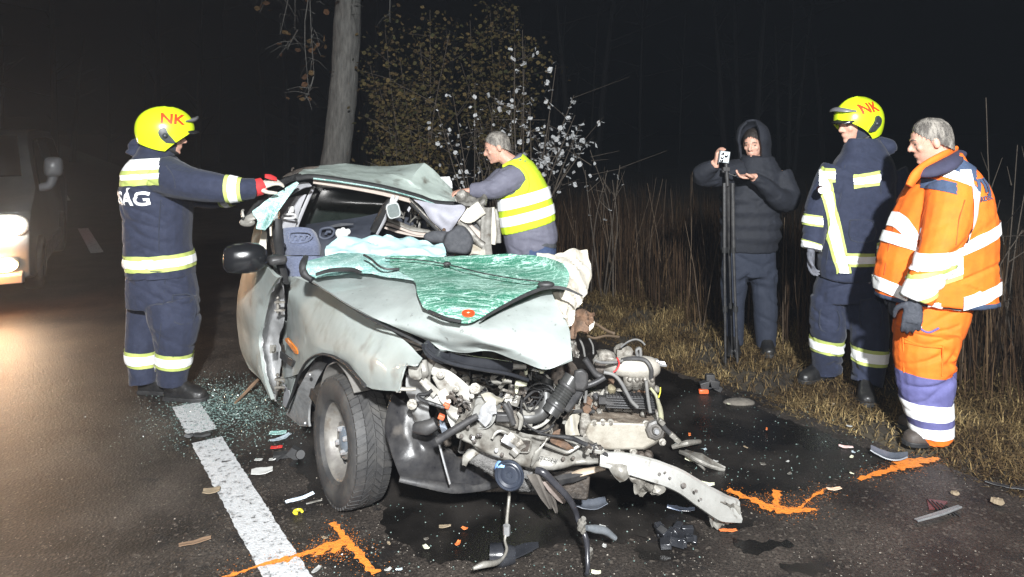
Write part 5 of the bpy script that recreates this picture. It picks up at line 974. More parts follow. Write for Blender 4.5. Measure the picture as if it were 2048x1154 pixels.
# ---- front crossmember plate
top = [(495, 600, .56), (640, 622, .57), (780, 665, .56), (900, 715, .53), (1060, 745, .50), (1200, 745, .48), (1330, 760, .46), (1420, 830, .42)]
mid = [(480, 680, .50), (600, 715, .50), (740, 770, .485), (870, 830, .46), (1010, 850, .44), (1180, 850, .43), (1330, 860, .41), (1440, 880, .39)]
low = [(492, 745, .455), (600, 800, .44), (740, 868, .42), (870, 905, .40), (1000, 948, .38), (1180, 935, .385), (1340, 915, .39), (1460, 925, .375)]
lip = [(505, 752, .44), (605, 812, .425), (742, 880, .405), (872, 918, .385), (1000, 958, .365), (1180, 945, .37), (1340, 925, .375), (1458, 932, .365)]
def pl(L, dY=0): return [at(*K7(u, v), 2.66 + (u - 500) / 1000 * .16 + dY) for u, v, h in L]
m = M(); m.grid([pl(top, .06), pl(mid, 0), pl(low, -.03), pl(lip, .03)], 7, .008, .006, 10, .006); XM = m.obj('front_crossmember', bare, CAR, 40)
def onp(u, v, d=0.0): return at(*KM(u, v), 2.618 + (K7(0, 0)[0] * 0 + (KM(u, v)[0] - 916) / 312 * .16) + d)
m = M(); m.tube([onp(*p) for p in ((405, 275), (440, 220), (490, 200), (560, 225), (620, 235), (690, 275), (770, 295), (760, 390), (700, 400), (600, 390))], .006, 6, 3); m.obj('pressed_rim', bare, XM)
m = M(); m.poly([onp(*p, -.006) for p in ((490, 270), (520, 240), (650, 300), (775, 295), (750, 395), (690, 395), (640, 370), (590, 355), (500, 305))], (0, -.004, 0)); m.obj('latch_opening', grime, XM, 0)
for a, b in (((510, 270), (640, 340)), ((560, 240), (660, 325)), ((600, 430), (655, 370)), ((650, 300), (700, 370))):
    m = M(); m.ribbon([onp(*a, -.025), onp((a[0] + b[0]) / 2, (a[1] + b[1]) / 2, -.035), onp(*b, -.025)], .03, .012, (0, -1, .3)); m.obj('bonnet_latch', rnd.choice([bare, chrome, alu]), XM, 45)
m = M(); m.grid([[onp(*p, -.02) for p in ((880, 330), (930, 262), (950, 250))], [onp(*p, -.035) for p in ((815, 420), (860, 380), (895, 350))], [onp(*p, -.02) for p in ((785, 545), (810, 520), (850, 470))]], 5, .006, .004, 10); m.obj('bright_fold', white_steel, XM, 45)
m = M(); m.tube([onp(*p, -.01) for p in ((890, 310), (930, 335), (1080, 395), (1140, 405), (1200, 370), (1290, 310))], .007, 6, 3); m.obj('pressed_rim', bare, XM)
m = M(); m.grid([[onp(*p, -.014) for p in ((965, 270), (1000, 210), (1060, 180))], [onp(*p, -.018) for p in ((970, 310), (1020, 290), (1060, 250))], [onp(*p, -.016) for p in ((1040, 345), (1080, 330), (1150, 330))], [onp(*p, -.016) for p in ((1120, 385), (1150, 380), (1190, 370))]], 4, .005, .008, 25); m.obj('rusty_bracket', rust, XM, 45)
lettering('#TC0A#', .022, onp(935, 475, -.028), (1, 0, -.16), (0.1, 0, 1), None, mat('black_ink', (.02, .02, .02), None), XM, 'part_stamp')
for u, v in ((175, 160), (220, 270), (265, 245), (290, 240), (110, 250), (205, 255), (445, 390), (500, 430), (1090, 470), (1185, 462), (235, 300)):
    m = M(); m.lathe([(0, 0), (.008, 0), (.007, .004), (0, .006)], onp(u, v, -.012), (0, -1, .3), 8); m.obj('rivet', rnd.choice([grime, chrome, grime]), XM, 30)
wire('bonnet_cable', [onp(*p, -.05) for p in ((820, 200), (930, 240), (1060, 255), (1180, 275), (1280, 320), (1380, 360), (1460, 400), (1560, 470), (1680, 560))], [.004, .005, .010, .009, .012, .007, .004], blackp, CAR)
for _ in range(14):
    m = M(); u = rnd.uniform(1290, 1480); p = onp(u, 330 + (u - 1290) * .4 + rnd.gauss(0, 18), -.05); m.box(p, (rnd.uniform(.012, .03),) * 2 + (rnd.uniform(.01, .02),), Matrix.Rotation(rnd.random() * 3, 3, 'Y')); m.obj('latch_fragment', rnd.choice([blackp, grime, bare]), CAR, 30, .002)
# ---- bumper bar torn loose and reaching the road
bar = [(990, 425, 2.72), (1150, 450, 2.70), (1330, 500, 2.72), (1480, 560, 2.78), (1620, 650, 2.85), (1740, 720, 2.91), (1850, 745, 2.97)]
m = M(); m.ribbon([k(K8, *p) for p in bar], [.05, .075, .085, .085, .095, .11, .09], .035, (-.15, -.8, .6), 6)
for v in m.v: v += Vector((0, 0, .0025 * noise.noise(v * 14)))
BB = m.obj('bumper_bar', mat('scraped_bar_steel', (.47, .47, .445), (.36, .355, .33), 6, .38, .25, .1, 40, c3=(.12, .10, .08), s3=24, t3=(.62, .78)), CAR, 25)
m = M(); m.grid([[k(K8, 1020, 450, 2.70), k(K8, 1100, 455, 2.69), k(K8, 1200, 480, 2.70)], [k(K8, 1060, 520, 2.69), k(K8, 1120, 510, 2.67), k(K8, 1190, 510, 2.69)], [k(K8, 1110, 575, 2.69), k(K8, 1140, 560, 2.68), k(K8, 1180, 520, 2.69)]], 5, .006, .006, 15, .006); m.obj('bar_flange', white_steel, BB, 40)
m = M(); m.grid([[k(K8, 1165, 535, 2.72), k(K8, 1220, 535, 2.72), k(K8, 1290, 570, 2.73)], [k(K8, 1190, 590, 2.71), k(K8, 1260, 590, 2.7), k(K8, 1340, 610, 2.73)], [k(K8, 1200, 635, 2.72), k(K8, 1280, 630, 2.72), k(K8, 1390, 600, 2.74)], [k(K8, 1230, 640, 2.72), k(K8, 1350, 650, 2.73), k(K8, 1380, 630, 2.74)]], 6, .005, .02, 28, .02); m.obj('torn_foil', bare, BB, 35)
m = M(); m.grid([[k(K8, 1640, 740, 2.88), k(K8, 1740, 700, 2.9), k(K8, 1850, 720, 2.95)], [k(K8, 1660, 780, 2.9), k(K8, 1750, 770, 2.92), k(K8, 1830, 790, 2.96)], [k(K8, 1680, 840, 2.93), k(K8, 1720, 850, 2.95), k(K8, 1760, 840, 2.97)]], 6, .006, .02, 26, .025); m.obj('bar_crumple', bare, BB, 35)
for u, v, r in ((1505, 590, .010), (1580, 625, .007), (1420, 545, .005), (1355, 520, .006), (1390, 510, .004), (1610, 675, .005)):
    m = M(); m.lathe([(0, 0), (r, 0), (r, .004), (0, .004)], k(K8, u, v, 2.70 + (u - 1330) / 1000 * .28), (-.15, -.8, .6), 9); m.obj('bar_hole', grime, BB, 0)
# ---- lower splash guard, foam, horn, dangling lines
rows = [[(80, 470, 2.86), (200, 560, 2.88), (330, 640, 2.84), (380, 760, 2.84)], [(40, 640, 2.80), (150, 680, 2.84), (270, 740, 2.82), (420, 830, 2.86)], [(70, 820, 2.76), (180, 800, 2.80), (320, 830, 2.80), (560, 900, 2.92)], [(110, 960, 2.76), (220, 930, 2.78), (400, 970, 2.82), (680, 990, 2.95)], [(130, 1020, 2.78), (280, 1040, 2.80), (460, 1065, 2.85), (800, 1045, 2.96)]]
m = M(); m.grid([[k(K7, *p) for p in r] for r in rows], 7, .008, .010, 8, .008); SG = m.obj('splash_guard', dirtblk, CAR, 50)
m = M(); m.tube([k(K7, 125, 1018, 2.77), k(K7, 280, 1048, 2.79), k(K7, 460, 1078, 2.83), k(K7, 640, 1068, 2.9), k(K7, 810, 1042, 2.95)], [.012, .016, .02, .018, .010], 8, 4, flat=.5); m.obj('guard_lip', blackp, SG)
m = M(); m.tube([k(K7, 225, 690, 2.72), k(K7, 300, 690, 2.70), k(K7, 360, 660, 2.70)], [.022, .030, .024], 8, 3); m.obj('tow_eye_sleeve', blackp, CAR)
m = M(); m.tube([k(K7, 545, 880, 2.76), k(K7, 620, 870, 2.76), k(K7, 720, 900, 2.78), k(K7, 820, 960, 2.80), k(K7, 920, 1010, 2.82), k(K7, 1010, 1060, 2.86)], [.02, .04, .05, .055, .055, .03], 12, 5); me = fuse(m, .008, 1, .005, 60); skin_obj('bumper_foam', me, mat('grey_foam', (.16, .155, .15), (.08, .078, .075), 60, .95, 0, .8, 160), CAR)
m = M(); m.ribbon([k(K7, 540, 930, 2.72), k(K7, 555, 885, 2.71), k(K7, 600, 850, 2.72), k(K7, 640, 840, 2.74)], [.02, .035, .03, .02], .02, (0, -1, .4)); m.obj('foam_edge', white_steel, CAR)
hc_ = k(K7, 835, 985, 2.66); hn = (-.25, -1, .05)
m = M(); m.lathe([(0, .0), (.05, .0), (.056, .006), (.058, .018), (.053, .024), (.048, .018), (.044, .020), (.034, .016), (.030, .018), (.012, .014), (.010, .018), (0, .018)], hc_, hn, 30); HN = m.obj('horn', mat('navy_black_horn', (.018, .022, .034), (.03, .036, .05), 20, .35), CAR, 40)
m = M(); m.tube([k(K7, 800, 935, 2.65), k(K7, 760, 925, 2.66), k(K7, 745, 950, 2.67), k(K7, 765, 990, 2.68)], [.008, .014, .014, .008], 7, 4, flat=.5); m.obj('horn_bracket', mat('light_blue_plastic', (.20, .36, .66), (.15, .28, .55), 20, .45), HN)
m = M(); m.ribbon([k(KM, 790, 620, 2.66), k(KM, 840, 720, 2.67), k(KM, 900, 840, 2.70), k(KM, 965, 945, 2.74)], [.05, .045, .035, .01], .02, (-.5, -1, .2)); m.ribbon([k(KM, 870, 650, 2.70), k(KM, 930, 780, 2.73), k(KM, 980, 880, 2.76), k(KM, 1025, 985, 2.8)], [.045, .04, .03, .008], .02, (-.5, -1, .2)); m.obj('torn_trim', mat('grey_brown_plastic', (.15, .135, .12), (.10, .09, .08), 20, .5), CAR, 45)
m = M(); m.ribbon([k(KM, 920, 690, 2.68), k(KM, 990, 770, 2.70), k(KM, 1060, 850, 2.73), k(KM, 1095, 890, 2.75)], [.03, .045, .04, .015], .02, (-.5, -1, .2)); m.obj('torn_trim', mat('pinkish_grey_plastic', (.34, .28, .25), (.24, .2, .18), 20, .5), CAR, 45)
wire('brake_hose', [k(KM, 830, 580, 2.66), k(KM, 900, 600, 2.65), k(KM, 1000, 700, 2.65), k(KM, 1090, 790, 2.66), k(KM, 1160, 880, 2.68), k(KM, 1210, 980, 2.70), k(KM, 1225, 1040, 2.7), k(K8, 862, 830, 2.69), k(K8, 895, 900, 2.67), k(K8, 908, 960, 2.66), k(K8, 910, 1040, 2.64), k(K8, 912, 1100, 2.62), k(K8, 905, 1140, 2.60)], [.014, .015, .014, .013, .012, .010, .009, .012, .010, .009, .008], mat('glossy_hose', (.02, .02, .024), (.035, .035, .04), 10, .25), CAR, 8)
for u, v, r in ((870, 835, .02), (862, 860, .014), (915, 1020, .018), (910, 1045, .016), (880, 880, .012)):
    m = M(); m.lathe([(0, 0), (r * .8, 0), (r * .8, r), (r * .5, r), (r * .5, r * 1.8), (0, r * 1.8)], k(K8, u, v, 2.665), (.3, -.3, 1), 6); m.obj('hose_fitting', bare, CAR, 30)
wire('drain_hose', [k(K8, 905, 850, 2.68), k(K8, 960, 858, 2.70), k(K8, 1020, 870, 2.72), k(K8, 1082, 915, 2.74)], [.010, .016, .015, .010], mat('ribbed_grey_hose', (.09, .10, .11), (.14, .15, .16), 30, .5), CAR, 9)
wire('steel_line', [k(K8, 435, 565, 2.78), k(K8, 425, 680, 2.76), k(K8, 413, 800, 2.72), k(K8, 408, 880, 2.68), k(K8, 400, 930, 2.66), k(K8, 412, 985, 2.63), k(K8, 385, 1040, 2.60), k(K8, 340, 1068, 2.55), k(K8, 270, 1078, 2.52), k(K8, 205, 1102, 2.50)], [.006, .007, .007, .008, .005, .006, .006, .010, .012, .006], bare, CAR, 7)
m = M(); m.lathe([(0, 0), (.014, 0), (.014, .035), (0, .035)], k(K8, 411, 892, 2.68), (0, 0, 1), 8); m.obj('line_union', chrome, CAR, 30)
m = M(); m.grid([[k(KM, 1000, 640, 2.86), k(KM, 1150, 600, 2.86), k(KM, 1330, 545, 2.88)], [k(KM, 1040, 670, 2.84), k(KM, 1180, 640, 2.84), k(KM, 1335, 590, 2.86)]], 4, .03, .01, 10); m.obj('lower_grille_piece', blackp, CAR, 40)
m = M(); m.ribbon([k(K8, 760, 550, 2.86), k(K8, 880, 510, 2.86), k(K8, 1020, 480, 2.86)], [.02, .03, .02], .02, (0, -1, .3)); m.obj('number_plate_rail', mat('tan_steel', (.36, .28, .2), (.25, .2, .15), 20, .5), CAR)
# cooling pack remains under the crossmember
m = M(); m.box(k(K8, 700, 560, 2.95), (.30, .05, .12), Matrix.Rotation(.1, 3, 'Y')); m.box(k(K8, 250, 520, 2.98), (.34, .04, .14)); m.obj('crushed_radiator', grime, CAR, 40, .01)
# ---- pale sheet laid over the dashboard (rests on the car)
rows = [[(700, 690, 3.85), (780, 650, 3.9), (900, 622, 3.98), (1100, 618, 4.05), (1300, 632, 4.08), (1440, 650, 4.05), (1535, 665, 4.0)], [(690, 740, 3.78), (790, 715, 3.8), (920, 690, 3.84), (1100, 680, 3.9), (1300, 690, 3.95), (1450, 700, 3.95), (1552, 700, 3.93)], [(688, 790, 3.72), (800, 770, 3.72), (920, 755, 3.74), (1100, 745, 3.80), (1300, 740, 3.85), (1450, 745, 3.86), (1552, 735, 3.85)], [(688, 835, 3.66), (800, 825, 3.64), (930, 815, 3.66), (1100, 800, 3.70), (1300, 790, 3.75), (1440, 780, 3.78), (1545, 765, 3.8)]]
m = M(); m.grid([[k(K4, *p) for p in r] for r in rows], 7, .006, .018, 11, .026, 6.0); tag(m.obj('protective_sheet', sheetm, None, 25), 'pale cyan protective sheet draped over the dashboard of the wrecked car', 'sheet')
# ================================================================ people
def ring2(a, b, Y, hy, n=20, sq=.85, yaw=0.0):
    A, B = at(*a, Y), at(*b, Y); c = (A + B) / 2; h = (B - A) / 2 * .945; hy *= .93; dy = Vector((hy * yaw, hy, 0)); out = []
    for j in range(n):
        t = 2 * math.pi * j / n; cs, sn_ = math.cos(t), math.sin(t)
        out.append(c + h * math.copysign(abs(cs) ** sq, cs) + dy * math.copysign(abs(sn_) ** sq, sn_))
    return out
def pxof(p): return CX + F * p.x / p.y
def pyof(p): return HY + F * (HC - p.z) / p.y
def hand(m, w, d, n, thumb, curl=.35, L=1.0, spread=.10):
    d = Vector(d).normalized(); n = Vector(n); n = (n - d * n.dot(d)).normalized(); s = d.cross(n) * thumb
    rings = []
    for t, hw, ht in ((-.02, .027, .022), (.015, .030, .020), (.05, .040, .017), (.085, .043, .014), (.098, .038, .011)):
        c = w + d * t * L; rings.append([c + s * hw * L * math.cos(a) + n * ht * L * math.sin(a) for a in [i * math.pi / 6 for i in range(12)]])
    m.loft(rings)
    for i, (o, ln) in enumerate(((.031, .070), (.011, .079), (-.010, .074), (-.030, .058))):
        p = w + (d * .088 + s * o) * L; dr = (d + s * o * spread * 30 * .1).normalized(); pts = [p - d * .02, p]; a = curl * (.7 + .12 * i)
        for seg, f in ((.45, 1.0), (.31, 1.25), (.24, .9)):
            dr = (Matrix.Rotation(a * f, 3, s) @ dr) if (Matrix.Rotation(a * f, 3, s) @ dr).dot(n) > (Matrix.Rotation(-a * f, 3, s) @ dr).dot(n) else (Matrix.Rotation(-a * f, 3, s) @ dr)
            p = p + dr * ln * seg * L; pts.append(p)
        m.tube(pts, [.0095 * L, .0098 * L, .0092 * L, .0085 * L, .0065 * L], 8, 2)
    p = w + (d * .022 + s * .030) * L; q = p + (d * .55 + s * .75 + n * .35).normalized() * .040 * L; r_ = q + (d * .85 + s * .25 + n * .45).normalized() * .034 * L; e = r_ + (d * .9 - s * .05 + n * .5).normalized() * .026 * L
    m.tube([p - s * .01, p, q, r_, e], [.013 * L, .0135 * L, .0118 * L, .0105 * L, .007 * L], 8, 2)
def head(m, c, f, u, neck=None, scale=1.0):
    f = Vector(f).normalized(); u = Vector(u); u = (u - f * u.dot(f)).normalized(); r = f.cross(u); S = scale; rot = Matrix((r, f, u)).transposed()
    q = lambda x, y, z: c + (r * x + f * y + u * z) * S
    m.blob(q(0, -.012, .040), (.075 * S, .094 * S, .092 * S), rot)
    m.loft([[q(hw * math.cos(a), yc + hd * math.sin(a), z) for a in [i * math.pi / 8 for i in range(16)]] for z, yc, hw, hd in ((.07, .01, .062, .074), (.035, .012, .068, .080), (.0, .016, .066, .076), (-.03, .018, .062, .070), (-.06, .02, .053, .066), (-.085, .028, .040, .054), (-.102, .036, .024, .038))])
    m.tube([q(0, .086, .022), q(0, .096, .004), q(0, .108, -.016), q(0, .103, -.026)], [.008 * S, .010 * S, .014 * S, .009 * S], 8, 2)
    m.blob(q(.013, .094, -.022), .009 * S); m.blob(q(-.013, .094, -.022), .009 * S)
    m.tube([q(-.045, .074, .034), q(0, .088, .032), q(.045, .074, .034)], [.009 * S, .011 * S, .009 * S], 8, 3)
    m.tube([q(-.022, .082, -.050), q(0, .090, -.047), q(.022, .082, -.050)], [.005 * S, .0075 * S, .005 * S], 6, 2); m.tube([q(-.020, .080, -.060), q(0, .087, -.060), q(.020, .080, -.060)], [.005 * S, .0075 * S, .005 * S], 6, 2)
    m.blob(q(0, .072, -.088), (.02 * S, .018 * S, .016 * S), rot)
    for sx in (-1, 1):
        m.blob(q(sx * .040, .066, -.012), (.018 * S, .014 * S, .018 * S), rot); m.blob(q(sx * .076, -.012, .0), (.010 * S, .018 * S, .031 * S), rot)
    if neck is not None: m.tube([q(0, -.02, -.03), q(0, -.022, -.07), neck], [.056 * S, .056 * S, .064 * S], 12, 2)
    return q, rot, r, f, u
def eyes(q, rot, parent, S=1.0):
    for sx in (-1, 1):
        m = M(); m.blob(q(sx * .031, .077, .012), (.0125 * S, .008 * S, .0065 * S), rot, 10, 7); m.obj('eye', mat('eye', (.10, .07, .055), None, rough=.25), parent, 180)
        m = M(); m.tube([q(sx * .016, .092, .034), q(sx * .034, .087, .038), q(sx * .05, .074, .032)], [.003, .005, .002], 6, 2); m.obj('eyebrow', mat('brow_hair', (.12, .095, .075), None, rough=.9), parent, 180)
def boot(parent, heel, toe, h=.24, mt=boot_m, w=1.0):
    heel, toe = Vector(heel), Vector(toe); d = (toe - heel); L = d.length; d = d.normalized(); s = Vector((d.y, -d.x, 0)); z = Vector((0, 0, 1)); m = M(); rings = []
    for t, hw, hh in ((-.04, .026, .06), (0, .042, .10), (.2, .046, .125), (.42, .046, .115), (.62, .052, .082), (.82, .053, .066), (.96, .042, .056), (1.03, .022, .04)):
        c = heel + d * L * t; rings.append([c + s * hw * w * x + z * (.012 + hh * y) for x, y in ((-1, 0), (-1, .35), (-.85, .75), (-.45, 1), (.45, 1), (.85, .75), (1, .35), (1, 0))])
    m.loft(rings); m.tube([heel + d * L * .18 + z * .07, heel + d * L * .16 + z * h], [.058 * w, .066 * w], 14, 1)
    me = fuse(m, .009, 2, .002, 20); b = skin_obj('boot', me, mt, parent)
    m = M(); pts = [(-.05, .030), (-.02, .046), (.2, .050), (.4, .046), (.65, .058), (.85, .056), (1.0, .038), (1.06, .015)]
    out = [heel + d * L * t + s * hw * w for t, hw in pts] + [heel + d * L * t - s * hw * w for t, hw in reversed(pts)]
    m.poly(out, (0, 0, .026)); m.obj('sole', rubber, b, 30, .004)
    return b
def stripe(me, c, n, parent, w=.078, wi=.042, keep=None, lime_=True, o=.005):
    if lime_: band(me, slab(c, n, w), keep, o, 'lime_stripe', limetape, parent)
    return band(me, slab(c, n, wi), keep, o + .004, 'reflective_stripe', tape, parent)
def fire_helmet(c, f, u, parent, text_side):
    # closed-cut fire helmet: deep shell over the ears, comb along the top, peak of the raised visor in front
    f = Vector(f).normalized(); u = Vector(u); u = (u - f * u.dot(f)).normalized(); r = f.cross(u)
    def q(x, y, z): return c + r * x + f * y + u * z
    rows = []; NT = 48
    for i in range(13):
        t = i / 12; row = []
        for j in range(NT + 1):
            a = 2 * math.pi * j / NT; ca, sa = math.cos(a), math.sin(a)          # a=0 is the front
            side = abs(sa); zed = (.030 * max(0, ca) ** .8 - .075 * side ** 3 - .055 * max(0, -ca)) if True else 0
            if ca > 0: zed = .045 * ca ** 1.2 - .095 * (1 - ca) ** 1.5 * (1 if ca < .75 else .8)
            else: zed = -.095 + .035 * (-ca) ** 2
            ph = t; zt = .165 + (zed - .165) * (ph ** 1.25)
            e = max(0.0, min(1.0, (zt + .10) / .265)); rad = math.sqrt(max(0, 1 - max(0, (zt - .02) / .146) ** 2.3)) if zt > .02 else 1 - .25 * ((.02 - zt) / .12) ** 1.7
            ry = (.158 if ca > 0 else .172) * rad; rx = .124 * rad
            comb = .010 * math.exp(-(sa * rad / .22) ** 2)
            row.append(q(rx * sa, ry * ca - .008, zt + comb))
        rows.append(row)
    m = M(); m.grid(rows, 1, .008); sh = m.obj('helmet', helmet_m, parent, 60)
    bv = BVHTree.FromPolygons(m.v, m.f)
    def surf(x, y, z, off=.004):
        p = q(x * 3, y, z); d_ = (q(0, y, z) - p).normalized(); h = bv.ray_cast(p, d_)
        return (h[0] - d_ * off) if h[0] is not None else q(x, y, z)
    for sx in (-1, 1):
        m = M(); G = [[surf(sx * .13, y, z, .006) for y, z in row] for row in ([(-.055, .035), (-.035, .05), (-.02, .045)], [(-.06, .015), (-.035, .012), (.0, .010)], [(-.045, -.015), (-.02, -.018), (.025, -.015)], [(-.01, -.045), (.02, -.045), (.045, -.04)])]
        m.grid(G, 3, .012); m.blob(surf(sx * .13, -.02, .0, .01), .016); m.obj('ear_vent', mat('dark_helmet_fitting', (.03, .034, .04), (.05, .055, .06), 20, .4), sh, 50)
    m = M(); G = []
    for y_, z_, w_ in ((.142, .052, .105), (.172, .045, .100), (.196, .036, .080)): G.append([q(w_ * math.sin(a), y_ * math.cos(a) ** .5 - .01 if abs(a) < 1.2 else 0.05, z_ - .012 * abs(math.sin(a))) for a in [(-1.15 + 2.3 * i / 10) for i in range(11)]])
    m.grid(G, 2, .006); m.obj('visor_peak', mat('smoked_visor', (.015, .016, .016), (.03, .03, .03), 8, .15), sh, 60)
    m = M(); m.tube([q(-.10, .09, .10), q(-.06, .145, .115), q(0, .16, .125), q(.06, .145, .115), q(.10, .09, .10)], [.006, .018, .02, .018, .006], 8, 3, flat=.5); m.obj('front_plate', mat('grey_plate', (.14, .14, .15), None, rough=.4), sh, 60)
    m = M(); m.tube([q(-.085, -.02, -.07), q(-.06, .05, -.10), q(0, .075, -.115), q(.06, .05, -.10), q(.085, -.02, -.07)], .010, 6, 3, flat=.4); m.obj('chin_strap', rubber, sh)
    m = M(); m.loft([[q(.088 * s * math.sin(a), .10 * s * math.cos(a) - .02, z) for a in [i * math.pi / 9 for i in range(18)]] for z, s in ((.02, .95), (-.05, .98), (-.10, .88), (-.125, .8))], False); m.obj('neck_guard', navy_dk, sh, 60)
    fr = -f if text_side > 0 else f
    sd = r * text_side
    o = q(text_side * .11, .012 if text_side > 0 else -.005, .104); lettering('NK', .085, o, f if text_side > 0 else -f, u, bv, redmark, sh, 'helmet_letters', 1.15, .003, .004)
    return sh
def core(m, neck, pelvis, sh, legs):
    m.tube([neck, neck.lerp(pelvis, .3), neck.lerp(pelvis, .7), pelvis], [.07, .13, .12, .13], 14, 2, flat=.75)
    for pts in sh: m.tube([neck.lerp(pelvis, .12)] + pts, [.05, .05, .042, .034, .028], 9, 1)
    for pts in legs: m.tube([pelvis] + pts, [.08, .075, .055, .042, .035], 10, 1)
def seam(bv, pts, parent, mt, r=.003, off=.002, nm='seam'):
    out = []
    for x, y in pts:
        d_ = (at(x, y, 4) - cam.location).normalized(); h = bv.ray_cast(cam.location, d_)
        if h[0] is not None: out.append(h[0] - d_ * off)
    if len(out) > 2: m = M(); m.tube(out, r, 5, 3); m.obj(nm, mt, parent)
# ---------------------------------------------------------------- firefighter holding the pillar
Y = 4.45
PA = thing('person', 'firefighter seen from behind-left, arm stretched out gripping the car pillar', 'person', at(330, 790, 4.44) * 1, 'people at the wreck')
PA.location.z = 0
fA = Vector((.86, .5, -.10)); uA = Vector((.06, 0, 1))
hc = at(334, 272, Y) + Vector((0, 0, -.01)); nk = at(316, 322, Y)
m = M(); qA, rotA, *_ = head(m, hc, fA, uA, nk); core(m, nk, at(318, 545, Y), [[at(342, 352, 4.27), at(430, 385, 4.22), at(500, 380, 4.28)], [at(322, 352, 4.66), at(415, 392, 4.60), at(470, 385, 4.55)]], [[at(295, 570, 4.5), at(285, 650, 4.5), at(290, 760, 4.48)], [at(342, 570, 4.38), at(352, 645, 4.36), at(345, 760, 4.38)]])
BA = skin_obj('body', fuse(m, .007, 2), skin, PA); eyes(qA, rotA, BA)
m = M()
TA = [((254, 550), (389, 550), .205), ((252, 530), (387, 530), .205), ((252, 490), (381, 490), .20), ((252, 450), (382, 448), .21), ((249, 410), (382, 408), .225), ((246, 375), (378, 370), .23), ((251, 345), (368, 342), .22), ((264, 322), (352, 318), .17), ((276, 306), (342, 304), .115), ((282, 288), (336, 290), .10)]
m.loft([ring2(a, b, Y, hy) for a, b, hy in TA])
m.tube([at(330, 352, 4.33), at(372, 366, 4.25), at(432, 377, 4.21), at(470, 379, 4.24), at(511, 377, 4.30)], [.125, .108, .090, .074, .066], 16, 3)
m.tube([at(322, 352, 4.62), at(372, 376, 4.62), at(425, 392, 4.60), at(486, 385, 4.52)], [.12, .10, .085, .068], 14, 3)
m.tube([at(262, 312, 4.44), at(275, 292, 4.46), at(300, 284, 4.44)], [.04, .055, .035], 10, 3)          # folded hood
jA = fuse(m, .009, 2, .009, 7, 1.25); JA = skin_obj('jacket', jA, navy, PA); bA = bvh_of(jA)
def zA(py, Yv=Y): return HC - (py - HY) * Yv / F
back = lambda c, n: pxof(c) < 319 and n.x < .75
for y0, y1, mt, nm, o in ((320, 341, tape, 'reflective_stripe', .006), (341, 349, limetape, 'lime_stripe', .005), (349, 359, tape, 'reflective_stripe', .006), (359, 371, limetape, 'lime_stripe', .005)):
    band(jA, slab((-2.28, 0, (zA(y0, 4.27) + zA(y1, 4.27)) / 2), (-.06, 0, 1), zA(y0, 4.3) - zA(y1, 4.3)), back, o, nm, mt, JA)
lettering('TŰZOLTÓSÁG', .115, at(294, 398, 4.27) - Vector((.74, -.67, 0)) * .29, (.74, -.67, 0), (0, 0, 1), bA, tape, JA, 'back_lettering', .88, .003, .007)
stripe(jA, at(318, 519, Y), (-.02, 0, 1), JA, .098, .050)
stripe(jA, at(470, 380, 4.24), (1, .1, .05), JA, .085, .044, lambda c, n: pxof(c) > 415 and c.y < 4.40)
stripe(jA, at(455, 388, 4.55), (1, -.1, .05), JA, .085, .044, lambda c, n: pxof(c) > 395 and c.y > 4.46)
m = M()
m.loft([ring2(a, b, Y, hy) for a, b, hy in (((256, 545), (388, 545), .19), ((255, 580), (397, 580), .19), ((254, 610), (402, 610), .175))])
m.tube([at(292, 600, 4.52), at(286, 655, 4.52), at(282, 700, 4.50), at(285, 768, 4.48)], [.115, .105, .097, .09], 16, 3)
m.tube([at(343, 600, 4.38), at(350, 645, 4.37), at(349, 700, 4.37), at(345, 765, 4.40)], [.152, .155, .108, .092], 16, 3)
tA = fuse(m, .009, 2, .011, 6.5, 1.0); TR = skin_obj('trousers', tA, navy, PA)
stripe(tA, at(283, 713, 4.50), (.12, 0, 1), TR, .098, .054, lambda c, n: pxof(c) < 313); stripe(tA, at(347, 716, 4.37), (-.16, 0, -1), TR, .098, .054, lambda c, n: pxof(c) > 312)
boot(PA, (at(335, 797, 4.41).x, 4.41, 0), (at(410, 797, 4.38).x, 4.38, 0)); boot(PA, (at(283, 797, 4.52).x, 4.52, 0), (at(352, 797, 4.50).x, 4.50, 0))
seam(bA, [(332, 332), (345, 350), (350, 375), (342, 400), (325, 412)], JA, navy_dk); seam(bA, [(322, 400), (318, 450), (318, 500)], JA, navy_dk); seam(bA, [(252, 540), (300, 543), (350, 543), (384, 541)], JA, navy_dk)
bTA = bvh_of(tA); seam(bTA, [(330, 560), (328, 600), (322, 650), (316, 700)], TR, navy_dk); seam(bTA, [(345, 590), (385, 592), (388, 640), (350, 645), (345, 592)], TR, navy_dk, .004)
m = M(); hand(m, at(512, 376, 4.31), (.72, .25, .30), (.1, .55, -1), -1, .55, 1.12); GL = skin_obj('glove', fuse(m, .005, 1), glove_w, PA, 'red and pale work glove')
m = M(); m.tube([at(509, 377, 4.30), at(518, 374, 4.315), at(527, 370, 4.33)], [.052, .056, .05], 12, 2); m.obj('glove_cuff', glove_r, GL, 60)
m = M(); m.tube([at(530, 352, 4.28), at(541, 354, 4.30), at(552, 358, 4.33)], [.016, .022, .016], 8, 2, flat=.5); m.obj('glove_patch', glove_r, GL, 60)
m = M(); hand(m, at(487, 385, 4.51), (.8, .1, .1), (0, .3, -1), 1, .5, 1.1); skin_obj('glove', fuse(m, .006, 1), glove_w, PA)
fire_helmet(hc + Vector((0, 0, .015)), fA, uA, PA, 1)
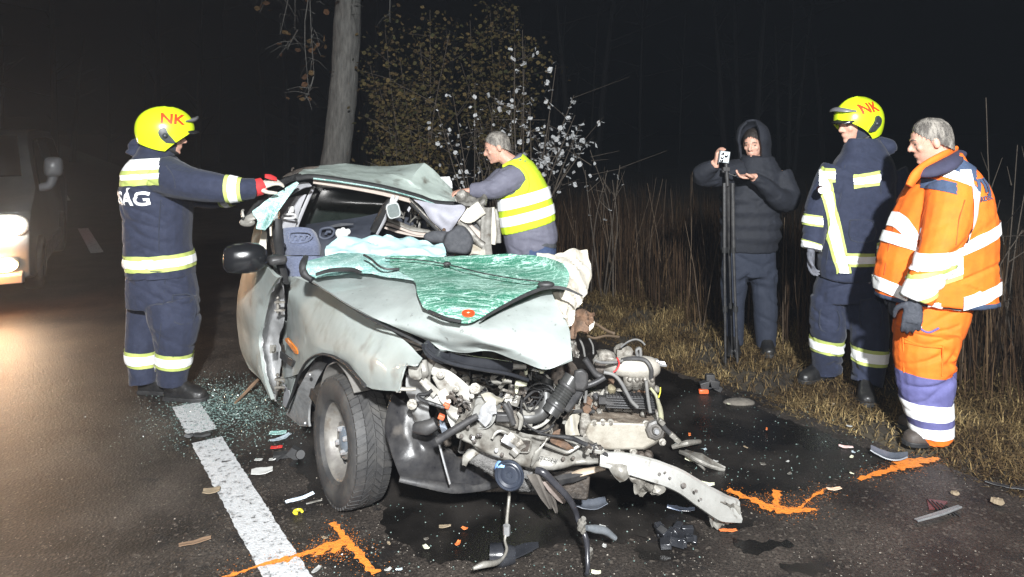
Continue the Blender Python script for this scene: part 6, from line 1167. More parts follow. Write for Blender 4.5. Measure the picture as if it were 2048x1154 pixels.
# ---------------------------------------------------------------- firefighter on the verge
Y = 4.65
PB = thing('person', 'firefighter in navy suit and yellow helmet standing on the grass, arms hanging', 'person', Vector((at(1690, 770, Y).x, Y, 0)), 'people at the wreck')
fB = Vector((-.93, -.30, -.16)); uB = Vector((.02, 0, 1))
hc = at(1706, 252, Y); nk = at(1722, 305, Y)
m = M(); qB, rotB, *_ = head(m, hc, fB, uB, nk); core(m, nk, at(1700, 545, Y), [[at(1672, 345, 4.62), at(1632, 430, 4.60), at(1622, 500, 4.52)], [at(1785, 350, 4.66), at(1790, 440, 4.62), at(1755, 525, 4.55)]], [[at(1660, 570, Y), at(1654, 650, Y), at(1655, 740, 4.75)], [at(1730, 570, Y), at(1738, 650, 4.6), at(1730, 760, 4.5)]])
BB_ = skin_obj('body', fuse(m, .007, 2), skin, PB); eyes(qB, rotB, BB_)
m = M()
TB = [((1632, 552), (1768, 556), .19), ((1630, 530), (1768, 532), .19), ((1634, 480), (1778, 482), .19), ((1640, 430), (1788, 430), .20), ((1646, 385), (1795, 385), .21), ((1652, 350), (1796, 352), .20), ((1664, 325), (1788, 322), .17), ((1680, 306), (1775, 300), .13), ((1686, 288), (1765, 284), .11), ((1690, 276), (1758, 276), .10)]
m.loft([ring2(a, b, Y, hy, yaw=.25) for a, b, hy in TB])
m.tube([at(1676, 345, 4.62), at(1648, 390, 4.60), at(1632, 440, 4.57), at(1624, 498, 4.52)], [.115, .095, .082, .066], 14, 3)
m.tube([at(1776, 345, 4.68), at(1795, 395, 4.66), at(1790, 450, 4.62), at(1772, 490, 4.57), at(1757, 524, 4.54)], [.12, .10, .088, .078, .066], 14, 3)
m.tube([at(1752, 285, 4.72), at(1775, 296, 4.70), at(1782, 306, 4.70)], [.05, .065, .04], 10, 3)
jB = fuse(m, .009, 2, .009, 7, 1.25); JB = skin_obj('jacket', jB, navy, PB)
fz = Vector((-.72, -.69, 0)); zc = at(1672, 440, 4.46); sdn = Vector((.86, -.5, .16)).normalized()
torso = lambda c, n: n.y < .25 and pyof(c) > 332 and pyof(c) < 548
for w, o, mt, nm in ((.082, .005, limetape, 'lime_stripe'), (.050, .010, tape, 'reflective_stripe')):
    band(jB, slab(zc, (1, 0, .185), w), lambda c, n: n.y < -.02 and 333 < pyof(c) < 546 and 1640 < pxof(c) < 1705, o, nm, mt, JB)
for x0, x1, yc in ((1646, 1671, 352), (1707, 1760, 360)):
    stripe(jB, at((x0 + x1) / 2, yc, 4.48), (-.14 if x0 > 1700 else .0, 0, 1), JB, .088, .046, lambda c, n: x0 < pxof(c) < x1 and n.y < .2)
stripe(jB, at(1712, 519, 4.5), (.01, 0, 1), JB, .085, .046, lambda c, n: 1674 < pxof(c) < 1749 and n.y < .2)
stripe(jB, at(1632, 440, 4.57), (.10, 0, 1), JB, .07, .042, lambda c, n: pxof(c) < 1645 and pyof(c) < 470); stripe(jB, at(1625, 492, 4.52), (.3, 0, 1), JB, .055, .038, lambda c, n: pxof(c) < 1642 and pyof(c) > 470)
stripe(jB, at(1776, 482, 4.58), (-.3, 0, 1), JB, .075, .042, lambda c, n: pxof(c) > 1752)
m = M(); m.loft([ring2(a, b, Y, hy) for a, b, hy in (((1636, 545), (1764, 548), .17), ((1628, 575), (1768, 575), .17), ((1624, 600), (1768, 602), .155))])
m.tube([at(1658, 595, 4.66), at(1655, 650, 4.66), at(1653, 690, 4.70), at(1654, 742, 4.75)], [.115, .118, .108, .095], 16, 3); m.tube([at(1732, 595, 4.62), at(1738, 650, 4.56), at(1740, 700, 4.52), at(1732, 768, 4.47)], [.125, .122, .112, .095], 16, 3)
tB = fuse(m, .009, 2, .012, 6, 1.2); TR = skin_obj('trousers', tB, navy, PB)
stripe(tB, at(1654, 688, 4.70), (.12, 0, 1), TR, .098, .058, lambda c, n: pxof(c) < 1697); stripe(tB, at(1740, 709, 4.51), (.06, 0, 1), TR, .098, .058, lambda c, n: pxof(c) > 1697)
boot(PB, (at(1662, 757, 4.77).x, 4.80, 0), (at(1592, 757, 4.77).x, 4.68, 0)); boot(PB, (at(1738, 790, 4.48).x, 4.52, 0), (at(1702, 790, 4.48).x, 4.28, 0))
bJB = bvh_of(jB); seam(bJB, [(1770, 335), (1762, 370), (1764, 420)], JB, navy_dk); seam(bJB, [(1700, 440), (1745, 442), (1748, 480), (1702, 480), (1700, 442)], JB, navy_dk, .004); seam(bJB, [(1690, 330), (1680, 400), (1662, 470), (1650, 545)], JB, navy_dk)
bTB = bvh_of(tB); seam(bTB, [(1720, 600), (1758, 602), (1762, 650), (1722, 652), (1720, 602)], TR, navy_dk, .004); seam(bTB, [(1640, 620), (1675, 622), (1676, 660), (1642, 660), (1640, 622)], TR, navy_dk, .004)
m = M(); hand(m, at(1622, 500, 4.52), (-.08, -.15, -1), (.6, -.6, 0), 1, .45, 1.1); skin_obj('glove', fuse(m, .005, 1), gloveg, PB)
m = M(); hand(m, at(1754, 526, 4.53), (-.2, -.15, -1), (-.4, .8, 0), -1, .45, 1.1); skin_obj('glove', fuse(m, .005, 1), gloveg, PB)
m = M(); m.lathe([(0, 0), (.022, 0), (.026, -.02), (.024, -.10), (0, -.10)], at(1643, 381, 4.38), (-.35, -1, 0), 16); CL = m.obj('chest_torch', mat('red_black_torch', (.06, .012, .012), None, rough=.4), PB, 40)
m = M(); m.lathe([(0, .003), (.021, .003), (.019, .010), (0, .012)], at(1643, 381, 4.38), (-.35, -1, 0), 18); m.obj('torch_lens', tape, CL, 60)
fire_helmet(hc + Vector((.03, 0, .012)), fB, uB, PB, -1)
# ---------------------------------------------------------------- road worker in orange
Y = 3.85
PC = thing('person', 'grey-haired road worker in bright orange jacket and trousers with reflective bands', 'person', Vector((at(1860, 880, 3.8).x, 3.8, 0)), 'people at the wreck')
fC = Vector((-.92, .34, -.22)); uC = Vector((-.14, 0, 1))
hc = at(1862, 286, Y); nk = at(1888, 345, Y)
m = M(); qC, rotC, *_ = head(m, hc, fC, uC, nk, 1.02); core(m, nk, at(1865, 610, Y), [[at(1900, 385, 3.68), at(1882, 490, 3.62), at(1838, 595, 3.60)], [at(1905, 385, 4.02), at(1850, 480, 4.08), at(1800, 560, 4.05)]], [[at(1862, 640, 3.8), at(1850, 730, 3.8), at(1868, 850, 3.8)], [at(1870, 640, 3.95), at(1862, 730, 3.98), at(1868, 830, 3.98)]])
BC = skin_obj('body', fuse(m, .007, 2), skin, PC); eyes(qC, rotC, BC, 1.02)
def hair_cap(q, rot, parent, mt, front=.045, low=-.045, S=1.0):
    rows = []
    for i in range(9):
        t = i / 8; row = []
        for j in range(33):
            a = 2 * math.pi * j / 32; ca, sa = math.cos(a), math.sin(a); ze = front + (low - front) * ((1 - ca) / 2) ** .8; z = .135 + (ze - .135) * t ** 1.15; e = max(-1, min(1, (z - .040) / .095)); rad = math.sqrt(max(0, 1 - e * e)) if z > .04 else 1 - .1 * ((.04 - z) / .09) ** 2
            n_ = 1 + .03 * noise.noise(Vector((a * 3, t * 6, S))); row.append(q(.0775 * rad * sa * n_, (.0965 * rad * ca - .0125) * n_, z))
        rows.append(row)
    m = M(); m.grid(rows, 2, .003, .003, 60); rg = random.Random(9)
    for _ in range(2600):                                          # short strands over the cap
        i = rg.randrange(len(rows) - 1); row = rows[i]; j = rg.randrange(len(row) - 1); p = row[j].lerp(row[j + 1], rg.random()).lerp(rows[i + 1][j], rg.random()); dn = rows[i + 1][j] - row[j]; dn = dn.normalized() if dn.length > 1e-6 else Vector((0, 0, -1)); o_ = (p - q(0, -.01, .03)).normalized(); tp = p + dn * rg.uniform(.008, .022) + o_ * rg.uniform(.003, .010); sd = dn.cross(o_) * .0016; m.add([p - sd, p + sd, tp], [[0, 1, 2]])
    return m.obj('hair', mt, parent, 70, fixn=False)
hair_cap(qC, rotC, BC, hair_grey, .098, -.06)
m = M()
TC = [((1754, 596), (1990, 604), .215), ((1752, 560), (1990, 568), .215), ((1758, 520), (1988, 526), .21), ((1770, 480), (1985, 480), .21), ((1786, 440), (1982, 435), .21), ((1804, 405), (1976, 395), .205), ((1824, 375), (1962, 362), .19), ((1842, 352), (1940, 336), .15), ((1848, 338), (1925, 318), .115), ((1850, 325), (1915, 302), .10)]
m.loft([ring2(a, b, Y, hy, yaw=-.12) for a, b, hy in TC])
m.tube([at(1905, 385, 3.72), at(1898, 430, 3.66), at(1880, 490, 3.62), at(1858, 545, 3.60), at(1832, 602, 3.59)], [.125, .118, .100, .088, .078], 16, 3)
m.tube([at(1895, 385, 4.0), at(1850, 450, 4.06), at(1810, 530, 4.05), at(1795, 570, 4.02)], [.11, .10, .085, .075], 14, 3)
jC = fuse(m, .0085, 2, .011, 6, 1.0); JC = skin_obj('jacket', jC, orange, PC); bC = bvh_of(jC)
arm = lambda c: (c.y < 3.66 and pyof(c) > 400 and 1795 < pxof(c) < 1925)
noarm = lambda c, n: not arm(c)
band(jC, slab(at(1870, 606, Y), (.03, 0, 1), .085), noarm, .004, 'navy_hem', steelblue, JC)
stripe(jC, at(1778, 574, 3.75), (.42, 0, 1), JC, .06, .066, lambda c, n: noarm(c, n) and pxof(c) < 1832, False); stripe(jC, at(1930, 590, 3.75), (-.26, 0, 1), JC, .06, .066, lambda c, n: noarm(c, n) and pxof(c) > 1852, False)
stripe(jC, at(1800, 480, 3.75), (.30, 0, 1), JC, .06, .062, lambda c, n: noarm(c, n) and pxof(c) < 1834, False); stripe(jC, at(1950, 472, 3.75), (-.42, 0, 1), JC, .06, .062, lambda c, n: noarm(c, n) and pxof(c) > 1908, False)
inarm = lambda c, n: c.y < 3.70 and pyof(c) > 440 and 1795 < pxof(c) < 1925
stripe(jC, at(1872, 514, 3.61), (-.22, 0, 1), JC, .06, .078, inarm, False)
stripe(jC, at(1848, 566, 3.60), (-.35, 0, 1), JC, .13, .085, inarm, True)
band(jC, slab(at(1818, 425, 3.70), (1, 0, .30), .052), lambda c, n: 345 < pyof(c) < 480 and n.y < .3 and not arm(c), .006, 'reflective_stripe', tape, JC)
band(jC, slab(at(1920, 410, 3.72), (1, 0, -.16), .055), lambda c, n: 340 < pyof(c) < 486 and n.y < .45, .008, 'reflective_stripe', tape, JC)
band(jC, slab(at(1905, 350, 3.72), (.42, 0, 1), .050), lambda c, n: 1862 < pxof(c) < 1936 and n.y < .5, .007, 'reflective_stripe', tape, JC)
band(jC, slab(at(1888, 372, 3.64), (.30, 0, 1), .060), lambda c, n: 1842 < pxof(c) < 1914 and n.y < .4, .005, 'shoulder_patch', steelblue, JC)
band(jC, slab(at(1918, 332, 3.75), (.6, 0, 1), .085), lambda c, n: 1880 < pxof(c) < 1952 and n.y < .6 and pyof(c) > 305, .005, 'back_yoke', steelblue, JC)
nb = Vector((.92, -.34, 0)); lettering('VIJ', .10, at(1958, 374, 3.69), (.88, .47, .12), (-.3, .05, 1), bC, MATS['steel_blue_cloth'], JC, 'back_print', 1.0, .004, .009); lettering('ÉRDEK', .034, at(1962, 398, 3.69), (.88, .47, .12), (-.3, .05, 1), bC, MATS['steel_blue_cloth'], JC, 'back_print', 1.0, .001, .009)
dko = mat('dark_orange_seam', (.45, .07, .008), None, rough=.8); seam(bC, [(1930, 400), (1918, 440), (1912, 490)], JC, dko); seam(bC, [(1862, 385), (1846, 430), (1836, 490)], JC, dko); seam(bC, [(1800, 420), (1780, 480), (1768, 550)], JC, dko)
m = M(); m.tube([at(1838, 345, 3.76), at(1865, 342, 3.72), at(1900, 326, 3.74), at(1922, 306, 3.86)], [.035, .045, .05, .03], 10, 4, flat=.6); CLR = m.obj('collar', mat('dark_violet_cloth', (.045, .045, .085), (.035, .035, .065), 20, .85), JC, 60)
m = M(); m.tube([at(1818, 372, 3.74), at(1830, 352, 3.74), at(1850, 332, 3.76), at(1885, 312, 3.78), at(1912, 298, 3.86)], [.03, .04, .032, .03, .02], 10, 4, flat=.6); m.obj('collar_lining', orange, JC, 60)
m = M(); m.loft([ring2(a, b, Y, hy) for a, b, hy in (((1796, 600), (1945, 604), .17), ((1792, 640), (1934, 640), .17), ((1790, 670), (1922, 670), .16))])
m.tube([at(1855, 660, 3.78), at(1850, 720, 3.78), at(1850, 770, 3.78), at(1855, 820, 3.78), at(1868, 880, 3.78)], [.158, .152, .138, .120, .095], 18, 3); m.tube([at(1862, 660, 3.95), at(1858, 740, 3.98), at(1866, 850, 3.98)], [.15, .13, .10], 16, 3)
tC = fuse(m, .0085, 2, .013, 7, 1.3); TR = skin_obj('trousers', tC, orange, PC)
band(tC, slab(at(1850, 770, 3.78), (.04, 0, 1), .158), None, .004, 'knee_panel', violet, TR); band(tC, slab(at(1852, 812, 3.78), (-.02, 0, 1), .085), None, .007, 'reflective_stripe', tape, TR)
band(tC, slab(at(1860, 834, 3.78), (-.06, 0, 1), .05), None, .005, 'violet_band', violet, TR)
band(tC, slab(at(1868, 854, 3.78), (-.05, 0, 1), .062), None, .006, 'reflective_stripe', tape, TR)
bT = bvh_of(tC)
def patch(nm, pts, mt, off=.008, th_=.006):
    out = []
    for x, y in pts:
        d_ = (at(x, y, 4) - cam.location).normalized(); h = bT.ray_cast(cam.location, d_); out.append((h[0] if h[0] is not None else at(x, y, 3.62)) - d_ * off)
    m = M(); m.tube(out, th_, 6, 3); return m.obj(nm, mt, TR)
patch('pocket_edge', [(1828, 640), (1842, 658), (1858, 665), (1878, 656)], violet); patch('pocket_seam', [(1805, 675), (1840, 690), (1885, 690)], orange, .004, .005); patch('pocket_seam', [(1806, 676), (1808, 745)], orange, .004, .004); patch('pocket_seam', [(1886, 692), (1884, 752)], orange, .004, .004); patch('pocket_flap', [(1810, 684), (1850, 692), (1884, 694)], orange, .006, .007)
patch('pocket_pen', [(1826, 633), (1833, 646), (1843, 655)], mat('white_pen', (.7, .7, .72), None, rough=.4), .012, .005)
boot(PC, (at(1890, 885, 3.79).x, 3.80, 0), (at(1806, 885, 3.79).x, 3.76, 0), .16, mat('brown_work_shoe', (.05, .04, .035), (.08, .065, .055), 20, .6)); boot(PC, (at(1885, 855, 3.98).x, 3.99, 0), (at(1800, 855, 3.98).x, 3.97, 0), .16, MATS['brown_work_shoe'])
m = M(); hand(m, at(1830, 602, 3.585), (-.16, -.02, -1), (.45, .9, 0), -1, .35, 1.15); skin_obj('glove', fuse(m, .005, 1), gloved, PC)
m = M(); hand(m, at(1794, 572, 4.02), (-.1, 0, -1), (0, -1, 0), 1, .4, 1.1); skin_obj('glove', fuse(m, .006, 1), gloved, PC)
# ---------------------------------------------------------------- man in the yellow vest leaning into the car
Y = 5.5
PD = thing('person', 'man in lime reflective vest over grey jacket leaning on the crushed car roof', 'person', Vector((at(1080, 690, Y).x, Y, 0)), 'people at the wreck')
fD = Vector((-.90, -.05, -.28)); uD = Vector((-.30, 0, 1))
hc = at(995, 297, Y); nk = at(1030, 330, Y)
m = M(); qD, rotD, *_ = head(m, hc, fD, uD, nk, 1.0); core(m, nk, at(1075, 480, Y), [[at(1028, 350, 5.36), at(985, 378, 5.32), at(940, 382, 5.34)], [at(1020, 345, 5.72), at(970, 385, 5.72), at(935, 385, 5.66)]], [[at(1080, 520, 5.42), at(1072, 600, 5.4), at(1080, 680, 5.45)], [at(1080, 520, 5.62), at(1072, 600, 5.6), at(1085, 680, 5.6)]])
hand(m, at(938, 381, 5.34), (-1, -.1, -.1), (0, .1, -1), -1, .35, 1.0); hand(m, at(935, 385, 5.66), (-1, .1, -.1), (0, -.1, -1), 1, .35, 1.0)
BD = skin_obj('body', fuse(m, .007, 1), skin, PD); eyes(qD, rotD, BD); hair_cap(qD, rotD, BD, hair_grey, .095, -.055)
RD_ = [((1006, 328), (1046, 304), .12), ((996, 350), (1066, 320), .19), ((992, 375), (1086, 345), .21), ((991, 400), (1101, 375), .205), ((993, 435), (1111, 410), .195), ((999, 470), (1116, 438), .19)]
m = M(); m.loft([ring2((a[0] + 3, a[1]), (b[0] - 3, b[1]), Y, hy * .93) for a, b, hy in RD_] + [ring2((1004, 488), (1117, 455), Y, .185), ring2((1010, 508), (1119, 470), Y, .18), ring2((1020, 515), (1118, 482), Y, .17)])
m.tube([at(1034, 352, 5.40), at(1010, 365, 5.34), at(985, 377, 5.31), at(942, 381, 5.34)], [.115, .105, .085, .055], 14, 4); m.tube([at(1020, 348, 5.68), at(970, 385, 5.70), at(938, 385, 5.66)], [.11, .085, .055], 14, 4)
jD = fuse(m, .011, 2, .007, 9, 1.6); JD = skin_obj('jacket', jD, grey_jkt, PD)
for x in (1008, 996, 982, 968, 955): # quilted rings round the sleeve
    band(jD, slab(at(x, 368 + (1008 - x) * .2, 5.32), (1, 0, -.35), .006), lambda c, n: pxof(c) < 1020 and c.y < 5.46, -.0035, 'quilt_seam', mat('quilt_seam', (.07, .07, .095), None), JD)
for y in (486, 497): band(jD, slab(at(1060, y, 5.35), (.3, 0, 1), .006), lambda c, n: pyof(c) > 462, -.003, 'quilt_seam', MATS['quilt_seam'], JD)
m = M(); m.loft([ring2(a, b, Y, hy) for a, b, hy in RD_]); vD = fuse(m, .010, 2, .006, 6); VD = skin_obj('vest', vD, lime, PD)
band(vD, slab(at(1050, 398, 5.4), (-.26, 0, 1), .088), None, .006, 'reflective_stripe', tape, VD); band(vD, slab(at(1055, 432, 5.4), (-.26, 0, 1), .075), None, .006, 'reflective_stripe', tape, VD)
m = M(); m.tube([at(1006, 332, 5.36), at(1024, 326, 5.33), at(1050, 345, 5.31), at(1056, 375, 5.31), at(1045, 395, 5.32)], [.014, .016, .016, .016, .012], 8, 4, flat=.6); m.obj('armhole_edge', lime, VD)
m = M(); m.loft([ring2(a, b, Y, .165) for a, b in (((1022, 505), (1117, 470)), ((1030, 530), (1116, 500)), ((1035, 560), (1116, 540)))]); m.tube([at(1075, 545, 5.42), at(1070, 610, 5.42), at(1080, 685, 5.45)], [.10, .085, .075], 12, 2); m.tube([at(1078, 545, 5.60), at(1072, 610, 5.60), at(1086, 685, 5.6)], [.10, .085, .075], 12, 2)
tD = fuse(m, .012, 2, .008, 8); TR = skin_obj('jeans', tD, denim, PD); band(tD, slab(at(1070, 480, 5.4), (.3, 0, 1), .04), None, .006, 'belt', charcoal, TR)
boot(PD, (at(1085, 690, 5.45).x, 5.45, 0), (at(1035, 690, 5.45).x, 5.42, 0), .14); boot(PD, (at(1090, 690, 5.6).x, 5.62, 0), (at(1040, 690, 5.6).x, 5.58, 0), .14)
# ---------------------------------------------------------------- man filming with a phone on a tripod
Y = 5.4
PE = thing('person', 'person in black hooded quilted jacket filming with a phone among the reeds', 'person', Vector((at(1500, 700, 5.4).x, 5.4, 0)), 'people at the wreck')
fE = Vector((-.55, -.80, -.18)); uE = Vector((0, 0, 1))
hc = at(1507, 290, Y); nk = at(1512, 340, Y)
m = M(); qE, rotE, *_ = head(m, hc, fE, uE, nk, .95); core(m, nk, at(1500, 500, Y), [[at(1472, 345, 5.32), at(1402, 356, 5.25), at(1430, 325, 5.12)], [at(1560, 350, 5.36), at(1572, 405, 5.26), at(1505, 355, 5.10)]], [[at(1468, 520, Y), at(1466, 600, Y), at(1468, 685, Y)], [at(1530, 520, Y), at(1532, 600, Y), at(1535, 695, 5.36)]])
hand(m, at(1432, 330, 5.12), (.05, -.1, 1), (.9, -.2, 0), 1, .75, 1.0); hand(m, at(1508, 353, 5.10), (-1, -.1, -.02), (.0, -.2, 1), -1, .5, 1.0)
BE = skin_obj('body', fuse(m, .006, 1), skin, PE); eyes(qE, rotE, BE, .95)
TE = [((1438, 502), (1556, 502), .155), ((1438, 480), (1558, 480), .165), ((1442, 440), (1560, 440), .17), ((1448, 400), (1562, 400), .175), ((1455, 370), (1568, 370), .18), ((1462, 345), (1566, 345), .165), ((1474, 328), (1556, 328), .14), ((1480, 312), (1548, 312), .12)]
m = M(); m.loft([ring2(a, b, Y, hy) for a, b, hy in TE]); m.tube([at(1478, 345, 5.34), at(1440, 350, 5.28), at(1402, 352, 5.24), at(1418, 338, 5.17), at(1431, 330, 5.13)], [.11, .09, .08, .062, .045], 12, 3); m.tube([at(1556, 350, 5.38), at(1576, 395, 5.30), at(1560, 400, 5.22), at(1530, 372, 5.14), at(1508, 355, 5.11)], [.11, .095, .085, .066, .045], 12, 3)
for yy in (395, 420, 445, 470): m.loft([ring2((1441, yy - 9), (1561, yy - 9), Y, .172), ring2((1436, yy), (1566, yy), Y, .182), ring2((1441, yy + 9), (1561, yy + 9), Y, .172)])
jE = fuse(m, .011, 1, .006, 9); JE = skin_obj('jacket', jE, blackcloth, PE)
hair_cap(qE, rotE, BE, mat('dark_hair', (.02, .015, .012), None, rough=.7), .085, -.05)
rows = []
for i in range(9):
    t = i / 8; row = []
    for j in range(25):
        a = R(42) + (2 * math.pi - R(84)) * j / 24; z = .185 - .36 * t; e = (z - .03) / .165; rad = math.sqrt(max(0, 1 - min(1, abs(e)) ** 2.4)) if z > .03 else 1 - .06 * ((.03 - z) / .2)
        row.append(qE(.118 * rad * math.sin(a), .132 * rad * math.cos(a) - .02 + (.02 if t < .5 else 0), z))
    rows.append(row)
m = M(); m.grid(rows, 3, .016, .006, 9, .004); m.obj('hood', blackcloth, JE, 60)
m = M(); m.tube([qE(.0, .085, -.10), qE(.06, .05, -.115), qE(.08, -.03, -.12), qE(0, -.09, -.12), qE(-.08, -.03, -.12), qE(-.06, .05, -.115), qE(.0, .085, -.10)], .035, 10, 3); m.obj('scarf', blackcloth, JE, 60)
m = M(); m.loft([ring2(a, b, Y, .145) for a, b in (((1442, 498), (1553, 498)), ((1440, 525), (1554, 525)), ((1440, 550), (1553, 550)))]); m.tube([at(1470, 540, Y), at(1466, 610, Y), at(1470, 690, Y)], [.115, .085, .068], 14, 2); m.tube([at(1526, 540, Y), at(1530, 610, 5.38), at(1532, 695, 5.38)], [.115, .092, .075], 14, 2)
tE = fuse(m, .012, 2, .010, 7); skin_obj('trousers', tE, mat('slate_blue_cloth', (.013, .018, .032), (.019, .024, .04), 20, .85, 0, .3, 60), PE)
boot(PE, (at(1535, 700, 5.4).x, 5.44, 0), (at(1520, 705, 5.4).x, 5.20, 0), .14); boot(PE, (at(1470, 700, 5.4).x, 5.44, 0), (at(1452, 705, 5.4).x, 5.22, 0), .14)
TP = thing('tripod', 'black folded tripod standing upright in front of the person filming', 'tripod', Vector((at(1462, 705, 5.12).x, 5.12, 0)))
def tpx(x, y): return at(x, y, 5.08)
m = M(); m.tube([tpx(1452, 318), tpx(1453, 340), tpx(1455, 372)], [.012, .016, .014], 8); TCOL = m.obj('centre_column', blackp, TP)
m = M(); m.box(tpx(1452, 338), (.05, .04, .03)); m.blob(tpx(1447, 343), .014); m.tube([tpx(1452, 345), tpx(1470, 352), tpx(1480, 345)], [.006, .007], 6); m.obj('tripod_head', blackp, TP, 40, .004)
for x0, x1, x2, yo in ((1449, 1449, 1451, 0), (1465, 1467, 1475, 0), (1457, 1459, 1466, .16)):
    tp = [at(x0, 366, 5.08 + yo * .2), at(x1, 500, 5.08 + yo * .6), at(x2, 728, 5.07 + yo)]; tp[2].z = .0
    m = M(); m.tube([tp[0], tp[1]], [.015, .014], 8); LG = m.obj('leg', blackp, TP); m = M(); m.tube([tp[1], tp[2]], [.010, .009], 8); m.obj('lower_leg', blackp, LG)
    for t in (.0, .52): m = M(); m.lathe([(0, -.02), (.018, -.02), (.018, .02), (0, .02)], tp[1].lerp(tp[2], t), (0, 0, 1), 8); m.obj('leg_clamp', rubber, LG)
ph = thing('phone', 'dark phone with cameras held upright on the tripod', 'phone', tpx(1448, 325))
m = M(); rot = Matrix.Rotation(R(8), 3, 'Y') @ Matrix.Rotation(R(-12), 3, 'Z'); pc = at(1449, 314, 5.06); m.box(pc, (.074, .010, .088), rot); PHB = m.obj('phone_body', mat('silver_phone', (.30, .32, .33), (.2, .22, .23), 30, .3, .4), ph, 30, .006)
for x, z in ((-.016, .022), (-.016, -.006), (.010, .008), (-.016, -.030)):
    m = M(); m.lathe([(0, 0), (.011, 0), (.011, .004), (.006, .005), (0, .004)], pc + rot @ Vector((x, -.005, z)), rot @ Vector((0, -1, 0)), 14); m.obj('camera_lens', mat('black_glass', (.01, .01, .012), None, rough=.1), PHB, 40)
m = M(); m.box(at(1438, 314, 5.07), (.012, .02, .10), rot); m.obj('phone_clamp', blackp, ph, 30, .003)
# ================================================================ van with its lights on
VAN = thing('van', 'silver van with headlight and fog lamp lit, facing the wreck', 'van', Vector((-4.9, 7.2, 0)))
VH = R(28.5); VA = Vector((-math.sin(VH), math.cos(VH), 0)); VB = Vector((-math.cos(VH), -math.sin(VH), 0))    # backwards along the van, and across it away from the road centre
V0 = Vector((-4.58, 6.65, 0))                                                                                    # front corner on the road-centre side
def van(a, b, h): return V0 + VA * a + VB * b + Vector((0, 0, h))
vpaint = mat('dark_silver_van_paint', (.19, .20, .205), (.15, .157, .162), 4, .35, .3, coat=.5)
vglass = mat('van_glass', (.006, .007, .008), None, rough=.08)
W = 1.86
prof = [(0.02, .30), (-.02, .45), (-.03, .60), (.02, .78), (.10, .92), (.30, 1.00), (.75, 1.10), (1.05, 1.36), (1.42, 1.61), (1.75, 1.69), (2.6, 1.715), (4.1, 1.69), (4.32, 1.55), (4.42, .95), (4.42, .40), (4.30, .28), (2.0, .22), (.4, .22)]
def vsec(b, s):
    c = Vector((2.1, .9)); out = []
    for a, h in prof:
        tum = max(0, h - 1.0) * .28; bb = b + (tum if b < W / 2 else -tum)
        out.append(van(c.x + (a - c.x) * s, bb, c.y + (h - c.y) * (s if h < 1 else 1 - (1 - s) * .5)))
    return out
m = M(); m.loft([vsec(b, s) for b, s in ((.02, .955), (0, .985), (.03, .995), (.16, 1.0), (.5, 1.004), (W / 2, 1.006), (W - .5, 1.004), (W - .16, 1), (W - .03, .995), (W, .985), (W - .02, .955))]); body = m.obj('body', vpaint, VAN, 50, .01)
def vside(a, h, o=.0): return van(a, max(0, h - 1.0) * .28 - .012 - o, h)
def vpane(nm, pts, mt=vglass, o=.004, d=.01, par=None): m = M(); m.poly([vside(a, h, o) for a, h in pts], VB * d); return m.obj(nm, mt, par or body, 30)
vpane('side_window', [(1.02, 1.12), (1.22, 1.28), (1.55, 1.53), (1.72, 1.59), (1.98, 1.60), (1.98, 1.10)]); vpane('side_window', [(2.06, 1.10), (2.06, 1.60), (3.0, 1.61), (3.0, 1.10)]); vpane('side_window', [(3.08, 1.10), (3.08, 1.61), (3.95, 1.57), (4.05, 1.12)])
vpane('lower_cladding', [(.75, .24), (.75, .42), (3.0, .42), (3.0, .24)], blackp); 
m = M(); m.poly([van(a, b, h) for a, b, h in ((.86, .16, 1.19), (1.40, .26, 1.60), (1.40, W - .26, 1.60), (.86, W - .16, 1.19))], (-VA * .012 + Vector((0, 0, .012)))); 
for v in m.v: v += -VA * .03 + Vector((0, 0, .03))
m.obj('windscreen', vglass, body, 30)
m = M(); m.lathe(pr, van(.95, .06, .30), -VB, 40, False); m.lathe([(0, .02), (.17, .05), (.17, -.05)], van(.95, .06, .30), -VB, 24); m.obj('wheel', tyre_m, VAN)
m = M(); m.lathe(pr, van(3.55, .06, .30), -VB, 40, False); m.lathe([(0, .02), (.17, .05), (.17, -.05)], van(3.55, .06, .30), -VB, 24); m.obj('wheel', tyre_m, VAN)
for b in (W - .06,):
    for a in (.95, 3.55): m = M(); m.lathe(pr, van(a, b, .30), VB, 32, False); m.lathe([(0, .02), (.17, .05), (.17, -.05)], van(a, b, .30), VB, 24); m.obj('wheel', tyre_m, VAN)
# door mirror
m = M(); mc = van(1.05, -.10, 1.30); rot = Matrix((-VB, VA, Vector((0, 0, 1)))).transposed()
def rr_(c, rot, sx, sz, ys, n=20, p=.6): return [[c + rot @ Vector((sx * s * math.copysign(abs(math.cos(a)) ** p, math.cos(a)), y, sz * s * math.copysign(abs(math.sin(a)) ** p, math.sin(a)))) for a in [2 * math.pi * i / n for i in range(n)]] for y, s in ys]
m.loft(rr_(mc, rot, .09, .11, ((-.07, .55), (-.05, .85), (0, 1), (.06, 1), (.075, .9)))); MR = m.obj('door_mirror', mat('pale_silver_mirror', (.24, .25, .27), None, rough=.3, coat=.5), VAN, 50)
m = M(); m.tube([van(1.08, -.10, 1.20), van(1.08, -.06, 1.10), van(1.08, .03, 1.08)], [.05, .05, .045], 10, 3); m.obj('mirror_arm', MATS['pale_silver_mirror'], MR)
